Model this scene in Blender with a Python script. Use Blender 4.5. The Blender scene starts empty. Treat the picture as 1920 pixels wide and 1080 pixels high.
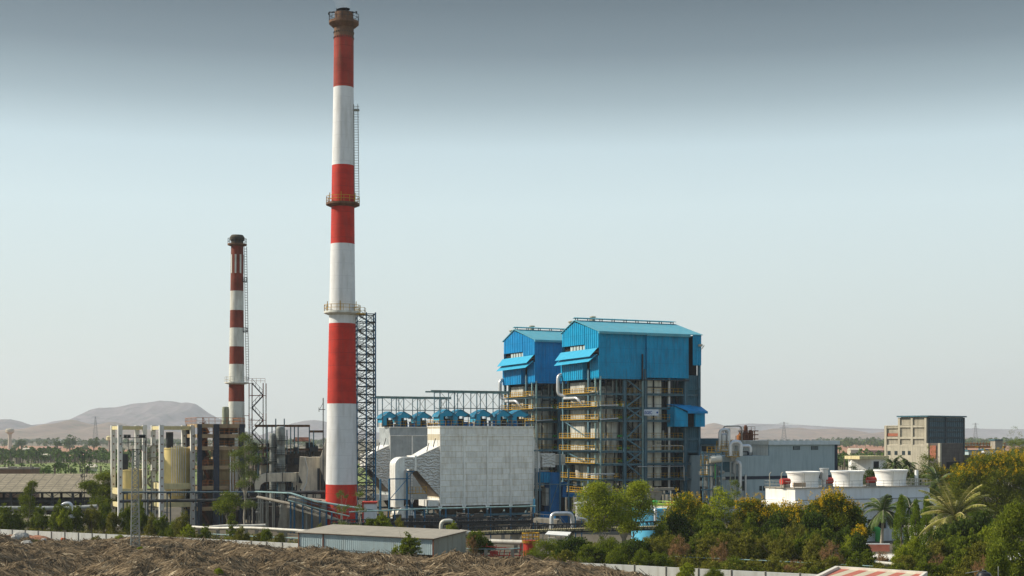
import bpy, math, random
import numpy as np
from mathutils import Vector, Matrix, noise as mnoise
S = bpy.context.scene
COL = S.collection
R = math.radians
# ------------------------------------------------------------------ camera, sky, sun, exposure
F = 2638.0          # focal length in pixels of the 1920 px wide photograph
H = 18.0            # eye height
HOR = 818.0         # row of the horizon
cd = bpy.data.cameras.new('camera'); cam = bpy.data.objects.new('camera', cd); COL.objects.link(cam)
cam.location = (0, 0, H); cam.rotation_euler = (R(90), 0, 0)
cd.sensor_width = 36; cd.lens = F/1920*36; cd.shift_y = (HOR-540)/1920; cd.clip_end = 40000; cd.clip_start = 1
S.camera = cam
SUN_AZ = (-0.99, 0.10); SUN_EL = 38.0
world = bpy.data.worlds.new('World'); S.world = world; world.use_nodes = True
nt = world.node_tree; nt.nodes.clear()
out = nt.nodes.new('ShaderNodeOutputWorld'); bg = nt.nodes.new('ShaderNodeBackground')
sky = nt.nodes.new('ShaderNodeTexSky'); sky.sky_type = 'NISHITA'; sky.sun_disc = False
sky.sun_elevation = R(SUN_EL); sky.sun_rotation = math.atan2(SUN_AZ[0], SUN_AZ[1])
sky.altitude = 600; sky.air_density = 1.0; sky.dust_density = 3.0; sky.ozone_density = 1.5
tc = nt.nodes.new('ShaderNodeTexCoord'); sep = nt.nodes.new('ShaderNodeSeparateXYZ')
ramp = nt.nodes.new('ShaderNodeValToRGB')      # dusty haze bank near the horizon, deeper sky over it
e = ramp.color_ramp.elements
def lin(c): return tuple(((x/255)/12.92 if x/255 <= .04045 else ((x/255+.055)/1.055)**2.4) for x in c)+(1,)
stops = [(0.0, (198, 204, 196)), (0.05, (203, 212, 207)), (0.115, (203, 217, 216)), (0.16, (202, 219, 221)), (0.20, (190, 209, 214)),
         (0.23, (152, 170, 176)), (0.262, (115, 131, 138)), (0.295, (90, 105, 112)), (0.36, (104, 122, 134)), (0.5, (140, 160, 178)), (1.0, (135, 160, 190))]
e[0].position = 0; e[0].color = lin(stops[0][1]); e[1].position = 1; e[1].color = lin(stops[-1][1])
for p, c in stops[1:-1]:
    n_ = e.new(p); n_.color = lin(c)
L = nt.links.new
L(tc.outputs['Generated'], sep.inputs[0]); L(sep.outputs['Z'], ramp.inputs[0])
hsv = nt.nodes.new('ShaderNodeMixRGB'); hsv.blend_type = 'MIX'; hsv.inputs[0].default_value = 0.9
sc_ = nt.nodes.new('ShaderNodeMixRGB'); sc_.blend_type = 'MULTIPLY'; sc_.inputs[0].default_value = 1; sc_.inputs[2].default_value = (.1, .1, .1, 1)
L(sky.outputs[0], sc_.inputs[1]); L(sc_.outputs[0], hsv.inputs[1]); L(ramp.outputs[0], hsv.inputs[2])
L(hsv.outputs[0], bg.inputs[0]); bg.inputs[1].default_value = 1.0; L(bg.outputs[0], out.inputs[0])
sl = bpy.data.lights.new('sun', 'SUN'); so = bpy.data.objects.new('sun', sl); COL.objects.link(so)
sl.energy = 5.0; sl.angle = R(0.55); sl.color = (1, .91, .75)
ce = math.cos(R(SUN_EL)); sv = Vector((SUN_AZ[0]*ce, SUN_AZ[1]*ce, math.sin(R(SUN_EL)))).normalized()
so.rotation_euler = sv.to_track_quat('Z', 'Y').to_euler(); so.location = (-200, 0, 300)
S.view_settings.view_transform = 'Standard'; S.view_settings.look = 'None'; S.view_settings.exposure = 0.27; S.view_settings.gamma = 1
S.view_settings.use_curve_mapping = False
S.render.engine = 'CYCLES'; S.cycles.max_bounces = 6; S.cycles.diffuse_bounces = 3; S.cycles.glossy_bounces = 2
S.cycles.transmission_bounces = 3; S.cycles.transparent_max_bounces = 8; S.cycles.volume_bounces = 1
S.cycles.use_denoising = True
# ------------------------------------------------------------------ helpers
rnd = random.Random(7)
def px2x(px, d): return (px-960)/F*d
def py2z(py, d): return H-(py-HOR)/F*d
class Fr:
    """Ground frame whose origin is seen at column px, at depth d, turned deg about z."""
    def __init__(s, px, d, deg=0.0):
        s.X = (px-960)/F*d; s.Y = d; s.a = R(deg); s.c, s.s = math.cos(s.a), math.sin(s.a)
        s.loc = (s.X, s.Y, 0)
    def dep(s, u, v): return s.Y+u*s.s+v*s.c
    def u(s, px, v=0.0):
        t = (px-960)/F
        return (t*(s.Y+v*s.c)-s.X+v*s.s)/(s.c-t*s.s)
    def v(s, px, u=0.0):
        t = (px-960)/F
        return (t*(s.Y+u*s.s)-s.X-u*s.c)/(-s.s-t*s.c)
    def z(s, py, u=0.0, v=0.0): return H-(py-HOR)/F*s.dep(u, v)
    def P(s, px, py, v=0.0):
        u = s.u(px, v); return (u, v, s.z(py, u, v))
def V3(a): return Vector(a)
SPLIT = set('post column leg support bracket window panel equipment pipe hook rapper white_stripe slim_post green_valve buttress machinery ventilator pillar opening brick_panel lamp_post steam_pipe furnace_casing drum duct silencer dark_inside bracing railing warning_light stored_heap beam band'.split())
class MB:
    def __init__(s): s.v = []; s.f = []; s.m = []; s.sm = []; s.mi = 0; s.st = []; s.cf = []
    def add(s, vs, fs, smooth=False):
        o = len(s.v); s.v += [tuple(p) for p in vs]; s.st.append(o); s.cf.append(list(range(len(s.f), len(s.f)+len(fs))))
        for f in fs:
            s.f.append(tuple(i+o for i in f)); s.m.append(s.mi); s.sm.append(smooth)
    def box(s, x0, x1, y0, y1, z0, z1):
        if x0 > x1: x0, x1 = x1, x0
        if y0 > y1: y0, y1 = y1, y0
        if z0 > z1: z0, z1 = z1, z0
        s.hexa([(x0, y0, z0), (x1, y0, z0), (x1, y1, z0), (x0, y1, z0)], [(x0, y0, z1), (x1, y0, z1), (x1, y1, z1), (x0, y1, z1)])
    def hexa(s, b, t):
        n = len(b); fs = [tuple(reversed(range(n))), tuple(range(n, 2*n))]
        for i in range(n):
            j = (i+1) % n; fs.append((i, j, n+j, n+i))
        s.add(list(b)+list(t), fs)
    def prism(s, poly, ext):
        e = Vector(ext); b = [Vector(p) for p in poly]
        s.hexa(b, [p+e for p in b])
    def quad(s, *p): s.add(p, [tuple(range(len(p)))])
    def pbox(s, fr, px0, px1, py0, py1, v0, v1):
        u0 = fr.u(px0, v0); u1 = fr.u(px1, v0); um = (u0+u1)/2
        s.box(u0, u1, v0, v1, fr.z(py1, um, v0), fr.z(py0, um, v0))
    def beam(s, p, q, w, h=None):
        p = Vector(p); q = Vector(q); h = h or w; d = q-p
        if d.length < 1e-6: return
        d.normalize(); up = Vector((0, 0, 1)) if abs(d.z) < .95 else Vector((0, 1, 0))
        a = d.cross(up).normalized()*(w/2); b = a.cross(d).normalized()*(h/2)
        s.hexa([p-a-b, p+a-b, p+a+b, p-a+b], [q-a-b, q+a-b, q+a+b, q-a+b])
    def ibeam(s, p, q, w, h, t=.06):
        p = Vector(p); q = Vector(q); d = (q-p).normalized(); up = Vector((0, 0, 1)) if abs(d.z) < .95 else Vector((0, 1, 0))
        a = d.cross(up).normalized(); b = a.cross(d).normalized()
        s.beam(p+b*(h/2-t/2), q+b*(h/2-t/2), w, t) if abs(d.z) < .95 else s.beam(p+b*(h/2-t/2), q+b*(h/2-t/2), w, t)
        s.beam(p-b*(h/2-t/2), q-b*(h/2-t/2), w, t); s.beam(p, q, t, h-2*t)
    def tube(s, p, q, r, n=8, r2=None): s.pipe([p, q], r, n, r2)
    def pipe(s, pts, r, n=8, r2=None, caps=True):
        pts = [Vector(p) for p in pts]; k = len(pts); r2 = r if r2 is None else r2
        rings = []; prev = None
        for i, p in enumerate(pts):
            a = (pts[min(i+1, k-1)]-pts[max(i-1, 0)])
            if a.length < 1e-9: a = Vector((0, 0, 1))
            a.normalize()
            if prev is None:
                x = a.cross(Vector((0, 0, 1)) if abs(a.z) < .9 else Vector((0, 1, 0))).normalized()
            else:
                x = (prev-a*prev.dot(a)).normalized()
            prev = x; y = a.cross(x); rr = r+(r2-r)*i/(k-1)
            rings.append([p+(x*math.cos(t)+y*math.sin(t))*rr for t in [2*math.pi*j/n for j in range(n)]])
        vs = [v for g in rings for v in g]; fs = []
        for i in range(k-1):
            for j in range(n):
                fs.append((i*n+j, i*n+(j+1) % n, (i+1)*n+(j+1) % n, (i+1)*n+j))
        s.add(vs, fs, n > 5)
        if caps: s.add(rings[0], [tuple(reversed(range(n)))]); s.add(rings[-1], [tuple(range(n))])
    def lathe(s, prof, n=24, c=(0, 0, 0), caps=True, tilt=0.0, mats=None):
        vs = []; k = len(prof)
        for r, z in prof:
            for j in range(n):
                t = 2*math.pi*j/n; vs.append((c[0]+r*math.cos(t)+tilt*z, c[1]+r*math.sin(t), c[2]+z))
        for i in range(k-1):
            if mats: s.mi = mats[i]
            s.add([vs[i*n+j] for j in range(n)]+[vs[(i+1)*n+j] for j in range(n)], [(j, (j+1) % n, n+(j+1) % n, n+j) for j in range(n)], True)
        if caps:
            s.add(vs[:n], [tuple(reversed(range(n)))]); s.add(vs[-n:], [tuple(range(n))])
    def rail(s, pts, h=1.1, step=1.6, w=.05, mids=1, closed=False):
        pts = [Vector(p) for p in pts]
        if closed: pts.append(pts[0])
        for a, b in zip(pts, pts[1:]):
            n = max(1, round((b-a).length/step))
            for i in range(n+1):
                p = a+(b-a)*i/n; s.beam(p, p+Vector((0, 0, h)), w)
            for m in range(mids+1):
                o = Vector((0, 0, h*(m+1)/(mids+1)-w/2)); s.beam(a+o, b+o, w)
    def ladder(s, p, q, w=.5, step=.6, t=.06, ax=(1, 0, 0)):
        p = Vector(p); q = Vector(q); a = Vector(ax)*w/2; s.beam(p-a, q-a, t); s.beam(p+a, q+a, t)
        n = int((q-p).length/step)
        for i in range(n): m = p+(q-p)*(i+.5)/n; s.beam(m-a, m+a, t*.8)
    def corr(s, p0, p1, zb, zt, pitch=.9, dep=.12, nrm=None):
        """ribbed sheet wall in plan from p0 to p1; zb, zt are (start,end) heights"""
        p0 = Vector((p0[0], p0[1], 0)); p1 = Vector((p1[0], p1[1], 0)); d = p1-p0; ln = d.length; d.normalize()
        n = Vector(nrm+(0,)) if nrm else Vector((d.y, -d.x, 0)); k = max(1, round(ln/pitch)); pr = []
        for i in range(k):
            for a, o in ((0, 0), (.55, 0), (.66, 1), (.89, 1)): pr.append(((i+a)/k, o*dep))
        pr.append((1, 0)); vs = []
        for a, o in pr:
            p = p0+d*ln*a+n*o
            vs.append((p.x, p.y, zb[0]+(zb[1]-zb[0])*a)); vs.append((p.x, p.y, zt[0]+(zt[1]-zt[0])*a))
        s.add(vs, [(2*i, 2*i+2, 2*i+3, 2*i+1) for i in range(len(pr)-1)])
    def stairs(s, p, q, w=.8, ax=(0, 1, 0), t=.2):
        p = Vector(p); q = Vector(q); a = Vector(ax)*w/2
        s.beam(p-a, q-a, .06, t); s.beam(p+a, q+a, .06, t); n = max(2, int(abs(q.z-p.z)/.35))
        for i in range(n): m = p+(q-p)*(i+.5)/n; s.box(m.x-.12, m.x+.12, m.y-abs(a.y)-.02, m.y+abs(a.y)+.02, m.z-.02, m.z+.02)
        for sg in (-1, 1):
            o = a*sg; u = Vector((0, 0, 1)); s.beam(p+o+u, q+o+u, .05)
            for i in range(4): m = p+(q-p)*i/3+o; s.beam(m, m+u, .04)
    def pieces(s):
        """index sets of the pieces that do not touch each other"""
        bb = []
        for (o, n) in s.chunks():
            P = s.v[o:n]; bb.append([min(p[i] for p in P)-.04 for i in range(3)]+[max(p[i] for p in P)+.04 for i in range(3)])
        k = len(bb); par = list(range(k))
        def find(i):
            while par[i] != i: par[i] = par[par[i]]; i = par[i]
            return i
        for i in range(k):
            for j in range(i):
                A, B = bb[i], bb[j]
                if all(A[q] <= B[q+3] and B[q] <= A[q+3] for q in range(3)): par[find(i)] = find(j)
        g = {}
        for i in range(k): g.setdefault(find(i), []).append(i)
        return list(g.values())
    def chunks(s): return [(o, n) for o, n in zip(s.st, s.st[1:]+[len(s.v)])]
    def build(s, name, mats, parent=None):
        if parent and name in SPLIT and 2 <= len(s.st) <= 400:
            gs = s.pieces()
            if 2 <= len(gs) <= 100:
                ch = s.chunks(); last = None
                for g in gs:
                    sub = MB(); fs = set()
                    for i in g:
                        o, n = ch[i]; sh = len(sub.v)-o; sub.st.append(len(sub.v)); sub.v += s.v[o:n]
                        for fi in s.cf[i]: sub.f.append(tuple(q+sh for q in s.f[fi])); sub.m.append(s.m[fi]); sub.sm.append(s.sm[fi])
                    last = sub.build1(name, mats, parent)
                return last
        return s.build1(name, mats, parent)
    def build1(s, name, mats, parent=None):
        me = bpy.data.meshes.new(name); me.from_pydata([tuple(v) for v in s.v], [], s.f)
        if not isinstance(mats, (list, tuple)): mats = [mats]
        for m in mats: me.materials.append(m)
        me.polygons.foreach_set('material_index', s.m); me.polygons.foreach_set('use_smooth', s.sm); me.update()
        o = bpy.data.objects.new(name, me); COL.objects.link(o)
        if parent: o.parent = parent
        return o
def arc(pts, rad, n=5):
    """round the corners of a polyline"""
    pts = [Vector(p) for p in pts]; o = [pts[0]]
    for a, b, c in zip(pts, pts[1:], pts[2:]):
        r = min(rad, (a-b).length*.49, (c-b).length*.49); p = b+(a-b).normalized()*r; q = b+(c-b).normalized()*r
        for i in range(n+1):
            t = i/n; o.append(p*(1-t)**2+b*2*t*(1-t)+q*t*t)
    o.append(pts[-1]); return o
def tag(o, label=None, cat=None, group=None, kind=None):
    if label: o['label'] = label
    if cat: o['category'] = cat
    if group: o['group'] = group
    if kind: o['kind'] = kind
    return o
def thing(name, label, cat, loc=(0, 0, 0), rz=0.0, group=None):
    o = bpy.data.objects.new(name, None); COL.objects.link(o); o.location = loc; o.rotation_euler = (0, 0, rz)
    o.empty_display_size = .5
    return tag(o, label, cat, group)
def dup(root, loc=None, rz=None, label=None, scale=None):
    c = root.copy(); COL.objects.link(c)
    if loc: c.location = loc
    if rz is not None: c.rotation_euler = (0, 0, rz)
    if scale: c.scale = scale
    if label: c['label'] = label
    for ch in list(root.children):
        d = ch.copy(); COL.objects.link(d); d.parent = c
        for g in list(ch.children):
            k = g.copy(); COL.objects.link(k); k.parent = d
    return c
# ------------------------------------------------------------------ materials
def mat(name, col, rough=.6, metal=0.0, var=.15, vs=.6, dirt=None, dirt_amt=.5, corr=None, bump=0.0, bs=4.0, streak=True, seam=None):
    m = bpy.data.materials.new(name); m.use_nodes = True; t = m.node_tree; n = t.nodes; l = t.links.new
    b = n['Principled BSDF']; b.inputs['Roughness'].default_value = rough; b.inputs['Metallic'].default_value = metal
    b.inputs['Specular IOR Level'].default_value = .2
    c = n.new('ShaderNodeTexCoord'); no = n.new('ShaderNodeTexNoise'); no.inputs['Scale'].default_value = vs; no.inputs['Detail'].default_value = 6
    no.inputs['Roughness'].default_value = .65
    l(c.outputs['Object'], no.inputs['Vector'])
    mx = n.new('ShaderNodeMixRGB'); mr = n.new('ShaderNodeMapRange'); mr.inputs[1].default_value = .3; mr.inputs[2].default_value = .7
    l(no.outputs['Fac'], mr.inputs[0]); l(mr.outputs[0], mx.inputs[0])
    mx.inputs[1].default_value = tuple(max(0, x*(1-var)) for x in col[:3])+(1,); mx.inputs[2].default_value = tuple(min(1, x*(1+var)) for x in col[:3])+(1,)
    last = mx.outputs[0]
    if dirt:
        mp = n.new('ShaderNodeMapping'); mp.inputs['Scale'].default_value = (1.3, 1.3, .18) if streak else (1, 1, 1)
        l(c.outputs['Object'], mp.inputs[0]); n2 = n.new('ShaderNodeTexNoise'); n2.inputs['Scale'].default_value = 1.1; n2.inputs['Detail'].default_value = 8
        l(mp.outputs[0], n2.inputs['Vector']); r2 = n.new('ShaderNodeMapRange'); r2.inputs[1].default_value = .48; r2.inputs[2].default_value = .72
        r2.inputs[4].default_value = dirt_amt; l(n2.outputs['Fac'], r2.inputs[0]); m2 = n.new('ShaderNodeMixRGB'); l(r2.outputs[0], m2.inputs[0])
        l(last, m2.inputs[1]); m2.inputs[2].default_value = tuple(dirt)+(1,); last = m2.outputs[0]
    if seam:      # sheet joints: (axis, pitch, width, colour)
        sx = n.new('ShaderNodeSeparateXYZ'); l(c.outputs['Object'], sx.inputs[0])
        for ax, pit, wd, sc in seam:
            d = n.new('ShaderNodeMath'); d.operation = 'DIVIDE'; d.inputs[1].default_value = pit; l(sx.outputs['XYZ'.index(ax)], d.inputs[0])
            fr = n.new('ShaderNodeMath'); fr.operation = 'FRACT'; l(d.outputs[0], fr.inputs[0])
            lt = n.new('ShaderNodeMath'); lt.operation = 'LESS_THAN'; lt.inputs[1].default_value = wd/pit; l(fr.outputs[0], lt.inputs[0])
            m3 = n.new('ShaderNodeMixRGB'); l(lt.outputs[0], m3.inputs[0]); l(last, m3.inputs[1]); m3.inputs[2].default_value = tuple(sc)+(1,); last = m3.outputs[0]
    l(last, b.inputs['Base Color'])
    hsrc = None
    if corr:
        w = n.new('ShaderNodeTexWave'); w.bands_direction = corr[0]; w.inputs['Scale'].default_value = .314/corr[1]
        l(c.outputs['Object'], w.inputs['Vector']); bm = n.new('ShaderNodeBump'); bm.inputs['Strength'].default_value = corr[2]; bm.inputs['Distance'].default_value = .08
        l(w.outputs['Fac'], bm.inputs['Height']); hsrc = bm
    if bump:
        nb = n.new('ShaderNodeTexNoise'); nb.inputs['Scale'].default_value = bs; nb.inputs['Detail'].default_value = 5; l(c.outputs['Object'], nb.inputs['Vector'])
        b2 = n.new('ShaderNodeBump'); b2.inputs['Strength'].default_value = bump; b2.inputs['Distance'].default_value = .15; l(nb.outputs['Fac'], b2.inputs['Height'])
        if hsrc: l(hsrc.outputs[0], b2.inputs['Normal'])
        hsrc = b2
    if hsrc: l(hsrc.outputs[0], b.inputs['Normal'])
    return m
def leafmat(name, c1, c2, c3=None, tr=.25):
    m = bpy.data.materials.new(name); m.use_nodes = True; t = m.node_tree; n = t.nodes; l = t.links.new; n.clear()
    o = n.new('ShaderNodeOutputMaterial'); g = n.new('ShaderNodeNewGeometry'); r = n.new('ShaderNodeValToRGB'); e = r.color_ramp.elements
    e[0].color = tuple(c1)+(1,); e[1].color = tuple(c2)+(1,)
    if c3: k = e.new(.85); k.color = tuple(c2)+(1,); e[-1].color = tuple(c3)+(1,)
    c = n.new('ShaderNodeTexCoord'); no = n.new('ShaderNodeTexNoise'); no.inputs['Scale'].default_value = .55; no.inputs['Detail'].default_value = 3; l(c.outputs['Object'], no.inputs['Vector'])
    a = n.new('ShaderNodeMath'); a.operation = 'MULTIPLY_ADD'; a.inputs[1].default_value = 1.1; l(no.outputs['Fac'], a.inputs[0])
    s_ = n.new('ShaderNodeMath'); s_.operation = 'MULTIPLY_ADD'; s_.inputs[1].default_value = .7; s_.inputs[2].default_value = -.4
    l(g.outputs['Random Per Island'], s_.inputs[0]); l(s_.outputs[0], a.inputs[2]); l(a.outputs[0], r.inputs[0])
    d = n.new('ShaderNodeBsdfDiffuse'); tt = n.new('ShaderNodeBsdfTranslucent'); mx = n.new('ShaderNodeMixShader'); mx.inputs[0].default_value = tr
    l(r.outputs[0], d.inputs[0]); l(r.outputs[0], tt.inputs[0]); l(d.outputs[0], mx.inputs[1]); l(tt.outputs[0], mx.inputs[2]); l(mx.outputs[0], o.inputs[0])
    return m
M = {}
M['reddark'] = mat('darkened_red_paint', (.33, .045, .03), .8, var=.25, vs=.35, dirt=(.17, .07, .045), dirt_amt=.8, bump=.25, bs=1.2, seam=[('Z', 2.4, .10, (.22, .035, .025))])  # uppermost red band, its darkening put into the paint colour
M['red'] = mat('red_paint', (.50, .03, .016), .65, var=.22, vs=.5, dirt=(.30, .05, .04), dirt_amt=.5, bump=.25, bs=1.2, seam=[('Z', 2.4, .10, (.36, .028, .02))])
M['white'] = mat('white_paint', (.70, .70, .70), .65, var=.05, vs=.8, dirt=(.50, .49, .46), dirt_amt=.6, bump=.2, bs=1.5, seam=[('Z', 2.4, .08, (.60, .60, .60))])
M['topbrown'] = mat('sooty_concrete', (.16, .085, .05), .85, var=.35, vs=.9, dirt=(.06, .045, .035), dirt_amt=.7, bump=.3)
M['oldred'] = mat('old_red_paint', (.20, .045, .028), .8, var=.25, vs=.6, dirt=(.10, .05, .035), dirt_amt=.6)
M['oldwhite'] = mat('old_white_paint', (.62, .62, .56), .8, var=.1, vs=.6, dirt=(.32, .26, .18), dirt_amt=.65)
M['soot'] = mat('soot', (.09, .075, .055), .9, var=.3, vs=1)
M['blue'] = mat('blue_cladding', (.001, .29, .52), .5, var=.16, vs=.35, dirt=(.02, .15, .27), dirt_amt=.6, bump=.12, bs=.8, seam=[('Z', 3.05, .05, (.002, .17, .33))])
M['blue2'] = mat('deep_blue_cladding', (.001, .235, .52), .5, var=.16, vs=.35, dirt=(.015, .13, .30), dirt_amt=.6, bump=.12, bs=.8, seam=[('Z', 3.05, .05, (.002, .14, .33))])
M['bluedk'] = mat('blue_duct_paint', (.005, .13, .34), .5, var=.2, vs=.7, dirt=(.03, .06, .09), dirt_amt=.4)
M['roofblue'] = mat('bleached_blue_roof', (.10, .36, .45), .5, var=.12, vs=.4, dirt=(.25, .38, .38), dirt_amt=.5, corr=('X', .5, .4))
M['awn'] = mat('awning_blue', (.03, .33, .52), .5, var=.1, vs=.8)
M['tealclad'] = mat('grey_teal_cladding', (.05, .13, .17), .55, var=.15, vs=.5, dirt=(.03, .06, .07), dirt_amt=.5)
M['steel'] = mat('blue_grey_steel', (.085, .17, .215), .5, var=.25, vs=.7, dirt=(.10, .08, .06), dirt_amt=.45)
M['steelblue'] = mat('blue_steel', (.03, .13, .24), .5, var=.25, vs=.7, dirt=(.06, .07, .08), dirt_amt=.4)
M['steelpale'] = mat('pale_green_steel', (.22, .34, .34), .5, var=.2, vs=.7, dirt=(.14, .12, .09), dirt_amt=.5)
M['steelgrey'] = mat('galvanised_steel', (.30, .31, .29), .5, metal=.2, var=.25, vs=.7, dirt=(.16, .12, .08), dirt_amt=.4)
M['darksteel'] = mat('dark_steel', (.035, .04, .045), .7, var=.3, vs=.7, dirt=(.07, .05, .035), dirt_amt=.5)
M['yellow'] = mat('yellow_rail_paint', (.46, .26, .015), .55, var=.15, vs=1)
M['orange'] = mat('orange_rail_paint', (.34, .13, .04), .65, var=.3, vs=1)
M['cream'] = mat('cream_insulation', (.46, .45, .40), .6, var=.25, vs=.8, dirt=(.13, .12, .10), dirt_amt=.8, bump=.5, bs=1.5, seam=[('Z', 3.1, .12, (.2, .18, .15)), ('X', 2.2, .07, (.25, .23, .2))])
M['alu'] = mat('aluminium_cladding', (.86, .85, .81), .4, metal=.25, var=.10, vs=1.2, dirt=(.50, .43, .33), dirt_amt=.55, bump=.3, bs=1.6)
M['pipewhite'] = mat('white_lagging', (.52, .50, .44), .5, metal=.1, var=.12, vs=.8, dirt=(.35, .30, .22), dirt_amt=.5)
M['silver'] = mat('silver_pipe', (.62, .62, .62), .35, metal=.5, var=.12, vs=1.2, dirt=(.3, .28, .25), dirt_amt=.4)
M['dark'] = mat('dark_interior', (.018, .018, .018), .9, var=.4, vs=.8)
M['hopper'] = mat('rusty_hopper_and_shade', (.11, .085, .06), .8, var=.3, vs=.7, dirt=(.05, .035, .025), dirt_amt=.6)
M['conc'] = mat('weathered_concrete', (.30, .27, .22), .85, var=.2, vs=.6, dirt=(.12, .10, .08), dirt_amt=.6, bump=.2)
M['concpale'] = mat('pale_concrete_column', (.66, .66, .62), .8, var=.12, vs=.7, dirt=(.26, .24, .2), dirt_amt=.5)
M['concdark'] = mat('grimy_concrete', (.10, .085, .07), .85, var=.35, vs=.6, dirt=(.04, .035, .03), dirt_amt=.7)
M['tanedge'] = mat('brown_floor_edge', (.34, .25, .15), .85, var=.2, vs=.6, dirt=(.14, .10, .07), dirt_amt=.6)
M['rackblue'] = mat('dull_rack_blue', (.05, .085, .11), .8, var=.25, vs=.7, dirt=(.07, .06, .05), dirt_amt=.5)
M['tan'] = mat('tan_duct', (.66, .59, .46), .75, var=.15, vs=.6, dirt=(.16, .13, .10), dirt_amt=.55, bump=.15)
M['ytank'] = mat('yellow_cream_tank', (.68, .55, .24), .6, var=.12, vs=.5, dirt=(.36, .28, .13), dirt_amt=.5)
M['ybeam'] = mat('yellow_cream_beam', (.62, .54, .30), .75, var=.12, vs=.6, dirt=(.28, .24, .15), dirt_amt=.5)
M['navycol'] = mat('navy_column', (.035, .045, .065), .6, var=.3, vs=.6, dirt=(.06, .05, .045), dirt_amt=.5)
M['asb'] = mat('asbestos_sheet', (.28, .24, .17), .9, var=.2, vs=.4, dirt=(.14, .12, .085), dirt_amt=.75, streak=False, corr=('X', .35, .5), seam=[('Y', 1.6, .2, (.13, .11, .08)), ('X', 2.2, .22, (.15, .13, .10))])
M['shedroof'] = mat('shed_roof_sheet', (.30, .27, .22), .85, var=.12, vs=.35, dirt=(.20, .19, .16), dirt_amt=.6, streak=False, corr=('X', .4, .3), seam=[('X', 6.1, .1, (.2, .18, .15))])
M['shedwall'] = mat('pale_blue_sheet', (.36, .45, .47), .5, metal=.1, var=.10, vs=.4, dirt=(.30, .33, .32), dirt_amt=.5)
M['shedside'] = mat('grey_sheet', (.33, .33, .29), .6, metal=.1, var=.12, vs=.4, dirt=(.2, .18, .14), dirt_amt=.5)
M['hall'] = mat('grey_blue_hall_cladding', (.37, .45, .47), .55, var=.05, vs=.3, dirt=(.21, .28, .31), dirt_amt=.5, seam=[('X', 5.6, .06, (.2, .28, .32))])
M['hallroof'] = mat('pale_roof_sheet', (.60, .66, .68), .5, var=.08, vs=.4, dirt=(.45, .5, .5))
M['hallcream'] = mat('cream_hall_wall', (.66, .62, .53), .6, var=.06, vs=.4, dirt=(.45, .4, .32), dirt_amt=.5)
M['hallband'] = mat('dark_band', (.03, .04, .06), .6)
M['ctwhite'] = mat('white_tower_paint', (.76, .75, .71), .7, var=.04, vs=.5, dirt=(.55, .51, .43), dirt_amt=.5)
M['ctgrey'] = mat('white_grey_panel', (.64, .66, .68), .7, var=.05, vs=.4, dirt=(.44, .43, .40), dirt_amt=.5)
M['fan'] = mat('white_fibreglass', (.88, .87, .84), .5, var=.03, vs=.6, dirt=(.68, .64, .55), dirt_amt=.4)
M['redm'] = mat('red_motor', (.48, .05, .035), .5, var=.15)
M['palepanel'] = mat('pale_furnace_panel', (.74, .72, .63), .6, var=.08, vs=.8, dirt=(.34, .31, .25), dirt_amt=.6, seam=[('Z', 3.1, .14, (.4, .38, .33)), ('X', 1.0, .1, (.55, .53, .47))])
M['louv'] = mat('louvred_concrete', (.46, .42, .33), .85, var=.15, vs=.5, dirt=(.2, .18, .14), dirt_amt=.6)
M['conccream'] = mat('cream_concrete_frame', (.46, .42, .33), .85, var=.1, vs=.6, dirt=(.26, .23, .18), dirt_amt=.5)
M['glassblue'] = mat('blue_sheet_glazing', (.07, .14, .18), .3, var=.25, vs=.7, dirt=(.04, .07, .09), dirt_amt=.5)
M['brick'] = mat('red_brick', (.36, .13, .08), .85, var=.2, vs=2)
M['wallw'] = mat('whitewashed_wall', (.60, .60, .56), .85, var=.1, vs=.5, dirt=(.36, .34, .28), dirt_amt=.6)
M['rust'] = mat('rusty_steel', (.17, .07, .04), .8, var=.35, vs=1)
M['green'] = mat('green_paint', (.06, .34, .08), .5, var=.15)
M['lime'] = mat('lime_rail', (.45, .62, .10), .5, var=.1)
M['tankblue'] = mat('sky_blue_tank', (.13, .50, .72), .4, var=.07, vs=.4, dirt=(.2, .42, .5), dirt_amt=.35)
M['pane'] = mat('dusty_pane', (.42, .52, .52), .3, var=.15)
M['glass'] = mat('dark_pane', (.03, .045, .05), .15, var=.3)
M['blackpl'] = mat('black_plastic', (.02, .02, .022), .4)
M['bark'] = mat('bark', (.16, .12, .085), .9, var=.3, vs=2)
M['barkpale'] = mat('pale_bark', (.36, .32, .26), .9, var=.2, vs=2)
M['rock'] = mat('rock', (.36, .34, .30), .9, var=.2, vs=1, bump=.5)
M['redsoil'] = mat('red_earth', (.28, .13, .075), .95, var=.25, vs=.3, bump=.4, bs=1)
M['hazy'] = mat('pylon_steel', (.22, .22, .22), .7, var=.1)
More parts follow.
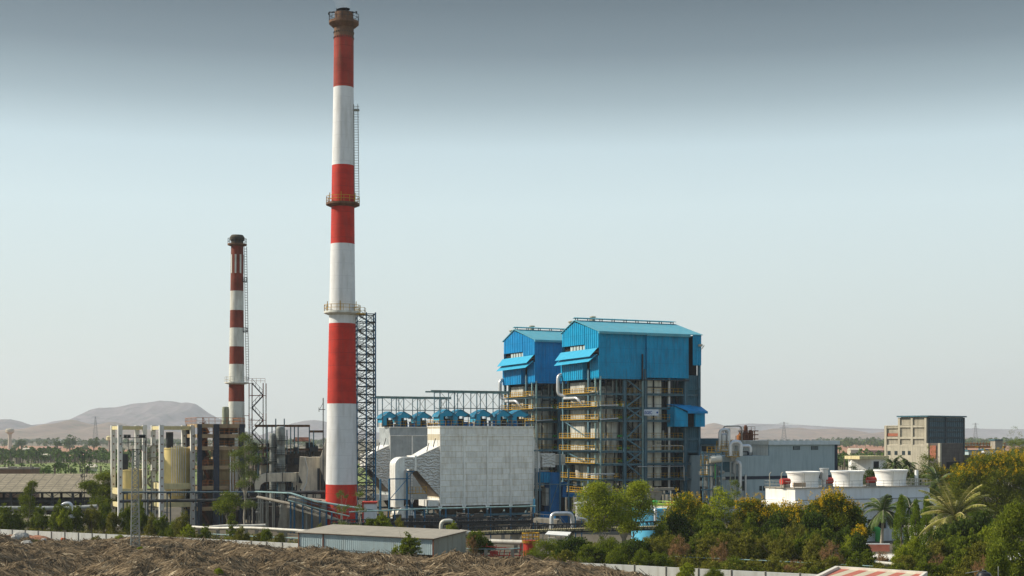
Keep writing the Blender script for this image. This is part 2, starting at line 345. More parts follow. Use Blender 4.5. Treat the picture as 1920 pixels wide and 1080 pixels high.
# ------------------------------------------------------------------ ground, fields, hills
G = 25.5
def hgt(x, y): return mnoise.noise(Vector((x, y, 0)))
def sheet(name, pts, z, m):
    mb = MB(); mb.quad(*[(x, y, z) for x, y in pts]); return tag(mb.build(name, m), kind='structure')
gm = mat('dry_ground', (.15, .125, .08), .95, var=.3, vs=.06, dirt=(.10, .11, .045), dirt_amt=.8, streak=False)
far = mat('far_plain', (.21, .17, .115), .95, var=.3, vs=.004, dirt=(.10, .115, .05), dirt_amt=.8, streak=False)
mb = MB(); mb.quad((-14000, -200, 0), (14000, -200, 0), (14000, 14000, 0), (-14000, 14000, 0))
tag(mb.build('ground', gm), kind='structure')
def pfield(name, px0, px1, pyn, pyf, z, m):
    d0 = (H-z)*F/(pyn-HOR); d1 = (H-z)*F/(pyf-HOR)
    pts = []
    for i in range(13):
        p = px0+(px1-px0)*i/12; d = d0*(1+.05*math.sin(i*1.9)); pts.append((px2x(p, d), d))
    for i in range(12, -1, -1):
        p = px0+(px1-px0)*i/12; d = d1*(1+.06*math.sin(i*1.3+2)); pts.append((px2x(p, d), d))
    return sheet(name, pts, z, m)
meadow = mat('green_meadow', (.17, .21, .06), .95, var=.35, vs=.02, dirt=(.20, .19, .08), dirt_amt=.5, streak=False)
redf = mat('red_field', (.33, .16, .085), .95, var=.2, vs=.01, dirt=(.30, .20, .12), dirt_amt=.6, streak=False)
plain = mat('brown_plain', (.19, .15, .09), .95, var=.25, vs=.002, dirt=(.17, .16, .09), dirt_amt=.7, streak=False)
tag(pfield('meadow', -260, 820, 912, 870, .4, meadow))
pfield('red_field', -60, 190, 846, 836, .6, redf)
pfield('red_field', 170, 640, 860, 842, .75, redf)
pfield('red_field', 1500, 1700, 851, 833, .6, redf)
pfield('red_field', 1690, 2100, 850, 836, .6, redf)
pfield('plain', -600, 2500, 826, 820.5, 1.0, plain)
yard = mat('factory_yard', (.105, .09, .065), .95, var=.25, vs=.08, dirt=(.10, .085, .06), dirt_amt=.7, streak=False)
sheet('yard', [(-110, 247), (-20, 212), (0, 195), (45, 175), (110, 185), (150, 420), (-70, 420)], .02, yard)
road = mat('pale_road', (.72, .70, .64), .9, var=.1, vs=.2)
sheet('road', [(38, 197), (110, 204), (110, 218), (40, 214)], .04, road)
hillm = mat('dry_hillside', (.135, .108, .11), .95, var=.45, vs=.006, dirt=(.03, .04, .032), dirt_amt=1.0, streak=False, bump=.0)
hillr = mat('bare_brown_hillside', (.19, .125, .085), .95, var=.35, vs=.008, dirt=(.08, .08, .045), dirt_amt=.85, streak=False)
for m_, s_ in ((hillm, .016), (hillr, .022)):
    for n_ in m_.node_tree.nodes:
        if n_.type == 'TEX_NOISE' and n_.inputs['Detail'].default_value == 8: n_.inputs['Scale'].default_value = s_
def hill(prof, d, thick, m, rough=.10, seed=0):
    """prof: ridge line as (column, row) pairs seen at distance d; a real ridge with a front and a back slope"""
    xs = [px2x(p, d) for p, _ in prof]; hs = [max(0, py2z(q, d)) for _, q in prof]
    nx = 220; rows = [-1, -.85, -.7, -.55, -.42, -.3, -.2, -.1, -.03, 0, .06, .2, .4, .7, 1]; vs = []
    for t in rows:
        for i in range(nx+1):
            x = xs[0]+(xs[-1]-xs[0])*i/nx
            h = float(np.interp(x, xs, hs)); edge = min(1, 6*i/nx, 6*(nx-i)/nx)
            f = (1-abs(t))**1.15
            w = 1+rough*2.2*(mnoise.noise(Vector((x/(thick*.28)+seed, t*2.3+seed, 0))))*min(1, abs(t)*5)
            gl = mnoise.noise(Vector((x/(thick*.09)+t*1.5, t*3, seed+7))); fi = h*(.16*(abs(gl)-.25)+.06*mnoise.noise(Vector((x/(thick*.03), t*11, seed))))*min(1, abs(t)*4)+h*.012*mnoise.noise(Vector((x*.02, seed, 1)))
            y = d+t*thick+thick*.12*mnoise.noise(Vector((x/(thick*.5), seed+t, 3)))*abs(t)
            vs.append((x, y, max(-2, (h*w*f+fi)*edge-(0 if abs(t) < 1 else 2))))
    mb = MB(); n = nx+1
    mb.add(vs, [(a*n+i, a*n+i+1, (a+1)*n+i+1, (a+1)*n+i) for a in range(len(rows)-1) for i in range(nx)], True)
    return tag(mb.build('hill', m), kind='structure')
hill([(20, 812), (60, 798), (90, 791), (115, 788), (135, 786), (152, 777), (170, 768), (185, 764.5), (215, 764), (235, 760), (252, 756.5), (275, 755), (300, 751), (312, 751.5), (340, 755), (352, 754.5), (366, 757), (378, 765), (392, 775), (408, 783), (430, 795), (460, 806), (490, 812)], 8200, 1500, hillm, .16, 1)
hill([(-90, 800), (-40, 790), (0, 786.5), (20, 786), (34, 789), (50, 795), (70, 799), (90, 804), (110, 810)], 7000, 1000, hillm, .15, 2)
hill([(-160, 812), (0, 810), (50, 806), (88, 801), (105, 794), (122, 789), (134, 787), (146, 788.5), (160, 793), (180, 797), (194, 793.5), (204, 791), (216, 791), (232, 795), (255, 802), (300, 808), (380, 812), (420, 816)], 5600, 1100, hillr, .18, 3)
hill([(490, 812), (520, 803), (548, 794), (570, 789), (590, 787.5), (604, 789), (622, 794), (650, 802), (700, 810), (760, 815)], 8600, 1300, hillm, .14, 4)
hill([(1250, 812), (1300, 796), (1322, 790), (1345, 794), (1375, 803), (1400, 808), (1424, 808), (1450, 803.5), (1480, 803), (1500, 801.5), (1520, 805), (1560, 803.5), (1590, 805), (1620, 811), (1640, 813), (1660, 809), (1690, 804), (1715, 803), (1740, 808), (1780, 814)], 7200, 1300, hillr, .16, 5)
hill([(1250, 795), (1350, 796), (1410, 794), (1500, 797), (1580, 801), (1700, 806), (1800, 803), (1900, 805), (2000, 802), (2060, 810)], 12500, 900, hillm, .1, 6)
# ------------------------------------------------------------------ heap of cane trash
XB = [-80, 0, 60, 100, 150, 205, 270, 350, 430, 520, 600, 680, 740, 800, 870, 925, 1000, 1060, 1150, 1210, 1260, 1320, 1700]
YB = [1012, 1012, 1019, 1016, 1018, 1015, 1009, 1012, 1021, 1029, 1030, 1043, 1041, 1052, 1042, 1052, 1049, 1056, 1071, 1084, 1098, 1110, 1120]
WPX = [(-60, 250), (0, 242), (545, 211), (1050, 179), (1190, 174.5), (1310, 170), (1500, 164), (1640, 160)]
WX = [px2x(p, d) for p, d in WPX]; WY = [d for p, d in WPX]
def heap_h(x, y):
    px = 960+F*x/y; wd = float(np.interp(x, WX, WY)); yb = float(np.interp(px, XB, YB)); dr = wd-9
    zc = H-(yb-HOR)/F*dr; t = wd-2.0-y
    if t < 0: return -.3
    f = min(1, t/6.5); f = f*f*(3-2*f)
    hh = zc*f
    if t > 6.5:
        far_ = min(1, (t-6.5)/14); b = .8*zc+.2*1.1; hh = zc*(1-far_)+b*far_
        hh += min(1, (t-6.5)/5)*(1.5*mnoise.noise(Vector((x*.12, y*.14, 1.7)))+.55*mnoise.noise(Vector((x*.27, y*.3, 5.1))))
    hh += f*(.85*abs(mnoise.noise(Vector((x*.3, y*.36, 9))))-.25+.45*mnoise.noise(Vector((x*.6, y*.66, 12))) + .26*mnoise.noise(Vector((x*1.3, y*1.4, 2))))
    return max(hh, -.3) if px < 1230 else min(hh, .1)
trash = mat('cane_trash', (.085, .06, .036), .95, var=.5, vs=.9, dirt=(.025, .017, .011), dirt_amt=.85, streak=False, bump=.8, bs=3)
straw = leafmat('dry_cane_stalk', (.03, .02, .012), (.28, .21, .13), (.64, .53, .36), tr=.1)
def npmesh(name, verts, quads, m, parent=None):
    me = bpy.data.meshes.new(name); nv = len(verts); nf = len(quads); k = quads.shape[1]
    me.vertices.add(nv); me.vertices.foreach_set('co', verts.astype(np.float32).ravel()); me.loops.add(nf*k); me.polygons.add(nf)
    me.polygons.foreach_set('loop_start', np.arange(0, nf*k, k, dtype=np.int32)); me.polygons.foreach_set('loop_total', np.full(nf, k, dtype=np.int32))
    me.loops.foreach_set('vertex_index', quads.astype(np.int32).ravel())
    for q in (m if isinstance(m, (list, tuple)) else [m]): me.materials.append(q)
    me.update(calc_edges=True); o = bpy.data.objects.new(name, me); COL.objects.link(o)
    if parent: o.parent = parent
    return o
hv = []; xs_ = np.arange(-118, 34, .9); ys_ = np.arange(128, 246, .9)
for y in ys_:
    for x in xs_: hv.append((x, y, heap_h(x, y)))
nxh = len(xs_); q = [(j*nxh+i, j*nxh+i+1, (j+1)*nxh+i+1, (j+1)*nxh+i) for j in range(len(ys_)-1) for i in range(nxh-1)
     if max(hv[j*nxh+i][2], hv[(j+1)*nxh+i+1][2]) > -.25]
heap = npmesh('cane_trash_heap', np.array(hv), np.array(q), trash)
tag(heap, 'tangled heap of dry brown cane trash along the bottom of the photo', 'trash heap', kind='stuff')
def sticks():
    r = np.random.default_rng(5); N = 90000; GX = np.array(hv)[:, 2].reshape(len(ys_), nxh)
    def hh(x, y):
        fx = np.clip((x-xs_[0])/.9, 0, nxh-1.001); fy = np.clip((y-ys_[0])/.9, 0, len(ys_)-1.001); ix = fx.astype(int); iy = fy.astype(int); u = fx-ix; v = fy-iy
        return GX[iy, ix]*(1-u)*(1-v)+GX[iy, ix+1]*u*(1-v)+GX[iy+1, ix]*(1-u)*v+GX[iy+1, ix+1]*u*v
    px = r.uniform(-20, 1235, N*2); dd = 136+r.uniform(0, 1, N*2)**.85*104; x = (px-960)/F*dd; h = hh(x, dd); k = h > .15
    x, dd, h = x[k][:N], dd[k][:N], h[k][:N]; n = len(x)
    gx = hh(x+1.1, dd)-hh(x-1.1, dd); gy = hh(x, dd+1.1)-hh(x, dd-1.1)
    nz = np.array([mnoise.noise(Vector((a*.14, c*.14, 4))) for a, c in zip(x, dd)])
    th = np.arctan2(gy, gx)+2.6*nz+r.normal(0, .33, n); ln = r.uniform(.6, 2.3, n)*r.uniform(.6, 1, n); ln *= np.where(r.random(n) < .07, 1.5, 1); w = r.uniform(.015, .048, n)*np.where(r.random(n) < .05, 1.8, 1)
    hx = np.cos(th)*ln; hy = np.sin(th)*ln; lift = r.uniform(-.03, .24, n); tip = np.abs(r.normal(0, .10, n))+np.where(r.random(n) < .05, .45, 0)
    A = np.stack([x-hx*.5, dd-hy*.5, hh(x-hx*.5, dd-hy*.5)+lift], 1); B = np.stack([x+hx*.5, dd+hy*.5, hh(x+hx*.5, dd+hy*.5)+lift+tip], 1)
    s = np.stack([-np.sin(th)*w, np.cos(th)*w, 0*w], 1); up = np.stack([0*w, 0*w, w*1.6], 1)
    V = np.stack([A-s, A+s, A+up, B-s, B+s, B+up], 1).reshape(-1, 3); base = np.arange(n)[:, None]*6
    qs = np.concatenate([base+np.array([[0, 2, 5, 3]]), base+np.array([[2, 1, 4, 5]])]); o = npmesh('cane_stalks', V, qs, straw); o.parent = heap
sticks()
# ------------------------------------------------------------------ the two chimneys
def ring_rail(mb, r, z, n=20, h=1.15, w=.07):
    for k in range(n):
        a = 2*math.pi*k/n; b = 2*math.pi*(k+1)/n; p = (r*math.cos(a), r*math.sin(a), z); q_ = (r*math.cos(b), r*math.sin(b), z)
        mb.beam(p, (p[0], p[1], z+h), w)
        for hh in (h, h*.5): mb.beam((p[0], p[1], z+hh), (q_[0], q_[1], z+hh), w)
DS = 265.0
def Z(py, d=DS): return py2z(py, d)
ch = thing('chimney', 'tall red and white banded concrete chimney, the bigger of the two', 'chimney', (px2x(639.5, DS), DS, 0)); ch.rotation_euler = (0, R(.32), 0)
def rad(py): return float(np.interp(py, [24, 60, 160, 300, 460, 600, 757, 908, 1000], [18.3, 18.4, 18.8, 20.6, 22.4, 24.5, 27.2, 28.9, 30.2]))/F*DS
bands = [(1003, 0), (908, 1), (757, 0), (607, 1), (458, 0), (311, 1), (165, 3), (70, 2), (50, 2)]
prof = []; ms = []
for (a, m_), (b, _) in zip(bands, bands[1:]):
    k = max(1, int(abs(a-b)/25))
    for i in range(k):
        py = a+(b-a)*i/k; prof.append((rad(py), Z(py))); ms.append(m_)
prof.append((rad(50), Z(50)))
mb = MB(); mb.lathe(prof, 48, mats=ms); mb.build('shaft', [M['red'], M['white'], M['topbrown'], M['reddark']], ch)
mb = MB(); mb.lathe([(1.90, Z(53)), (2.3, Z(50)), (2.8, Z(45.5)), (2.8, Z(41)), (1.72, Z(41)), (1.72, Z(24)), (1.45, Z(24)), (1.45, Z(30))], 36)
mb.mi = 1
for k in range(26):
    a = 2*math.pi*k/26
    for j, zz in enumerate((72, 62, 52)):
        aa = a+j*.12; r_ = 1.86 if j < 2 else 2.2
        if j < 2: mb.box(r_*math.cos(aa)-.09, r_*math.cos(aa)+.09, r_*math.sin(aa)-.09, r_*math.sin(aa)+.09, Z(zz)-.12, Z(zz)+.12)
mb.build('crown_ring', [M['topbrown'], M['soot']], ch)
mb = MB(); ring_rail(mb, 2.8, Z(41), 16, 1.3, .06)
for a in (.3, 1.4, 2.8, 3.9, 5.1): mb.beam((1.7*math.cos(a), 1.7*math.sin(a), Z(26)), (1.7*math.cos(a), 1.7*math.sin(a), Z(19)), .12)
mb.beam((-2.7, -1, Z(26)), (-1.6, -.9, Z(26)), .18); mb.beam((1.6, -.9, Z(26)), (2.2, -1, Z(26)), .18)
for a in (3.3, 5.8): mb.box(2.8*math.cos(a)-.15, 2.8*math.cos(a)+.15, 2.8*math.sin(a)-.15, 2.8*math.sin(a)+.15, Z(41)+1.2, Z(41)+1.6)
mb.build('railing', M['darksteel'], ch)
for py, mm, o in ((385, 'red', 1.0), (588, 'white', 1.0)):
    r0 = rad(py); t = thing('platform', None, None); t.parent = ch
    mb = MB(); mb.lathe([(r0, Z(py+4)), (r0+1.0, Z(py)), (r0+1.0, Z(py)+.35), (r0, Z(py)+.35)], 36, caps=False); p = mb.build('slab', M['topbrown'] if mm == 'red' else M['oldwhite'], t)
    mb = MB(); ring_rail(mb, r0+.95, Z(py)+.35, 18, 1.2, .075); mb.build('railing', M['yellow'], t)
    mb = MB()
    for a in (3.6, 4.7, 5.9): mb.beam((r0*1.2*math.cos(a), r0*1.2*math.sin(a), Z(py)+.3), (r0*1.2*math.cos(a), r0*1.2*math.sin(a), Z(py)+2.2), .13)
    mb.build('warning_light', M['yellow'], t)
mb = MB()
for k in (0, 1):
    mb.beam((1.95+.85*k+.25, -.3, Z(378)), (1.95+.75*k, -.3, Z(195)), .06)
    mb.beam((1.95+.85*k+.25, .3, Z(378)), (1.95+.75*k, .3, Z(195)), .06)
for i in range(38):
    py = 378+(195-378)*i/38; x0 = 2.15; mb.beam((x0-.3, -.3, Z(py)), (x0+.85, -.3, Z(py)), .05)
    mb.beam((x0-.4, .3, Z(py)), (x0+.75, .3, Z(py)), .05)
mb.box(1.9, 3.0, -.5, .5, Z(207), Z(205)); mb.build('ladder', M['steelgrey'], ch)
mb = MB(); mb.box(2.2, 4.3, -1.5, 1.0, Z(590), Z(588)); mb.rail([(2.4, -1.5, Z(588)), (4.3, -1.5, Z(588)), (4.3, 1, Z(588))], 1.1, 1, .06); mb.build('access_bridge', M['yellow'], ch)
# lattice stair tower beside it
f = Fr(668, DS+1, 12); w = f.u(704, 0); dpt = 3.4; zt = f.z(588)
tw = thing('stair_tower', 'blue steel lattice stair tower standing beside the tall chimney', 'stair tower', f.loc, f.a)
mb = MB(); lv = 27; zs = [zt*i/lv for i in range(lv+1)]
cols_ = [(0.15, 0), (w, 0), (w, dpt), (0.15, dpt), (w*.52, 0)]
for x, y in cols_: mb.beam((x, y, 0), (x, y, zt+.3), .24)
mb.build('post', M['steelblue'], tw)
mb = MB()
for i, z in enumerate(zs):
    for a, b in ((0, 1), (1, 2), (2, 3), (3, 0)): mb.beam(cols_[a]+(z,), cols_[b]+(z,), .16)
for z, z2 in zip(zs, zs[1:]):
    mb.beam((.15, 0, z), (w*.52, 0, z2), .09); mb.beam((w*.52, 0, z2), (w, 0, z), .09); mb.beam((w*.52, 0, z), (w, 0, z2), .09)
    mb.beam((.15, dpt, z), (w, dpt, z2), .09); mb.beam((w, dpt, z), (.15, dpt, z2), .09)
    mb.beam((w, 0, z), (w, dpt, z2), .08); mb.beam((.15, dpt, z), (.15, 0, z2), .08)
mb.build('bracing', M['darksteel'], tw)
mb = MB()
for i in range(lv):
    z, z2 = zs[i], zs[i+1]; y = dpt*(.3 if i % 2 else .7)
    a, b = ((.6, w-.6) if i % 2 else (w-.6, .6)); mb.stairs((a, y, z), (b, y, z2), .8, (0, 1, 0))
    mb.box(b-.5, b+.5, .4, dpt-.4, z2-.05, z2)
mb.build('stair', M['steelgrey'], tw)
# older, shorter chimney
D2 = 305.0
def Z2(py): return py2z(py, D2)
c2 = thing('chimney', 'shorter weathered chimney with faded red and white bands and sooty top', 'chimney', (px2x(442.5, D2), D2, 0)); c2.rotation_euler = (0, R(.25), 0)
def rad2(py): return float(np.interp(py, [443, 460, 600, 700, 780, 980], [10.8, 11.4, 12.8, 14, 15, 17]))/F*D2
bands = [(974, 0), (900, 1), (753, 0), (720, 1), (683, 0), (650, 1), (615, 0), (582, 1), (546, 0), (461, 2), (443, 2)]
bands = [(974, 1), (753, 0), (720, 1), (683, 0), (650, 1), (615, 0), (582, 1), (546, 0), (459, 2), (448, 2)]
prof = []; ms = []
for (a, m_), (b, _) in zip(bands, bands[1:]):
    k = max(1, int(abs(a-b)/25))
    for i in range(k): py = a+(b-a)*i/k; prof.append((rad2(py), Z2(py))); ms.append(m_)
prof.append((rad2(448), Z2(448)))
mb = MB(); mb.lathe(prof, 36, mats=ms)
mb.build('shaft', [M['oldred'], M['oldwhite'], M['soot']], c2)
mb = MB(); r0 = rad2(500)+.03
for a0 in (-2.52, -1.75, -.95, -.1, .7, 1.5, 2.3):
    for j in range(2):
        a, b = a0+j*.13, a0+(j+1)*.13
        mb.prism([((r0-.05)*math.cos(a), (r0-.05)*math.sin(a), Z2(513)), ((r0-.05)*math.cos(b), (r0-.05)*math.sin(b), Z2(513)), ((r0+.03)*math.cos(b), (r0+.03)*math.sin(b), Z2(513)), ((r0+.03)*math.cos(a), (r0+.03)*math.sin(a), Z2(513))], (0, 0, Z2(478)-Z2(513)))
mb.build('white_stripe', M['oldwhite'], c2)
mb = MB(); mb.lathe([(rad2(450)+.12, Z2(452)), (rad2(450)+.3, Z2(449)), (rad2(450)+.3, Z2(445)), (rad2(443), Z2(441)), (.95, Z2(441)), (.95, Z2(444))], 24); mb.build('crown_ring', M['soot'], c2)
for py, dr, hh in ((460, .75, 1.1), (719, .95, 1.2)):
    r1 = rad2(py); t = thing('platform', None, None); t.parent = c2
    mb = MB(); mb.lathe([(r1, Z2(py+2)), (r1+dr, Z2(py)), (r1+dr, Z2(py)+.3), (r1, Z2(py)+.3)], 24, caps=False); mb.build('slab', M['topbrown'] if py < 500 else M['oldwhite'], t)
    mb = MB(); ring_rail(mb, r1+dr-.05, Z2(py)+.3, 16, 1.1, .07); mb.build('railing', M['darksteel'] if py < 500 else M['oldwhite'], t)
mb = MB()
xa, xb = 2.3, 2.0
for s_ in (0, 1):
    for dy in (-.25, .25): mb.beam((xa-.2+.55*s_, dy, Z2(712)), (1.5+.55*s_, dy, Z2(462)), .055)
for i in range(52):
    t_ = i/52; py = 712+(462-712)*t_; x0 = (xa-.2)*(1-t_)+1.5*t_
    for dy in (-.25, .25): mb.beam((x0, dy, Z2(py)), (x0+.55, dy, Z2(py)), .045)
mb.build('ladder', M['darksteel'], c2)
for py in (529, 623):
    mb = MB(); r1 = rad2(py); mb.box(r1-.1, r1+.75, -.6, .6, Z2(py), Z2(py)+.15); mb.rail([(r1, -.6, Z2(py)), (r1+.75, -.6, Z2(py)), (r1+.75, .6, Z2(py)), (r1, .6, Z2(py))], 1, .6, .07); mb.build('landing', M['darksteel'], c2)
f = Fr(467, D2, 5); w = f.u(497); zt = f.z(718)
st = thing('stair_tower', 'red and grey scaffold stair tower with zigzag flights behind the old chimney', 'stair tower', f.loc, f.a)
for (x, y) in ((0, 0), (w*.12, 2.4), (w*.88, 0), (w, 2.4)):
    mb = MB(); n = 9
    for i in range(n): mb.mi = i % 2; mb.beam((x, y, zt*i/n), (x, y, zt*(i+1)/n), .2)
    mb.build('post', [M['oldred'], M['steelgrey']], st)
mb = MB(); n = 11
for i in range(n):
    z, z2 = zt*i/n, zt*(i+1)/n; a, b = ((.5, w-.5) if i % 2 else (w-.5, .5)); mb.stairs((a, 1.2, z), (b, 1.2, z2), .7, (0, 1, 0), .22)
    mb.box(b-.5, b+.4, .2, 2.2, z2-.06, z2)
mb.build('stair', M['darksteel'], st)
mb = MB()
for i in range(0, n+1, 2):
    z = zt*i/n; mb.beam((0, 0, z), (w, 0, z), .1); mb.beam((0, 2.4, z), (w, 2.4, z), .1)
for i in range(4): z = zt*(1-i*.24); mb.beam((-2.2, 0, z), (0, 0, z), .12)
mb.rail([(-1.2, 0, zt), (w, 0, zt)], 1, 1, .06); mb.build('cross_beam', M['oldred'], st)
# ------------------------------------------------------------------ boiler houses
def boiler(px, d, label, deep, first):
    f = Fr(px, d, G); g0 = Fr(1123, 295, G)        # all sizes are measured on the nearer one
    t = thing('boiler_house', label, 'boiler house', f.loc, f.a, 'blue clad boiler houses')
    wm = M['blue2'] if deep else M['blue']
    W = g0.v(1054, 0); Vr = g0.v(1078, 0); Ls = g0.u(1290, 0); Lt = g0.u(1313.5, 0)
    ze = g0.z(621, 0, 0); zb = g0.z(709.5, 0, 0); zr = g0.z(600, 0, Vr); zl = g0.z(625.5, 0, W)
    u1 = g0.u(1181, 0); u2 = g0.u(1212, 0)
    mb = MB()
    mb.corr((0, 0), (u1, 0), (zb, zb), (ze-.1, ze-.1), .95, .07); mb.corr((u1, .35), (u2, .35), (zb-.15, zb-.15), (ze-.1, ze-.1), .95, .07)
    mb.corr((u2, -.25), (Ls, -.25), (zb+.35, zb+.35), (ze-.1, ze-.1), .95, .07)
    mb.quad((u1, 0, zb), (u1, .35, zb), (u1, .35, ze), (u1, 0, ze)); mb.quad((u2, -.25, zb+.3), (u2, .35, zb+.3), (u2, .35, ze), (u2, -.25, ze))
    mb.quad((Ls, -.25, zb+.35), (Ls, W, zb+.35), (Ls, W, ze), (Ls, -.25, ze))
    # far end panel, set out beyond a dark slot
    e0 = g0.u(1299, -.3); mb.corr((e0, -.3), (Lt, -.3), (g0.z(685, e0, 0),)*2, (ze-.1, ze-.1), .6, .07)
    mb.quad((Lt, -.3, g0.z(685, Lt, 0)), (Lt, W, g0.z(685, Lt, 0)), (Lt, W, ze), (Lt, -.3, ze))
    mb.corr((Ls, W), (0, W), (zb, zb), (zl, zl), .95, .07)                # back
    mb.box(.3, Ls-.2, .6, W-.3, zb+.02, zb+.12)                             # soffit
    va, vb = g0.v(1101, 0), g0.v(1096, 0)
    zw0 = g0.z(651, 0, W); zw1 = g0.z(646, 0, vb)
    # gable: upper wall, then the lower wall below the awnings
    mb.corr((0, W), (0, Vr), (zw0, (zw0+zw1)/2), (zl, zr-.5), .95, .12, (-1, 0)); mb.corr((0, Vr), (0, vb), ((zw0+zw1)/2, zw1), (zr-.5, zr-.5-(zr-.5-ze)*(Vr-vb)/Vr), .95, .12, (-1, 0))
    mb.corr((.04, vb), (0, 0), (g0.z(655, 0, vb),)*2, (zr-.5-(zr-.5-ze)*(Vr-vb)/Vr, ze), .95, .12, (-1, 0))
    zl0 = g0.z(674, 0, va); zlw = g0.z(684, 0, W)
    mb.corr((-.35, W), (-.35, vb), (zb, zb), (zlw, zl0), .95, .12, (-1, 0)); mb.corr((0.3, va-.6), (0.1, 0), (zb+.2, zb+.2), (zl0+.6, zl0+.6), .95, .12, (-1, 0))
    mb.quad((-.35, vb, zb), (1.0, vb-.2, zb), (1.0, vb-.2, zl0), (-.35, vb, zl0)); mb.quad((1.0, vb-.2, zb+.6), (1.0, va-.9, zb+.6), (1.0, va-.9, zl0), (1.0, vb-.2, zl0))
    mb.quad((1.0, va-.6, zb+.2), (.3, va-.6, zb+.2), (.3, va-.6, zl0), (1, va-.6, zl0))
    mb.build('wall', wm, t)
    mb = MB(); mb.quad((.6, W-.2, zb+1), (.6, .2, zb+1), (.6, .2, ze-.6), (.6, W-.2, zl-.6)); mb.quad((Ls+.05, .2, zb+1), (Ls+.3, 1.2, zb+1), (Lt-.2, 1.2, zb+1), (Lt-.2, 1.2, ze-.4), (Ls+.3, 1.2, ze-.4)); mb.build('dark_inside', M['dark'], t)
    mb = MB(); nw = 5
    for i in range(nw):
        a = g0.v(1067, 0)+(vb-g0.v(1067, 0))*(i+.12)/nw; b = g0.v(1067, 0)+(vb-g0.v(1067, 0))*(i+.85)/nw; zz = zw0+(zw1-zw0)*(W-a)/(W-vb)
        mb.box(.25, .3, a, b, zz-1.35, zz-.12)
    mb.build('window', M['pane'], t)
    for (y0, y1, out_, pr, lab) in ((g0.z(662, 0, W), g0.z(653, 0, 1), 1.35, 1.75, 0), (g0.z(673.5, 0, W), g0.z(664.5, 0, 1), 1.6, 1.55, 1)):
        mb = MB(); a = Vector((-.4, W-.1, y0)); b = Vector((-.2, .3, y1)); o = Vector((-out_, .15, -pr)); o2 = Vector((-out_, .9, -pr)); n_ = Vector((0, 0, .06))
        mb.hexa([a, b, b+o2, a+o], [a+n_, b+n_, b+o2+n_, a+o+n_]); aw = mb.build('awning', M['awn'], t)
    mb = MB(); ov = .45; zrr = zr-.15
    for (ya, za, yb, zb2) in ((Vr, zrr, -ov, ze-.12), (Vr, zrr, W+ov, zl-.1)):
        a = [(-.25, ya, za), (Lt+.3, ya, za), (Lt+.3, yb, zb2), (-.25, yb, zb2)]; mb.hexa(a, [(x, y, z+.14) for x, y, z in a])
    mb.box(u2-.2, Ls+.2, -.75, -.42, ze-.62, ze-.05); mb.box(-.25, u2-.2, -.62, -.42, ze-.5, ze-.1)
    for (ua_, ub_, vv) in ((-.2, u1, -.28), (u1, u2, .1), (u2, Ls, -.52)): mb.box(ua_, ub_-.05, vv, vv+.2, ze-.38, ze-.13)
    roof = mb.build('roof', M['roofblue'], t); mb = MB(); uq = g0.u(1204.5, -.3); mb.beam((uq, -.3, zb-.3), (uq, -.3, g0.z(664, uq, 0)), .28); mb.beam((.1, -.05, zb-.12), (Lt-3, -.05, zb-.12), .2, .2); mb.build('edge_beam', M['darksteel'], t)
    mb = MB()
    for i in range(9): u = .4+(Lt-1)*i/8; mb.beam((u, Vr-.5, zr-.2), (u, Vr-.5, zr+.42), .14); mb.beam((u, Vr+.5, zr-.2), (u, Vr+.5, zr+.42), .14)
    mb.mi = 1; a = [(-.1, Vr-.85, zr+.34), (Lt, Vr-.85, zr+.34), (Lt, Vr, zr+.52), (-.1, Vr, zr+.52)]; mb.hexa(a, [(x, y, z+.08) for x, y, z in a])
    a = [(-.1, Vr, zr+.52), (Lt, Vr, zr+.52), (Lt, Vr+.85, zr+.34), (-.1, Vr+.85, zr+.34)]; mb.hexa(a, [(x, y, z+.08) for x, y, z in a])
    mb.build('ridge_vent', [M['darksteel'], M['roofblue']], roof)
    for (u, v, zz) in ((.8, Vr+3.2, g0.z(611, 1, Vr+3)), (5.4, Vr+1.8, g0.z(602, 5, Vr+2))):
        mb = MB(); mb.lathe([(.5, zz-1), (.5, zz+.9)], 14, (u, v, 0)); mb.lathe([(.72, zz+.75), (.72, zz+.95), (.3, zz+1.1)], 14, (u, v, 0)); mb.lathe([(.62, zz-.1), (.62, zz+.1)], 14, (u, v, 0)); mb.build('ventilator', M['conccream'], roof)
    mb = MB(); fl = g0.u(1268, -.4); mb.box(g0.u(1317, -1), g0.u(1311, -1), -1.1, -.5, g0.z(650, Lt), g0.z(646, Lt)); mb.beam((Lt, -.4, g0.z(655, Lt)), (Lt+.3, -1, g0.z(648, Lt)), .12); mb.build('flood_lamp', M['conccream'], t)
    # steel frame
    cus = [.15, g0.u(1126, .3)+1.3, g0.u(1171, .3), g0.u(1210, .3), g0.u(1285, .3), Lt-.2]; cvs = [.3, g0.v(1105.5, .3), W-.4]
    mb = MB()
    for i, u in enumerate(cus):
        for v in cvs:
            if i == 1 or (i == 0 and v == .3): continue
            wd = .7 if i in (2, 3, 4) else .5; top = zb+(2.2 if i < 5 else ze-zb)
            mb.box(u-wd/2, u+wd/2, v-.04, v+.04, 0, top); mb.box(u-wd/2, u-wd/2+.07, v-.3, v+.3, 0, top); mb.box(u+wd/2-.07, u+wd/2, v-.3, v+.3, 0, top)
            if u > 5: mb.box(u-wd*.3, u+wd*.3, v-.2, v-.12, 0, top)
    mb.build('column', M['steel'], t)
    mb = MB()
    for (p_, v, r_) in ((1126, -.1, .11), (1116.5, 2.0, .10), (1156, 2.5, .12), (1205, .0, .10)):
        u = g0.u(p_, v) if v <= 0 else g0.u(p_, v); mb.beam((u, v, g0.z(905, u, v)), (u, v, zb+.5), .26)
    uu = g0.u(1065, W*.93); mb.beam((uu, W*.93, 4), (uu, W*.93, zb), .35); mb.build('slim_post', M['steelpale'], t)
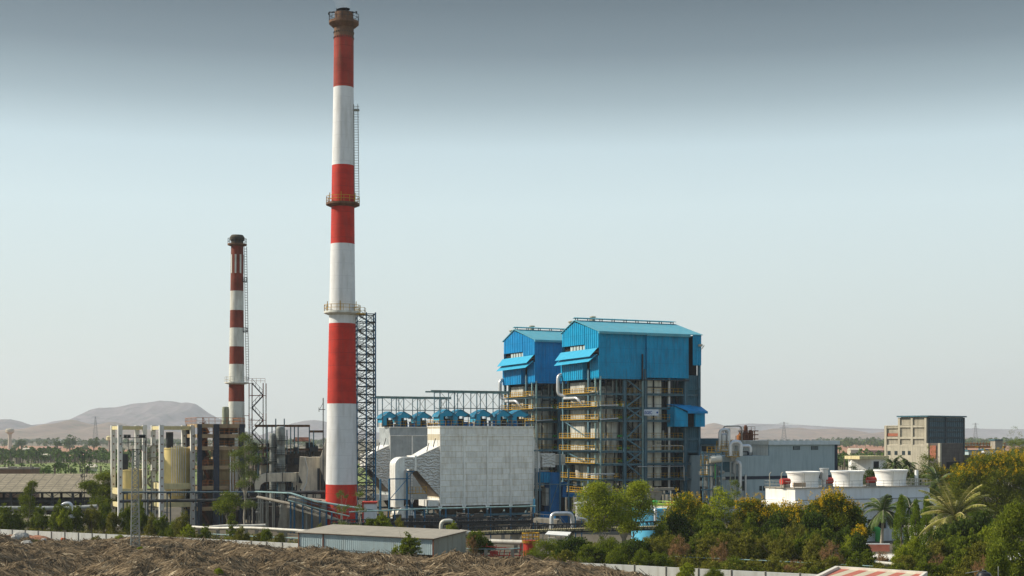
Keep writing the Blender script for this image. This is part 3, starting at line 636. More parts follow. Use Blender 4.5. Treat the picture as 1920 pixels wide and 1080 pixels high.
    lev = [g0.z(q_, 4, 1) for q_ in (737, 763, 787, 822, 845, 869, 898, 925)]
    mb = MB(); r9 = random.Random(9)
    for p_, v in ((1136, 1.8), (1146, 5.0), (1152, 1.7), (1161, 3.0), (1186, 2.4), (1197, 2.2), (1225, 2.0), (1246, 5), (1268, 2.5), (1274, 6)):
        u = g0.u(p_, v); mb.beam((u, v, 1), (u, v, zb+.4), r9.choice([.18, .26, .34]))
    for k in range(26):
        u = r9.uniform(.5, Ls-1); v = r9.uniform(1.7, 6); z = lev[r9.randrange(8)]+r9.uniform(.8, 2.2); mb.beam((u, v, z), (u+r9.uniform(1.5, 5), v, z), r9.choice([.12, .18, .25]))
    mb.build('inner_steel', M['darksteel'], t)
    rr = random.Random(3)
    mb = MB()
    for i, z in enumerate(lev):
        for v in cvs: mb.ibeam((0, v, z-.22), (Lt-.2, v, z-.22), .3, .42)
        for u in [0]+cus[2:]: mb.ibeam((u, .3, z-.22), (u, W-.4, z-.22), .3, .42)
    mb.build('floor_beam', M['steel'], t)
    mb = MB()        # wind bracing between the third and fourth columns and on the gable
    zz = [lev[-1]]+lev[::-1][1:]+[zb]
    for i in range(0, len(zz)-1):
        a, b = cus[2]+.3, cus[3]-.3
        if i % 2: a, b = b, a
        mb.beam((a, .3, zz[i]), (b, .3, zz[i+1]), .28)
        if i in (2, 5): mb.beam((b, .35, zz[i]), (a, .35, zz[i+1]), .24)
    for i in (0, 2, 4): mb.beam((0, cvs[1], lev[i+1]), (0, cvs[2], lev[i]), .2)
    mb.build('bracing', M['steel'], t)
    mb = MB()
    for i in range(0, len(zz)-1):
        a, b = cus[2]+.6, cus[3]-.6
        if i % 2 == 0: a, b = b, a
        mb.stairs((a, 2.3, zz[i]), (b, 2.3, zz[i+1]), .8, (0, 1, 0), .25)
    mb.build('stair', M['darksteel'], t)
    ends = [(4, 0), (13, 1), (8, 1), (6, 1), (12, 1), (6, 1), (9, 1), (14, 1)]
    for i, z in enumerate(lev):
        p = thing('platform', None, None); p.parent = t
        uL = -.9 if i in (1, 3, 4, 5) else -.5; mb = MB(); e_ = g0.u((1112, 1170, 1165, 1150, 1168, 1167, 1160, 1175)[i], -.4)
        mb.box(uL, e_, -.7 if i in (1, 2, 6) else .1, 1.6, z, z+.08); mb.box(uL, 1.4, 1.6, W-.3, z+.0, z+.08)
        us = cus[3]+.3; ue = g0.u(1281, .2)-.3
        if i in (0, 2, 3, 4, 5, 6): mb.box(us, ue+(1.2 if i == 6 else 0), .0, 1.5, z-.02, z+.06)
        mb.build('deck', M['steelpale'] if i in (3, 4, 5) else M['steel'], p)
        mb = MB(); v0 = -.65 if i in (1, 2, 6) else .15
        mb.rail([(e_, 1.5, z), (e_, v0, z), (uL, v0, z)], 1.15, 1.0, .055); mb.rail([(uL, v0, z), (uL, W-.4, z)], 1.15, 1.1, .075)
        mb.beam((uL-.02, v0-.02, z+.1), (uL-.02, W-.4, z+.1), .05, .15)
        if i in (0, 2, 3, 4, 5, 6):
            mb.rail([(us, .05, z), (ue+(1.2 if i == 6 else 0), .05, z)], 1.15, 1.15, .055)
        mb.rail([(cus[2]+.4, 1.5, z), (cus[3]-.4, 1.5, z)], 1.1, 1.1, .06)
        mb.rail([(e_, 5, z), (cus[2], 5, z)], 1.1, 1.2, .06)
        mb.build('railing', M['yellow'], p)
    # furnace and casings inside
    mb = MB()
    mb.box(1.4, 6.2, 3.2, 9.5, 3, g0.z(733, 2, 3)); mb.box(.9, 4.8, 8, W-2.2, lev[5], zb-.5); mb.box(2.0, 9.3, 4.8, 11, lev[3], lev[0]+1.5)
    mb.box(g0.u(1180, 3), g0.u(1209, 3), 3, W-3, g0.z(905, 8, 3), g0.z(716, 8, 3)+.4)
    fp = MB(); fp.box(g0.u(1209, 2), g0.u(1240, 2), 2, W-3, g0.z(912, 8, 3), g0.z(714, 8, 3)+.4); fp.build('furnace_panel', M['palepanel'], t)
    for z in (lev[1]-.4, lev[3]+.3, lev[5]+.5, lev[6]): mb.box(g0.u(1179, 3)-.1, g0.u(1209, 3), 2.7, 3.0, z, z+.5)
    mb.lathe([(1.5, 4), (1.5, lev[5]), (1.9, lev[4]), (1.9, lev[2]), (1.2, lev[1])], 18, (g0.u(1140, 3)+.5, 3.4, 0))
    mb.lathe([(1.3, lev[6]), (1.6, lev[5]+1), (1.6, lev[3]), (.9, lev[2])], 18, (2.2, W-5, 0))
    mb.build('furnace_casing', M['cream'], t)
    mb = MB()
    mb.box(g0.u(1226, W-1.6), g0.u(1300, W-1.6), W-1.6, W-1.4, 6, zb+2); mb.box(g0.u(1180, W-1.3), g0.u(1226, W-1.3), W-1.3, W-1.1, lev[6], zb+.3); mb.box(.8, g0.u(1178, 5), W-1.3, W-1.1, lev[4], zb+.3); mb.box(6.3, g0.u(1178, 5), 6.2, 6.4, lev[6], zb)
    mb.box(g0.u(1241, 9), Lt-2.8, 8, 8.3, lev[2]-1, zb+2); mb.build('depth_shade', M['darksteel'], t)  # dark sheets added inside the frame, standing in for its deep shade
    mb = MB()
    for k in range(60):
        u = rr.uniform(1, Ls-1); v = rr.uniform(2, W*.6); z = rr.choice(lev)+.1; mb.box(u, u+rr.uniform(.3, 1.6), v, v+rr.uniform(.3, 1), z, z+rr.uniform(.3, 1.7))
    for k in range(14):
        u = rr.uniform(1, Ls-1); v = rr.uniform(1.7, 4); z = rr.choice(lev); mb.tube((u, v, z), (u, v, z+rr.choice([3, 6])), rr.uniform(.1, .25), 7)
    mb.build('equipment', M['steelgrey'], t)
    mb = MB()
    for z in lev[1:6]: mb.box(5.5, 8.5, 1.8, 2.4, z+.3, z+.75)
    mb.build('green_valve', M['green'], t)
    uc = g0.u(1254.5, 1.8); mb = MB(); mb.tube((uc, 1.8, 3), (uc, 1.8, zb+1), .3, 10)
    mb.pipe(arc([(g0.u(1218, .4), .4, lev[3]-1.6), (g0.u(1282, .4), .4, lev[3]-1.6), (g0.u(1282, .4), .4, lev[6]-.5)], .4), .09, 7)
    mb.pipe(arc([(g0.u(1196, -.2), -.2, lev[5]-.7), (g0.u(1283, -.2), -.2, lev[5]-.7), (g0.u(1283, -.2), -.2, lev[6]-.6)], .4), .08, 7)
    mb.pipe([(g0.u(1126, -.8), -.8, lev[1]+.25), (g0.u(1159, -.8), -.8, lev[1]+.35)], .13, 7); mb.pipe([(g0.u(1126, -.8), -.8, lev[2]-.0), (g0.u(1159, -.8), -.8, lev[2]+.3)], .13, 7)
    mb.pipe([(g0.u(1103, -.8), -.8, lev[6]+1.1), (g0.u(1152, -.8), -.8, lev[6]+1.1)], .13, 7)
    mb.build('pipe', M['silver'], t)
    pv = W-.6; mb = MB(); mb.pipe(arc([(1.2, pv, zb+.6), (1.2, pv+.2, zb+1.4), (-1.2, pv+.2, zb+1.4), (-1.2, pv+.2, zb-3.1), (1.0, pv-2, zb-3.4)], 1.1), .42, 12)
    mb.pipe(arc([(.2, W-1, lev[0]-.9), (-.6, W-2, lev[0]-.9), (-.8, W-8.5, lev[0]-.9), (.2, W-9.5, lev[0]-2.6)], 1.0), .32, 10)
    mb.build('steam_pipe', M['silver'], t)
    # clad lift shaft at the far end, cabin and coal bunker
    a0, a1 = cus[4]+.25, Lt-.35
    mb = MB(); mb.corr((a0, .5), (a1, .5), (g0.z(850, a0), g0.z(850, a1)), (zb+1.1, zb+1.1), .5, .08); mb.quad((a0, .5, lev[5]), (a0, 3.4, lev[5]), (a0, 3.4, zb), (a0, .5, zb))
    mb.quad((a1, .5, lev[5]), (a1, 3.4, lev[5]), (a1, 3.4, zb), (a1, .5, zb)); mb.quad((a0, 3.4, lev[5]), (a1, 3.4, lev[5]), (a1, 3.4, zb), (a0, 3.4, zb))
    for z in (lev[0]+.9, lev[0]-3.0, lev[3]): mb.box(a0, a1, .2, .4, z, z+.25)
    mb.hexa([(a0+1, 2, lev[6]+2), (a0+1.6, 2, lev[6]+2), (a0+1.6, 4, lev[6]+2), (a0+1, 4, lev[6]+2)], [(a0, .6, lev[5]+1.6), (a1, .6, lev[5]+1.6), (a1, 6, lev[5]+1.6), (a0, 6, lev[5]+1.6)])
    mb.build('lift_shaft', M['tealclad'], t)
    cb = thing('cabin', None, None); cb.parent = t
    c0, c1, c2_ = g0.u(1265, -1.6), g0.u(1292, -1.6), Lt+.1; zc0 = g0.z(800, c0, -1.6)
    mb = MB(); zk = g0.z(761, c0, -1.6); zm = g0.z(774, c1, -1.6)
    mb.hexa([(c0, -1.6, zc0), (c1-.3, -1.6, zc0), (c1-.3, 1.5, zc0), (c0, 1.5, zc0)], [(c0, -1.6, zk-.1), (c1-.3, -1.6, zm), (c1-.3, 1.5, zm), (c0, 1.5, zk-.1)])
    mb.box(g0.u(1304, -1.6), c2_, -1.6, 1.5, zc0, zm); mb.build('wall', wm, cb)
    mb = MB(); a = [(c0-.15, -1.8, zk), (c1-.6, -2.1, zm+.35), (c2_+.3, -2.1, zm+.2), (c2_+.2, 1.6, zk+.4), (c0, 1.6, zk+.3)]; mb.hexa(a, [(x, y, z+.15) for x, y, z in a])
    mb.box(c1-.7, c2_+.35, -2.2, -2.05, zm-.15, zm+.35); mb.build('roof', M['blue2'], cb)
    mb = MB(); mb.box(c1-.3, g0.u(1304, -1), -1.0, 1.0, zc0, zm+.2); mb.build('opening', M['dark'], cb)
    if first:      # name board: dark blue letters on white
        sgn = thing('name_board', None, None); sgn.parent = t; sgn['label'] = 'white board with blue letters ISGEC and a small emblem'
        s0, s1 = g0.u(1208, -.2), g0.u(1235, -.2); z0, z1 = g0.z(779, s0, 0), g0.z(767.5, s0, 0)
        mb = MB(); mb.box(s0, s1, -.16, -.08, z0, z1); mb.build('board', mat('sign_white', (.62, .66, .72), .5), sgn)
        cu = bpy.data.curves.new('lettering', 'FONT'); cu.body = 'ISGEC'; cu.size = 1.0; cu.extrude = .01; cu.offset = .02
        mb_ = mat('sign_blue', (.02, .09, .32), .5); cu.materials.append(mb_); tmp = bpy.data.objects.new('tmp', cu); COL.objects.link(tmp); bpy.context.view_layer.update(); me_ = bpy.data.meshes.new_from_object(tmp.evaluated_get(bpy.context.evaluated_depsgraph_get())); bpy.data.objects.remove(tmp); o = bpy.data.objects.new('lettering', me_); COL.objects.link(o); o.parent = sgn; o.location = (s0+.05, -.18, z0+.3); o.rotation_euler = (R(90), 0, 0); o.scale = (.72, .95, 1)
        mb = MB(); mb.lathe([(.22, 0), (.22, .02)], 14); o = mb.build('emblem', mb_, sgn); o.location = (s1-.34, -.17, (z0+z1)/2); o.rotation_euler = (R(90), 0, 0)
    return t
boiler(1123, 295, 'nearer blue clad boiler house on an open steel frame with a white name board', False, True)
boiler(1003, 321, 'farther blue boiler house, partly hidden behind its twin and the white dust filter', True, False)
# ------------------------------------------------------------------ electrostatic precipitators
alub = M['alu'].copy(); alub.name = 'aluminium_blocks'
def add_blocks(m, axes, bw, bh, cm=(.43, .39, .30)):
    t = m.node_tree; n = t.nodes; l = t.links.new; b = n['Principled BSDF']; src = b.inputs['Base Color'].links[0].from_socket
    c = n.new('ShaderNodeTexCoord'); sp = n.new('ShaderNodeSeparateXYZ'); cb = n.new('ShaderNodeCombineXYZ'); l(c.outputs['Object'], sp.inputs[0])
    l(sp.outputs[axes[0]], cb.inputs[0]); l(sp.outputs[axes[1]], cb.inputs[1]); br = n.new('ShaderNodeTexBrick'); l(cb.outputs[0], br.inputs[0])
    br.inputs['Scale'].default_value = 1; br.inputs['Brick Width'].default_value = bw; br.inputs['Row Height'].default_value = bh; br.inputs['Mortar Size'].default_value = .05; br.inputs['Mortar Smooth'].default_value = .6
    br.inputs['Color1'].default_value = (1, 1, 1, 1); br.inputs['Color2'].default_value = (.80, .80, .79, 1); br.inputs['Mortar'].default_value = (cm[0]*1.6, cm[1]*1.6, cm[2]*1.6, 1); br.inputs['Bias'].default_value = -.2
    mx = n.new('ShaderNodeMixRGB'); mx.blend_type = 'MULTIPLY'; mx.inputs[0].default_value = 1; l(src, mx.inputs[1]); l(br.outputs['Color'], mx.inputs[2]); l(mx.outputs[0], b.inputs['Base Color'])
add_blocks(alub, (0, 2), 2.3, 1.15)
zig = mat('quilted_aluminium', (.76, .73, .66), .45, metal=.3, var=.12, vs=1)
def add_zig(m):
    t = m.node_tree; n = t.nodes; l = t.links.new; c = n.new('ShaderNodeTexCoord'); w = n.new('ShaderNodeTexWave'); w.bands_direction = 'Z'; w.wave_profile = 'TRI'
    w.inputs['Scale'].default_value = .5; w.inputs['Distortion'].default_value = 9; w.inputs['Detail'].default_value = 3; w.inputs['Detail Scale'].default_value = 2.4
    b = n.new('ShaderNodeBump'); b.inputs['Strength'].default_value = .55; b.inputs['Distance'].default_value = .5; l(c.outputs['Object'], w.inputs[0]); l(w.outputs['Fac'], b.inputs['Height']); l(b.outputs[0], n['Principled BSDF'].inputs['Normal'])
add_zig(zig)
M['alushade'] = mat('shaded_aluminium', (.36, .39, .40), .45, metal=.2, var=.2, vs=.8, dirt=(.55, .56, .55), dirt_amt=.5, bump=.35, bs=1.2)  # far unit's shade and dark reflections put into a darker aluminium colour
def precip(px, d, label, near):
    f = Fr(px, d, G); g = Fr(825, 279.5, G)
    t = thing('dust_precipitator', label, 'precipitator', f.loc, f.a, 'pale box precipitators')
    Lp = g.u(1000, 0); D = 6.6; zt = g.z(799, 0, 0); zb = g.z(949, 0, 0)
    mb = MB(); mb.box(0, Lp, 0, D, zb, zt)
    mb.build('casing', alub if near else M['alushade'], t)
    mb = MB(); us = [0, Lp*.25, Lp*.5, Lp*.75, Lp]
    for u in us: mb.box(max(-.04, u-.15), min(Lp+.04, u+.15), -.16, -.003, zb-.25, zt-1.9); mb.hexa([(u-.1, -.16, zb-.9), (u+.1, -.16, zb-.9), (u+.1, 0, zb-.9), (u-.1, 0, zb-.9)], [(u-.45, -.16, zb), (u+.45, -.16, zb), (u+.45, 0, zb), (u-.45, 0, zb)])
    mb.box(-.05, Lp+.05, -.22, -.01, zt-1.95, zt-1.78); mb.box(-.06, Lp+.06, -.24, D+.06, zt-.12, zt+.05)
    mb.build('stiffener', M['alu'], t)
    for i in range(4):
        a, b = us[i]+.25, us[i+1]-.25; m_ = (a+b)/2; mb = MB()
        mb.hexa([(m_-.35, D/2-.35, zb-3.6), (m_+.35, D/2-.35, zb-3.6), (m_+.35, D/2+.35, zb-3.6), (m_-.35, D/2+.35, zb-3.6)], [(a+.6, .2, zb-.35), (b-.6, .2, zb-.35), (b-.6, D-.2, zb-.35), (a+.6, D-.2, zb-.35)])
        mb.hexa([(a+.6, .2, zb-.35), (b-.6, .2, zb-.35), (b-.6, D-.2, zb-.35), (a+.6, D-.2, zb-.35)], [(a+1, .3, zb-.01), (b-1, .3, zb-.01), (b-1, D-.3, zb-.01), (a+1, D-.3, zb-.01)])
        mb.build('hopper', M['hopper'], t)
    mb = MB()
    for u in us:
        for v in (.1, D-.1): mb.beam((u, v, 0), (u, v, zb-.2), .35)
    for v in (-.3, D): mb.ibeam((-.5, v, zb-1.9), (Lp+.5, v, zb-1.9), .3, .4)
    for i in range(4): mb.beam((us[i], 0, .2), (us[i+1], 0, zb-2), .16); mb.beam((us[i+1], -.05, .2), (us[i], -.05, zb-2), .16)
    mb.build('support_frame', M['steel'], t)
    # inlet funnel on the near side
    zh, zlo = g.z(836, 0, 0), g.z(932, 0, 0); us_ = g.u(779, 1.6); a0, a1 = 1.4, D-1.4; st, sb = g.z(857, us_, 1.4), g.z(880, us_, 1.4)
    big = [(0, .1, zlo), (0, D-.1, zlo), (0, D-.1, zh), (0, .1, zh)]; sm = [(us_, a0, sb), (us_, a1, sb), (us_, a1, st), (us_, a0, st)]
    mb = MB(); mb.mi = 0; mb.quad(big[0], big[3], sm[3], sm[0]); mb.mi = 1; mb.quad(big[3], big[2], sm[2], sm[3]); mb.quad(big[2], big[1], sm[1], sm[2]); mb.mi = 2; mb.quad(big[1], big[0], sm[0], sm[1])
    mb.mi = 1; mb.box(us_-.35, us_+.1, a0-.25, a1+.25, sb-.3, st+.3)
    mb.build('inlet_funnel', [zig, M['alu'], M['hopper']], t)  # funnel underside takes the dark hopper colour, its shade painted in
    mb = MB(); ul = Lp; big = [(ul, .3, zlo+1), (ul, D-.3, zlo+1), (ul, D-.3, zh+2.5), (ul, .3, zh+2.5)]; sm = [(ul+2.6, 2, zlo+4), (ul+2.6, D-2, zlo+4), (ul+2.6, D-2, zlo+8.3), (ul+2.6, 2, zlo+8.3)]
    mb.hexa(big, sm); mb.build('outlet_funnel', M['alu'], t)
    mb = MB(); mb.pbox(g, 803, 826, 938, 949.5, .5, D-1); mb.build('drain_box', M['alu'], t)
    for k in (0, 1):
        mb = MB(); mb.beam((-1.0-1.4*k, 1.2, zh-.3-1.0*k), (-.3-1.4*k, 1.6, zh+1.5-.9*k), .12); mb.build('hook', M['darksteel'], t)
    mb = MB(); mb.rail([(0, D-.1, zt), (0, 0, zt), (Lp, 0, zt), (Lp, D, zt)], 1.2, 1.2, .07); mb.build('railing', M['yellow'], t)
    mb = MB(); rr = random.Random(int(px))
    for i in range(26): u = .6+(Lp-1.2)*i/25; v = rr.uniform(.6, 2.2); mb.box(u-.22, u+.22, v, v+.5, zt+.06, zt+rr.uniform(.7, 1.25))
    mb.build('rapper', M['bluedk'], t)
    mb = MB(); mb.ladder((Lp+.35, -.5, 0), (Lp+.35, -.5, zt+1), .55, .5, .07, (0, 1, 0)); mb.pipe(arc([(Lp*.5, -.35, zt+.55), (Lp+.75, -.35, zt+.55), (Lp+.75, -.35, 2)], .5), .09, 7); mb.build('ladder', M['steelgrey'], t)
    return t, g, f, zt, Lp, D
M['hoodblue'] = mat('faded_hood_blue', (.012, .17, .29), .55, var=.3, vs=.9, dirt=(.08, .13, .15), dirt_amt=.6)
def hood(g, f, pa, pb, zt, label, v0=.9, dv=3.0):
    ua, ub = g.u(pa, v0), g.u(pb, v0); um = (ua+ub)/2; hw = (ub-ua)/2; c, s_ = f.c, f.s
    t = thing('rooftop_hood', label, 'hood', (f.X+um*c-v0*s_, f.Y+um*s_+v0*c, zt+.05), f.a, 'blue hoods on the precipitator roofs')
    hp = 3.3; mb = MB()
    for (xa, za, xb, zb_) in ((0, hp, -hw-.1, hp-.95), (0, hp, hw+.1, hp-.95)):
        a = [(xa, -.2, za), (xb, -.2, zb_), (xb, dv+.2, zb_), (xa, dv+.2, za)]
        if xb < 0: a.reverse()
        mb.hexa(a, [(x, y, z+.07) for x, y, z in a])
    for (xa, za, xb, zb_) in ((-hw-.1, hp-.95, -hw-.45, hp-1.5), (hw+.1, hp-.95, hw+.45, hp-1.5)):
        a = [(xa, -.2, za), (xb, -.2, zb_), (xb, dv+.2, zb_), (xa, dv+.2, za)]; mb.hexa(a, [(x+.04, y, z+.07) for x, y, z in a])
    mb.build('roof', M['hoodblue'], t)
    mb = MB(); mb.quad((-hw, -.05, hp-1), (0, -.05, hp-.05), (hw, -.05, hp-1), (hw*.55, -.05, hp-1.35), (-hw*.55, -.05, hp-1.35)); mb.box(-hw, -hw*.45, -.06, .0, .3, hp-.9); mb.box(-hw-.03, -hw, 0, dv, .9, hp-1); mb.build('curtain', M['awn'], t)
    mb = MB()
    for x in (-hw, hw):
        for y in (0, dv): mb.beam((x, y, 0), (x, y, hp-.9), .12)
    mb.build('post', M['steel'], t)
    mb = MB(); mb.box(-hw*.5, hw*.6, .7, dv-.5, 0, 1.5); mb.lathe([(.28, 1.5), (.28, 2.3)], 10, (0, 1.4, 0)); mb.lathe([(.5, .3), (.5, 1.3)], 12, (hw*.2, .5, 0)); mb.build('transformer', M['darksteel'], t)
    return t
def gantry(g, f, cols, pa, pb, pytop, pymid, v, zt, label, over):
    t = thing('roof_gantry', label, 'gantry', f.loc, f.a, 'rail gantries over the precipitators')
    us = [g.u(c_, v) for c_ in cols]; z1 = g.z(pytop, us[0], v); z2 = g.z(pymid, us[0], v)
    mb = MB(); a, b = g.u(pa, v), g.u(pb, v); mb.ibeam((a, v, z1), (b, v, z1), .55, .5); mb.ibeam((a, v+3, z1), (b-1, v+3, z1), .3, .3); mb.build('rail_beam', M['steelpale'], t)
    mb = MB()
    for i, u in enumerate(us):
        mb.beam((u, v, zt), (u, v, z1), .17); mb.beam((u, v+3, zt), (u, v+3, z1), .15); mb.beam((u, v, z1-.2), (u, v+3, z1-.2), .15)
    mb.build('post', M['steel'], t)
    mb = MB(); mb.beam((us[0], v, z2), (us[-1], v, z2), .13); mb.beam((us[0], v+3, z2), (us[-1], v+3, z2), .12)
    for i, (a, b) in enumerate(zip(us, us[1:])):
        mb.beam((a, v, z2), (b, v, z1), .07); mb.beam((b, v, z2), (a, v, z1), .07)
        if i % 2: mb.beam((a, v, zt), (b, v, z2), .07)
    mb.build('bracing', M['steelgrey'], t)
t, g, f1, zt, Lp, D = precip(825, 279.5, 'nearer pale block clad precipitator with quilted funnel on its side', True)
for pa, pb, lb in ((824, 852, 'blue hood at the chimney end of the nearer precipitator roof'), (850, 878, 'blue hood second from the chimney end of the nearer precipitator roof'), (893, 921, 'blue hood alone in the middle of the nearer precipitator roof'), (931, 958, 'blue hood next to the long one on the nearer precipitator roof')):
    hood(g, f1, pa, pb, zt, lb)
hood(g, f1, 960, 992, zt, 'long blue hood nearest the boiler houses on the precipitator roof', 1.2, 3.4)
gantry(g, f1, [825, 852, 869, 894, 912, 936, 953], 808, 956, 734, 765, 1.0, zt, 'pale green rail gantry over the nearer precipitator', 1)
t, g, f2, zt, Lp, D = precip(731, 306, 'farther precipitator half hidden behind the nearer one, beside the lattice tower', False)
# columns seen on the far unit, converted to the near unit's frame
def cv(px_, v):
    u = f2.u(px_, v); return 960+F*(g.X+u*g.c-v*g.s)/(g.Y+u*g.s+v*g.c)
for pa, pb, lb in ((718, 743, 'blue hood nearest the lattice tower on the farther precipitator roof'), (745, 771, 'blue hood in the middle of the farther precipitator roof'), (781, 807, 'blue hood on the farther precipitator roof beside the nearer gantry')):
    hood(g, f2, cv(pa, .9), cv(pb, .9), zt, lb)
gantry(g, f2, [cv(c_, 1.0) for c_ in (717, 743, 757, 783, 797, 824, 837)], cv(704, 1), cv(846, 1), cv(0, 0)*0+738, 764, 1.0, zt, 'blue green rail gantry over the farther precipitator', 0)
# white flue duct from the near funnel down to the fan
g = Fr(825, 279.5, G)
t = thing('flue_duct', 'white insulated flue duct bending down in front of the precipitators', 'duct', g.loc, g.a)
v0, v1 = 1.3, 4.4; ue = g.u(779, 1.6); ua = g.u(741, v0); ub = g.u(757, v0); zt_, zb_ = g.z(857, ub, v0), g.z(880, ub, v0); z0 = g.z(951, ub, v0)
mb = MB(); poly = [(ue, v0, zb_), (ub+.3, v0, zb_), (ub, v0, zb_-.4), (ub, v0, z0), (ua, v0, z0), (ua, v0, zt_-1.6)]
for i in range(1, 7): a = i/6*math.pi/2; poly.append((ua+1.9*(1-math.cos(a)), v0, zt_-1.6+1.6*math.sin(a)))
poly += [(ue, v0, zt_)]
mb.prism(list(reversed(poly)), (0, v1-v0, 0)); mb.build('elbow', M['alu'], t)
mb = MB(); mb.box(ub+.2, ue-.3, v0-.04, v0-.01, zb_+.15, zt_-.15); mb.build('quilt', zig, t)
mb = MB(); c = ((ua+ub)/2+1.0, 2.6, g.z(968, ub, v0)); mb.lathe([(1.9, -1.9), (1.9, 1.9)], 26); fan = mb.build('fan_casing', M['alu'], t); fan.location = (c[0], c[1]-.2, max(c[2], 2)); fan.rotation_euler = (R(90), 0, 0)
mb = MB()
for u in (g.u(730, .2), g.u(763, .2)):
    for v in (.2, 5.2): mb.beam((u, v, 0), (u, v, g.z(886 if u > ub else 898, u, v)), .3)
ul, ur = g.u(730, .2), g.u(763, .2); mb.beam((ul, .2, g.z(898, ul, .2)), (ur+.6, .2, g.z(898, ul, .2)), .2); mb.beam((ul, .2, g.z(937, ul, .2)), (ur, .2, g.z(937, ul, .2)), .2)
mb.beam((ur, .2, g.z(884, ur, .2)), (ur+1.5, .2, g.z(884, ur, .2)), .2); mb.beam((ul, .2, g.z(937, ul, .2)), (ur, .2, g.z(899, ul, .2)), .12); mb.beam((ur, .2, g.z(898, ul, .2)), (ur+1.2, .2, g.z(886, ul, .2)), .12)
mb.ladder((ur+1.0, .3, 2), (ur+1.0, .3, g.z(885, ur, .2)), .5, .5, .06); mb.build('support_frame', M['steelblue'], t)
mb = MB(); zz = g.z(925, ur, 2)
mb.rail([(ur+.6, .9, zz), (ur+4.4, .9, zz)], 1.3, .8, .08); mb.box(ur+.6, ur+4.4, .9, 2.4, zz-.1, zz)
u7 = g.u(726, -1.2); z7 = g.z(968, u7, -1); mb.rail([(u7, -1.2, z7), (u7+1.9, -1.2, z7)], 1.2, .45, .08); mb.box(u7, u7+1.9, -1.2, .2, z7-.1, z7); mb.build('railing', M['yellow'], t)
# blue fan and duct work between precipitator and boiler
f = Fr(1000, 288, G); t = thing('draught_duct', 'blue painted draught fan and duct work between precipitator and boiler', 'duct', f.loc, f.a)
mb = MB(); mb.pbox(f, 1031, 1050, 886, 960, 1, 3.5); mb.pbox(f, 1006, 1031, 885, 905, 1.2, 3); mb.pbox(f, 1046, 1064, 904, 912, .9, 2.2); mb.pbox(f, 1055, 1062, 904, 930, .9, 2.2); mb.pbox(f, 1055, 1092, 925, 932, .7, 2.2)
mb.pbox(f, 1013, 1033, 960, 984, .5, 3); mb.pbox(f, 1050, 1075, 960, 985, 1, 4)
mb.build('duct', M['bluedk'], t)
mb = MB(); 
for i in range(9): px_ = 1008+i*3; mb.pbox(f, px_, px_+1.2, 886, 905, 1.0, 1.2)
mb.build('louvre', M['blue'], t)
mb = MB(); mb.pbox(f, 1017, 1041, 850, 876, 2, 4.5); mb.build('insulated_box', zig, t)
mb = MB(); mb.pbox(f, 1040, 1060, 852, 872, 2.5, 5); mb.pbox(f, 1024, 1031, 915, 948, 1.5, 3.5); mb.pbox(f, 1015, 1020, 905, 912, 2, 3); mb.build('silencer', M['cream'], t)
mb = MB()
for px_ in (1004, 1012, 1050, 1066): mb.beam(f.P(px_, 985, .4), f.P(px_, 843 if px_ == 1050 else 878, .4), .25)
mb.beam(f.P(1000, 845, .4), f.P(1118, 845, .4), .3); mb.beam(f.P(1002, 908, .4), f.P(1090, 908, .5), .2); mb.beam(f.P(1031, 960, .4), f.P(1031, 905, .4), .15); mb.beam(f.P(1031, 955, .4), f.P(1046, 910, .4), .12)
mb.build('support_frame', M['steel'], t)
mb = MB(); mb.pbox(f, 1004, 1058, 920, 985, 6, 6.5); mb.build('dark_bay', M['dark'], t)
mb = MB(); p = f.P(1001.5, 972, -.4); q_ = f.P(1001.5, 935, -.4); mb.tube(p, q_, .22, 8); mb.build('blue_pipe', M['tankblue'], t)
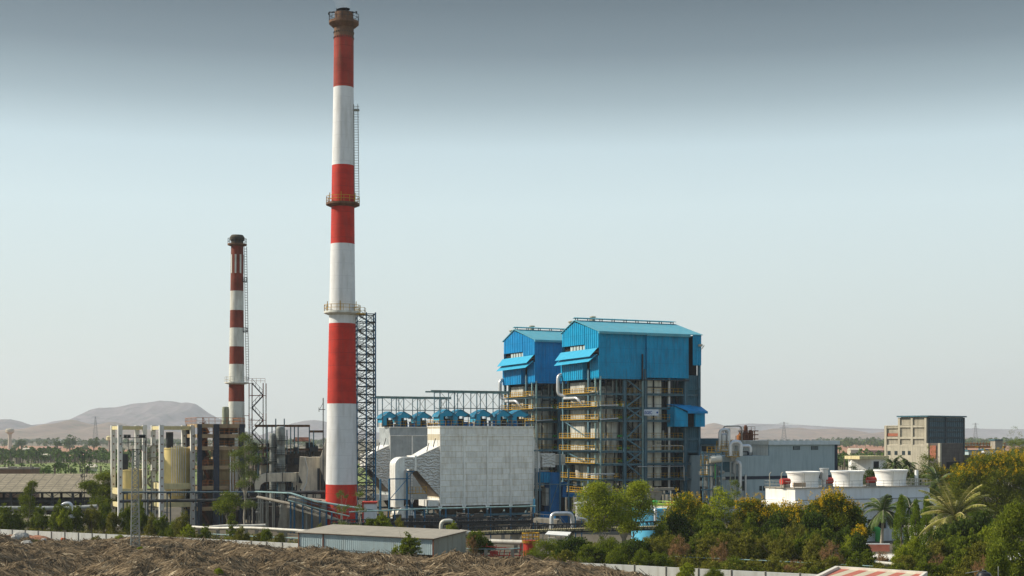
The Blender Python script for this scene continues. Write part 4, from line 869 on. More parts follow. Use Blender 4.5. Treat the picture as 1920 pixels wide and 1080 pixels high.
# ------------------------------------------------------------------ silo frames on the left
def silo_frame(px, d, pw, tpx, tr, ptop, pbot, pring, label, tubes):
    f = Fr(px, d, G); t = thing('silo_frame', label, 'silo', f.loc, f.a, 'cream silos in tall concrete frames')
    U = f.u(pw, 0); Vd = 8.0; cw = .85; zt = f.z(797, 0, 0)
    cs = [(0, 0), (U, 0), (0, Vd), (U, Vd)]
    for (u, v) in cs:
        mb = MB(); mb.box(u-cw/2, u+cw/2, v-cw/2, v+cw/2, 0, zt); mb.build('column', M['concpale'], t)
    mb = MB()
    for (u, v) in cs:
        for k in range(11):
            z = 1.5+k*(zt-2)/11; mb.box(u-.09, u+.15, v-cw/2-.1, v-cw/2-.002, z-.13, z+.13)
    mb.build('bracket', M['rust'], t)
    mb = MB(); e = cw/2
    for z, h in ((zt-.55, .7), (f.z(pring, 0, 0), 1.2), (f.z(947, 0, 0), .9)):
        mb.box(e, U-e, -.3, .3, z-h/2, z+h/2); mb.box(e, U-e, Vd-.3, Vd+.3, z-h/2, z+h/2); mb.box(-.3, .3, e, Vd-e, z-h/2, z+h/2); mb.box(U-.3, U+.3, e, Vd-e, z-h/2, z+h/2)
    mb.build('beam', M['ybeam'], t)
    uc, vc = f.u(tpx, Vd/2), Vd/2; z1, z0 = f.z(ptop, uc, vc-tr), f.z(pbot, uc, vc-tr); zr = f.z(pring, uc, vc)
    mb = MB(); mb.lathe([(.7, z0-4.5), (tr*.85, z0-1.2), (tr, z0), (tr, z1), (tr+.08, z1), (tr+.08, z1+.15), (.5, z1+.55)], 32, (uc, vc, 0)); tk = mb.build('silo', M['ytank'], t)
    mb = MB(); ring = tr-.15
    for k in range(12):
        a, b = 2*math.pi*k/12, 2*math.pi*(k+1)/12; p = Vector((uc+ring*math.cos(a), vc+ring*math.sin(a), z1+.25)); q_ = Vector((uc+ring*math.cos(b), vc+ring*math.sin(b), z1+.25))
        mb.beam(p, p+Vector((0, 0, .9)), .05); mb.beam(p+Vector((0, 0, .9)), q_+Vector((0, 0, .9)), .05)
    mb.build('railing', M['darksteel'], tk)
    mb = MB(); mb.box(uc-tr*.8, uc-tr*.8+1.2, vc-1.5, vc-.2, z1, z1+3.4); mb.build('head_box', M['darksteel'], t)
    if tubes:
        mb = MB()
        for k in range(7):
            u = f.u(322+k*4.3, .9); mb.tube((u, .9, f.z(930, u, 1)), (u, .9, z1+.5), .07, 6)
        mb.build('pipe', M['silver'], t)
    return t
silo_frame(225, 283, 271, 247, 2.75, 883, 934, 922, 'lower cream silo in the outermost tall concrete frame', False)
silo_frame(302.5, 279, 361, 332, 2.85, 842, 906, 912, 'taller cream silo in the concrete frame next to the dark stair building', True)
f = Fr(276, 283, G); t = thing('stair_flight', 'zigzag steel stair between the two concrete silo frames', 'stairs', f.loc, f.a)
mb = MB(); zl = [f.z(q_, 1, 3) for q_ in (985, 950, 925, 903, 882, 857, 835)]; ur = f.u(298, 3)
for i, (a, b) in enumerate(zip(zl, zl[1:])):
    x0, x1 = ((.4, ur-.3) if i % 2 else (ur-.3, .4)); mb.stairs((x0, 3, a), (x1, 3, b), .9, (0, 1, 0), .3); mb.box(-.2, ur+.1, 2, 5, b-.15, b)
mb.build('flight', M['conc'], t)
mb = MB()
for u in (0, ur):
    for v in (2, 5): mb.beam((u, v, 0), (u, v, zl[-1]+1), .16)
mb.build('post', M['darksteel'], t)
# ------------------------------------------------------------------ dark stair building with tan tank
f = Fr(374, 279, G); t = thing('stair_building', 'grimy open frame building with navy columns, orange stairs and rooftop tank', 'industrial building', f.loc, f.a)
zt = f.z(795, 0, 0); ue = f.u(453, 0); um = f.u(405, 0); Vd = 10
mb = MB()
for u, w_ in ((0, .8), (um, 1.15), (ue, 1.1)):
    for v in (0, Vd): mb.box(u-w_/2, u+w_/2, v-.45, v+.45, 0, zt)
mb.build('column', M['navycol'], t)
mb = MB(); fl = [f.z(q_, 3, 0) for q_ in (785+10, 814, 837, 873, 911, 950)]
for z in fl:
    mb.box(-.6, ue+.7, -.35, -.1, z-.75, z); mb.box(-.35, -.05, 0, Vd, z-.7, z)
mb.build('floor_edge', M['tanedge'], t)
mb = MB()
for z in fl[:3]+fl[4:]: mb.box(um, ue, .2, Vd, z-.3, z-.05); mb.box(.1, um, Vd-1.5, Vd, z-.3, z-.05)
mb.build('floor', M['concdark'], t)
mb = MB(); mb.pbox(f, 409, 441, 838, 925, .6, 7); mb.build('tank', mat('dirty_tan_tank', (.30, .23, .12), .75, var=.2, vs=.5, dirt=(.12, .09, .05), dirt_amt=.7, seam=[('Z', 2.2, .1, (.2, .15, .08))]), t)
mb = MB(); mb.pbox(f, 389, 404, 861, 960, 4, 8); mb.pbox(f, 428, 446, 799, 812, 2, 6); mb.pbox(f, 412, 426, 797, 836, 2.5, 6); mb.pbox(f, 430, 440, 818, 836, 3, 6); mb.pbox(f, 409, 450, 930, 985, 4, 9); mb.pbox(f, 376, 400, 945, 985, 4, 9); mb.build('machinery', M['concdark'], t)
mb = MB(); n = 9
for i in range(n):
    z, z2 = zt*i/n+.5, zt*(i+1)/n+.5-.2; x0, x1 = ((1, um-1.1) if i % 2 else (um-1.1, 1)); mb.stairs((x0, 1.5, z), (x1, 1.5, z2), .9, (0, 1, 0), .3); mb.box(x1-.5, x1+.4, .8, 2.6, z2-.1, z2)
mb.rail([(0, 4.5, 5), (um, 4.5, 5)]); mb.build('stair', M['rust'], t)
mb = MB(); mb.rail([(-.6, Vd, zt), (-.6, -.3, zt), (ue+.6, -.3, zt), (ue+.6, Vd, zt)], 1.3, 1.2, .08)
for z in fl[1:5]: mb.rail([(.6, -.2, z), (um-.6, -.2, z)], 1.1, 1, .07); mb.rail([(um+.6, -.2, z), (ue-.6, -.2, z)], 1.1, 1, .07)
mb.build('railing', M['orange'], t)
ut = f.u(423, 3); mb = MB(); r_ = 6.6/F*285; mb.lathe([(r_*.95, 0), (r_, .2), (r_, f.z(770, ut, 3)-zt-.4), (r_*.9, f.z(766, ut, 3)-zt-.2), (r_*.3, f.z(764, ut, 3)-zt-.3)], 20, (ut, 3, zt+.5)); mb.beam((ut, 3, zt), (ut, 3, zt+.6), 1.3)
mb.build('roof_tank', M['green'] if 0 else mat('grey_green_tank', (.30, .33, .24), .7, var=.2, vs=.6, dirt=(.15, .14, .1), dirt_amt=.7), t)
mb = MB(); mb.tube((f.u(432, -.5), -.5, f.z(960, 5, 0)), (f.u(432, -.5), -.5, f.z(850, 5, 0)), .14, 7); mb.tube((f.u(437, -.5), -.5, f.z(930, 5, 0)), (f.u(437, -.5), -.5, f.z(842, 5, 0)), .1, 7); mb.build('pipe', M['silver'], t)
# ------------------------------------------------------------------ old boiler plant between the chimneys
f = Fr(480, 300, G); t = thing('old_boiler_plant', 'grimy old boiler block with open steel roof frame between the chimneys', 'industrial building', f.loc, f.a)
mb = MB(); mb.pbox(f, 537, 612, 846, 975, 3, 16); mb.pbox(f, 470, 540, 905, 980, 3, 14); mb.pbox(f, 486, 520, 868, 905, 3, 12); mb.build('wall', M['concdark'], t)
mb = MB(); mb.pbox(f, 488, 503, 872, 890, 2, 3); mb.pbox(f, 460, 505, 838, 850, 7, 12); mb.pbox(f, 548, 570, 900, 935, 2.2, 3.0); mb.build('panel', M['tan'], t)
mb = MB()
for px_, top in ((484, 838), (501, 797), (510, 800), (517, 785), (533, 785), (538, 806), (545, 800), (552, 800), (559, 800), (580, 800), (588, 808), (606, 808)):
    p = f.P(px_, 975 if px_ < 535 else 850, 1.5); mb.beam((p[0], 1.5, max(0, p[2])), (p[0], 1.5, f.z(top, p[0], 1.5)), .2)
mb.build('post', M['steel'], t)
mb = MB()
for a, b, y in ((478, 581, 798.5), (580, 607, 809), (484, 520, 840), (535, 612, 843), (484, 540, 905), (490, 520, 870)):
    mb.ibeam(f.P(a, y, 1.5), f.P(b, y, 1.5), .4, .5); mb.ibeam(f.P(a, y, 6), f.P(b, y, 6), .3, .4)
for px_ in (501, 545, 580): p = f.P(px_, 798.5, 1.5); mb.beam(p, (p[0], 8, p[2]), .2)
mb.build('beam', M['topbrown'], t)
mb = MB(); a = f.P(548, 828, 1.5); b = f.P(583, 828, 1.5); c = f.P(552, 821, 5); d_ = f.P(580, 821, 5); mb.hexa([a, b, d_, c], [(x, y, z+.15) for x, y, z in (a, b, d_, c)]); mb.build('canopy', M['rust'], t)
mb = MB(); mb.rail([f.P(486, 868, 1.4), f.P(520, 868, 1.4)]); mb.rail([f.P(537, 846, 2.8), f.P(585, 846, 2.8)]); mb.rail([f.P(486, 838, 1.4), f.P(516, 838, 1.4)]); mb.build('railing', M['darksteel'], t)
rr = random.Random(4)
mb = MB()
for k in range(80):
    px_ = rr.uniform(462, 612); y = rr.choice([846, 870, 905, 930, 955, 975]); v = rr.uniform(.4, 2.6); p = f.P(px_, y, v); mb.box(p[0], p[0]+rr.uniform(.4, 1.6), v, v+1, max(0, p[2]-.1), max(.5, p[2]+rr.uniform(.4, 2)))
for k in range(16):
    p = f.P(rr.uniform(462, 605), rr.choice([846, 880, 910]), .9); mb.tube((p[0], .9, p[2]), (p[0], .9, p[2]-rr.uniform(2, 7)), rr.uniform(.08, .2), 6)
mb.build('equipment', M['darksteel'], t)
for px_, r_, y0, y1, lb in ((526, 8.8, 799, 905, 'thicker grey riveted vessel standing in the old boiler plant'), (511.5, 6.2, 812, 898, 'thinner bluish vessel beside the thick grey one in the old plant')):
    g = Fr(px_, 299, 0); zt = g.z(y0); z0 = 0; r_ = r_/F*299; t = thing('vessel', lb, 'vessel', g.loc)
    mb = MB(); mb.lathe([(r_, z0), (r_, zt-8.6), (r_*1.1, zt-8.6), (r_*1.1, zt-8.3), (r_, zt-8.3), (r_, zt-4.4), (r_*.9, zt-4.4), (r_*.9, zt-4.1), (r_, zt-3.8), (r_, zt-.5), (r_*.8, zt-.1), (.3, zt)], 22)
    mb.build('shell', mat('mottled_grey_shell', (.26, .28, .26), .6, var=.3, vs=.9, dirt=(.12, .10, .08), dirt_amt=.8), t)
    mb = MB()
    for k in range(4): ring_rail(mb, r_+.5, zt-3-k*3.0, 10, .9, .05); mb.lathe([(r_, zt-3.1-k*3), (r_+.55, zt-3.1-k*3), (r_+.55, zt-3-k*3), (r_, zt-3-k*3)], 12, caps=False)
    mb.build('walkway', M['darksteel'], t)
f = Fr(470, 272, 5); t = thing('pipe_jungle', 'jumble of small posts, ladders and pipes at ground level between the chimneys', 'pipework', f.loc, f.a); rr = random.Random(31)
mb = MB()
for k in range(34):
    px_ = 466+k*4.2+rr.uniform(-1, 1); v = rr.uniform(0, 6); p = f.P(px_, rr.uniform(915, 950), v); mb.beam((p[0], v, 0), (p[0], v, p[2]), rr.choice([.14, .2, .28]))
for k in range(18):
    px_ = rr.uniform(466, 585); v = rr.uniform(0, 6); p = f.P(px_, rr.uniform(920, 975), v); mb.beam(p, (p[0]+rr.uniform(2, 6), v, p[2]+rr.uniform(-.3, .3)), rr.choice([.12, .2]))
mb.build('frame', M['darksteel'], t); mb = MB()
for k in range(12):
    px_ = rr.uniform(466, 600); v = rr.uniform(0, 5); p = f.P(px_, rr.uniform(925, 965), v); mb.pipe(arc([(p[0], v, 0), p, (p[0]+rr.uniform(1, 4), v, p[2])], .5), rr.uniform(.08, .2), 7)
mb.build('pipe', M['steelgrey'], t); mb = MB()
for k in range(10):
    px_ = rr.uniform(466, 600); v = rr.uniform(1, 6); p = f.P(px_, rr.uniform(940, 970), v); mb.box(p[0], p[0]+rr.uniform(.8, 2.4), v, v+1.5, 0, max(1, p[2]))
mb.build('tank', M['concdark'], t)
f = Fr(640, 262, 5); t = thing('plant_clutter', 'dark low machinery and pipes around the chimney foot and precipitator legs', 'machinery', f.loc, f.a)
mb = MB()
for k in range(46):
    px_ = rr.uniform(690, 1000); v = rr.uniform(2, 9); p = f.P(px_, rr.uniform(962, 984), v); mb.box(p[0], p[0]+rr.uniform(.6, 2.6), v, v+1.5, 0, max(.8, p[2]))
mb.build('machine', M['concdark'], t)
def flatduct(name, label, f, outl, v0, dv, m, cat='duct', extra=None):
    t = thing(name, label, cat, f.loc, f.a); mb = MB(); pts = [f.P(a, b, v0) for a, b in outl]; pts = [(p[0], v0, p[2]) for p in pts]
    mb.prism(list(reversed(pts)), (0, dv, 0)); mb.build('casing', m, t)
    if extra: extra(t, f)
    return t
f = Fr(480, 284, 10)
def ex(t, f):
    mb = MB()
    for px_ in (500, 530, 557): p = f.P(px_, 886.5, 0); mb.box(p[0]-.08, p[0]+.08, -.12, -.01, p[2]-1.8, p[2]+.1)
    mb.box(f.u(560, 0), f.u(563, 0), -.25, 2.4, f.z(905, 9), f.z(884, 9)); mb.build('flange', M['darksteel'], t)
    mb = MB(); 
    for px_ in (483, 520, 548): mb.beam(f.P(px_, 905, 1), (f.u(px_, 1), 1, 0), .3)
    mb.build('support', M['steel'], t)
flatduct('bent_duct', 'weathered grey duct turning down at its left end, left of the tall chimney', f, [(561, 886), (520, 887), (497, 888), (487, 891), (480, 898), (477, 908), (478, 918), (487, 918), (489, 909), (496, 904), (510, 903), (561, 903)], 0, 2.2, M['tan'], extra=ex)
f = Fr(560, 282, 8)
def ex(t, f):
    mb = MB(); mb.rail([f.P(563, 855, .5), f.P(578, 855, .5)], 1.1, .6, .07); mb.build('railing', M['darksteel'], t)
    mb = MB(); mb.box(f.u(595, -.3), f.u(600, -.3), -.5, -.05, f.z(925, 3), f.z(878, 3)); mb.box(f.u(600, 0)+.05, f.u(602.5, 0), -.4, 3.5, f.z(878, 3), f.z(857, 3)); mb.build('damper', M['darksteel'], t)
    mb = MB(); p = [(572, 858), (577, 880), (575, 905), (568, 922)]; mb.pipe([(f.u(a, -.05), -.05, f.z(b, f.u(a, 0))) for a, b in p], .12, 6); mb.build('seam', M['concpale'], t)
flatduct('fan_casing', 'big beige draught fan casing with curved top beside the tall chimney', f, [(562, 856), (576, 857), (580, 858), (586, 857), (601, 857), (601, 925), (603, 945), (581, 945), (576, 932), (570, 948), (562, 948), (561, 920), (567, 905), (560, 890)], 0, 3.6, M['tan'], 'fan casing', ex)
f = Fr(600, 281, 8)
flatduct('chimney_inlet_duct', 'pale beige inlet duct rising steeply against the tall chimney', f, [(601, 857), (613, 818), (617, 818), (617, 925), (608, 900), (601, 880)], 0, 3, M['tan'])
f = Fr(540, 262, 6); t = thing('low_concrete_flue', 'low pale concrete flue wall leading to the foot of the tall chimney', 'flue', f.loc, f.a)
mb = MB(); a = [(f.u(541, 0), 0, f.z(933, 0)), (f.u(612, 0), 0, f.z(941, 7)), (f.u(612, 0), 3, f.z(938, 7)), (f.u(541, 0), 3, f.z(930, 0))]; mb.hexa([(x, y, 0) for x, y, z in a], a); mb.build('wall', M['conc'], t)
for px_ in (528, 545): 
    mb = MB(); p0 = f.P(px_-9, 990, 1); p1 = f.P(px_+4, 948, 1); mb.hexa([(p0[0], .5, 0), (p0[0]+2.2, .5, 0), (p0[0]+2.2, 3, 0), (p0[0], 3, 0)], [(p1[0]-.4, .5, p1[2]), (p1[0]+.9, .5, p1[2]), (p1[0]+.9, 3, p1[2]), (p1[0]-.4, 3, p1[2])]); mb.build('buttress', M['conc'], t)
mb = MB(); mb.pbox(f, 575, 603, 938, 950, -.3, -.02); mb.build('panel', M['rust'], t)
f = Fr(678, 258, 4); t = thing('white_cabin', 'small white plant cabin at the foot of the tall chimney', 'cabin', f.loc, f.a)
mb = MB(); mb.pbox(f, 681, 706, 945, 985, 0, 3); mb.build('wall', M['ctgrey'], t)
mb = MB(); mb.pbox(f, 679, 682, 942, 985, -.2, 0); mb.pbox(f, 679, 707, 941, 944, -.2, 3.2); mb.build('frame', M['redm'], t)
# ------------------------------------------------------------------ pipe racks
def rack(label, f, pts, posts, m_pipe, r, m_post, zdown=None, rails=None, name='pipe_rack', cat='pipe rack', n=1, dv=.5, deck=None):
    t = thing(name, label, cat, f.loc, f.a); P3 = [Vector(f.P(a, b, c)) for a, b, c in pts]
    for k in range(n):
        mb = MB(); mb.pipe([p+Vector((0, k*dv, 0)) for p in P3], r, 9); mb.build('pipe', m_pipe, t)
    if posts:
        mb = MB()
        for px_ in posts:
            for (a, b), (p, q_) in zip(zip(pts, pts[1:]), zip(P3, P3[1:])):
                lo, hi = min(a[0], b[0]), max(a[0], b[0])
                if lo <= px_ <= hi:
                    s_ = (px_-a[0])/(b[0]-a[0]); m_ = p+(q_-p)*s_
                    for dd in (-.3, n*dv): mb.beam((m_.x, m_.y+dd, 0), (m_.x, m_.y+dd, m_.z-r), .2)
                    mb.beam((m_.x, m_.y-.5, m_.z-r-.1), (m_.x, m_.y+n*dv+.2, m_.z-r-.1), .2); break
        mb.build('post', m_post, t)
    if rails:
        mb = MB()
        for p, q_ in zip(P3, P3[1:]):
            mb.rail([p+Vector((0, -.4, r)), q_+Vector((0, -.4, r))], rails, 1.6, .06)
        mb.build('railing', m_post, t)
    if deck:
        mb = MB()
        for p, q_ in zip(P3, P3[1:]): mb.beam(p+Vector((0, .3, deck)), q_+Vector((0, .3, deck)), 1.2, .3)
        mb.build('deck', M['conc'], t)
    return t
f = Fr(225, 272, 0)
rack('blue grey pipe rack crossing in front of the cream silos', f, [(228, 923, 0), (350, 923, 0), (505, 923, 0)], [232, 278, 314, 368, 412], M['rackblue'], .15, M['rackblue'], n=2, dv=1.2)
rack('dark lower cable tray in front of the cream silos', f, [(225, 940, .6), (300, 939, .6), (420, 938, .6), (500, 935, .6)], [], M['darksteel'], .3, M['steel'], n=2, dv=.8, name='cable_tray', cat='cable tray')
f = Fr(480, 258, 0)
rack('light green trestle of pipes sloping from the old plant to the chimney foot', f, [(478, 922, 10), (545, 925, 6), (590, 940, 2), (700, 957, 0)], [485, 500, 512, 528], M['steelpale'], .15, M['steelgrey'], n=3, dv=.5)
rack('blue posted walkway sloping down to the foot of the tall chimney', f, [(540, 938, 3), (600, 955, 1), (655, 968, 0)], [545, 552, 568, 585, 600, 612, 622, 640], M['steelpale'], .12, M['steelblue'], rails=1.3, deck=-1.2, name='walkway', cat='walkway')
rack('sloping brown conveyor deck beneath the light green trestle', f, [(482, 932, 8), (560, 948, 3), (640, 978, 0)], [490, 530, 575], M['conc'], .25, M['steelgrey'], n=2, dv=.8, name='conveyor', cat='conveyor')
rack('horizontal black gantry rail left of the tall chimney', f, [(530, 924, 9), (610, 923, 9)], [540, 575, 605], M['darksteel'], .35, M['darksteel'], name='gantry_rail', cat='gantry')
rack('thin pale pipe on blue posts in front of the precipitators', Fr(650, 246, 0), [(655, 960, 0), (800, 954, 0), (1005, 949, 0)], [668, 728, 740, 778, 796, 836, 878, 920, 958, 1000], M['steelpale'], .13, M['steelblue'])
g = Fr(1581, 203, 0); t = thing('parked_car', 'pale blue car parked under the trees, mostly hidden by leaves', 'car', g.loc, .15)
mb = MB(); pr = [(-2.0, .45), (-2.0, .85), (-1.3, .95), (-.75, 1.42), (.65, 1.42), (1.2, .95), (2.0, .85), (2.05, .45)]; mb.prism([(x, -.8, z) for x, z in pr], (0, 1.6, 0)); mb.build('body', mat('car_paint', (.30, .45, .55), .3), t)
mb = MB(); mb.prism([(-1.1, -.815, .98), (-.65, -.815, 1.34), (.55, -.815, 1.34), (.98, -.815, .98)], (0, 1.63, 0)); mb.build('window', M['glass'], t)
for x in (-1.25, 1.25):
    for y in (-.85, .68):
        mb = MB(); mb.pipe([(x, y, .33), (x, y+.18, .33)], .33, 16); wh = mb.build('wheel', M['blackpl'], t)
for x in (-2.0, 2.03):
    for y in (-.6, .6): mb = MB(); mb.box(x-.04, x+.02, y-.14, y+.14, .66, .8); mb.build('headlight' if x > 0 else 'tail_light', M['pane'] if x > 0 else M['redm'], t)
# dark truss gallery running across the middle ground
def gallery(label, f, p0, p1, v, h, wid, m, steps, mtray, posts):
    t = thing('conveyor_gallery', label, 'conveyor', f.loc, f.a); A = Vector(f.P(*p0, v)); B = Vector(f.P(*p1, v)); up = Vector((0, 0, h)); dy = Vector((0, wid, 0))
    mb = MB()
    for o in (Vector((0, 0, 0)), dy):
        mb.beam(A+o, B+o, .16); mb.beam(A+o+up, B+o+up, .14)
        for i in range(steps+1): p = A+(B-A)*i/steps+o; mb.beam(p, p+up, .09)
        for i in range(steps):
            p = A+(B-A)*i/steps+o; q_ = A+(B-A)*(i+1)/steps+o; mb.beam(p if i % 2 else p+up, q_+up if i % 2 else q_, .07)
    mb.build('truss', m, t)
    mb = MB(); mb.beam(A+dy*.5+Vector((0, 0, .35)), B+dy*.5+Vector((0, 0, .35)), wid*.7, .35); mb.build('belt', mtray, t)
    mb = MB()
    for s_ in posts:
        p = A+(B-A)*s_+dy*.5; mb.hexa([(p.x-.3, p.y-.4, 0), (p.x+.3, p.y-.4, 0), (p.x+.3, p.y+.4, 0), (p.x-.3, p.y+.4, 0)], [(p.x-.3, p.y-.4, p.z-1.3), (p.x+.3, p.y-.4, p.z-1.3), (p.x+.3, p.y+.4, p.z-1.3), (p.x-.3, p.y+.4, p.z-1.3)])
        mb.hexa([(p.x-.3, p.y-.4, p.z-1.3), (p.x+.3, p.y-.4, p.z-1.3), (p.x+.3, p.y+.4, p.z-1.3), (p.x-.3, p.y+.4, p.z-1.3)], [(p.x-.9, p.y-.6, p.z-.1), (p.x+.9, p.y-.6, p.z-.1), (p.x+.9, p.y+.6, p.z-.1), (p.x-.9, p.y+.6, p.z-.1)])
    mb.build('pillar', M['conc'], t)
gallery('long dark truss gallery crossing before the precipitator hoppers', Fr(620, 238, 0), (620, 987), (1000, 981), 0, 1.0, 1.5, M['darksteel'], 46, M['darksteel'], (.1, .35, .6, .85))
gallery('trussed gallery with pale belt crossing behind the shed to the blue tank', Fr(868, 217, 0), (868, 1004), (1300, 991), 0, 1.2, 1.4, M['darksteel'], 60, M['ybeam'], (.23, .46, .7, .93))
f = Fr(990, 236, 0); t = thing('pipe_bridge', 'pale covered pipe bridge sloping down to the silver pipe arch', 'pipe bridge', f.loc)
mb = MB(); A = [f.P(1004, 975, 2), f.P(1048, 978, 0), f.P(1060, 992, 0)]
for p, q_ in zip(A, A[1:]): mb.beam(p, q_, 1.6, .7)
mb.build('deck', M['conc'], t)
mb = MB()
for px_ in (1006, 1018, 1030, 1042, 1052): p = f.P(px_, 976, 1); mb.beam((p[0], 1, 0), p, .15)
mb.rail([(p[0], p[1]-.7, p[2]) for p in A]); mb.build('post', M['steelgrey'], t)
# pipes
def pipeline(label, pts, r, m, supp=(), zmin=0, name='pipeline', ms=None, rad=1.2):
    """pts: (column, row, depth)"""
    W3 = [Vector((px2x(a, d_), d_, max(zmin, py2z(b, d_)))) for a, b, d_ in pts]; o = W3[0].copy(); o.z = 0
    t = thing(name, label, 'pipe', o); mb = MB(); mb.pipe(arc([p-o for p in W3], rad), r, 12); pp = mb.build('pipe', m, t)
    mb = MB()
    for s_ in supp:
        k = int(s_*(len(W3)-1)*.9999); u = s_*(len(W3)-1)-k; p = W3[k]+(W3[k+1]-W3[k])*u-o; mb.box(p.x-.25, p.x+.25, p.y-.25, p.y+.25, 0, p.z-r*.7)
    if supp: mb.build('support', ms or M['conc'], t)
    return t
pipeline('long pale lagged pipeline running behind the boundary wall on the left', [(-80, 962, 258), (30, 966, 256), (120, 969, 253), (215, 976, 247), (300, 984, 240), (400, 991, 234), (470, 990, 230), (575, 996, 224), (640, 1000, 221)], .27, M['pipewhite'], [.03+.047*i for i in range(21)])
pipeline('second pale pipe merging behind the conical young tree', [(392, 989, 240), (420, 986, 240), (470, 986, 240), (498, 985, 240)], .27, M['pipewhite'], (.2, .8))
pipeline('thin green water pipe low behind the boundary wall', [(390, 1001, 232), (480, 1006, 224), (575, 1010, 218)], .09, M['steelpale'], (.1, .35, .6, .85))
pipeline('grey pipe in the dark strip before the long open shed', [(-30, 953, 262), (60, 953, 262), (128, 953, 262), (182, 950, 262)], .42, M['steelgrey'], (.2, .45, .7, .95))
pipeline('white gooseneck vent pipe among the young trees on the left', [(135, 970, 252), (134, 943, 252), (117, 945, 252), (113, 958, 252)], .33, M['silver'], rad=1.9, name='vent_pipe')
pipeline('pale gooseneck vent pipe standing behind the low shed', [(827, 998, 220), (827, 977, 220), (846, 976, 220), (852, 982, 220)], .32, M['pipewhite'], rad=1.6, name='vent_pipe')
pipeline('pale lagged pipe leaving the shed towards the red pump skid', [(862, 997, 214), (885, 1000, 214), (893, 1014, 214), (940, 1016, 212), (1002, 1018, 210)], .38, M['pipewhite'], (.55, .9), rad=.9)
pipeline('silver pipe arch standing in front of the blue ducts', [(1034, 1000, 222), (1034, 963, 222), (1073, 963, 223), (1073, 1000, 223)], .32, M['silver'], rad=.8, name='pipe_arch')
pipeline('small silver bent pipe beside the silver arch', [(1085, 972, 222), (1099, 973, 222), (1100, 984, 222)], .17, M['silver'], rad=.4, name='bent_pipe')
pipeline('silver pipe standing against the sky blue tank', [(1229, 985, 228), (1229, 955, 228), (1222, 951, 231)], .26, M['silver'], rad=.6, name='riser_pipe')
pipeline('long white pipeline seen through the trees on the right', [(1230, 1031, 188), (1400, 1037, 184), (1560, 1047, 178), (1680, 1058, 172)], .22, M['pipewhite'], [.05+.1*i for i in range(10)])
pipeline('thin white pipe low behind the trees on the right', [(1250, 1043, 182), (1450, 1052, 176), (1640, 1062, 170)], .08, M['steelpale'], [.1+.2*i for i in range(5)])
pipeline('pale pipe passing behind the shrubs on the far right', [(1560, 1052, 183), (1700, 1062, 177), (1790, 1068, 174)], .16, M['pipewhite'], [.1+.2*i for i in range(5)])
pipeline('thin green pipe line above the red pump skid', [(868, 1029, 206), (940, 1030, 204), (975, 1028, 204)], .08, M['steelpale'], (.3, .8))
# red pump skid, grey vessel, white shed, tank
g = Fr(995, 207, 0); t = thing('pump_skid', 'red pump skid with round yellow railing beside the leafy dark bush', 'pump skid', g.loc)
mb = MB(); mb.lathe([(.9, 0), (.9, g.z(1013))], 16, (-.2, 0, 0)); mb.box(-.7, .3, -1.2, .2, 0, .9); mb.build('tank', M['redm'], t)
mb = MB(); ring_rail(mb, 1.25, g.z(1014), 14, 1.15, .09); mb.lathe([(1.25, g.z(1014.5)), (1.25, g.z(1014))], 16); ring_rail(mb, 1.25, g.z(1014)-.4, 14, .4, .07); mb.build('railing', M['yellow'], t)
mb = MB(); rr = random.Random(2)
for k in range(9): x = -7+k*.75; mb.beam((x, -.5, .1), (x+rr.uniform(-.3, .6), -.3, rr.uniform(.8, 2.4)), .13)
mb.beam((-7.4, -.5, 1.9), (-1.2, -.5, 1.4), .12); mb.beam((-7.4, -.5, .5), (-1.2, -.5, .5), .14); mb.box(-6, -4.8, -.4, .6, .1, 1.1); mb.build('frame', M['redm'], t)
g = Fr(1040, 213, 0); t = thing('white_shed', 'small white shed roof tucked behind the dark bush', 'shed', g.loc)
mb = MB(); a = [g.P(1022, 1003, 0), g.P(1066, 1006, 0), g.P(1071, 999, 3), g.P(1028, 997, 3)]; mb.hexa(a, [(x, y, z+.12) for x, y, z in a]); mb.build('roof', M['ctwhite'], t)
mb = MB(); mb.pbox(g, 1062, 1065, 1006, 1045, .2, 2.6); mb.pbox(g, 1027, 1062, 1008, 1045, 2.3, 2.6); mb.build('wall', M['ctwhite'], t)
mb = MB(); mb.pbox(g, 1046, 1056, 1012, 1022, 2.2, 2.29); mb.build('window', M['glass'], t)
g = Fr(1085, 233, 0); t = thing('capped_tank', 'small grey tank with a flared cap behind the light green tree', 'tank', g.loc)
mb = MB(); mb.lathe([(.55, g.z(975)), (.55, g.z(947)), (.85, g.z(944)), (.85, g.z(943)), (.2, g.z(940.5))], 18); mb.build('shell', M['silver'], t)
mb = MB()
for x, y in ((-.5, -.5), (.5, -.5), (.5, .5), (-.5, .5)): mb.beam((x, y, 0), (x, y, g.z(968)), .14)
mb.build('leg', M['steelblue'], t)
g = Fr(1226, 240, 0); t = thing('round_tank', 'sky blue round tank with lime green rim railing half hidden by trees', 'tank', g.loc)
rT = 42/F*240; mb = MB(); mb.lathe([(rT, 0), (rT, g.z(952)), (rT*.85, g.z(951))], 40); mb.lathe([(rT+.02, g.z(958)), (rT+.12, g.z(958)), (rT+.12, g.z(954)), (rT+.02, g.z(954))], 40, caps=False); mb.build('shell', M['tankblue'], t)
mb = MB(); mb.lathe([(rT*.85, g.z(951)), (rT*.5, g.z(949)), (.4, g.z(947))], 30); mb.build('roof', M['tan'], t)
mb = MB(); ring_rail(mb, rT-.1, g.z(951), 20, .9, .09); mb.beam((-rT-2, -2, g.z(943)), (rT+.5, -rT*.4, g.z(946)), .18); mb.build('railing', M['lime'], t)
mb = MB(); mb.lathe([(.35, g.z(948)), (.35, g.z(941)), (.6, g.z(940)), (.3, g.z(938))], 12, (.2, 0, 0)); mb.build('agitator', M['green'], t)
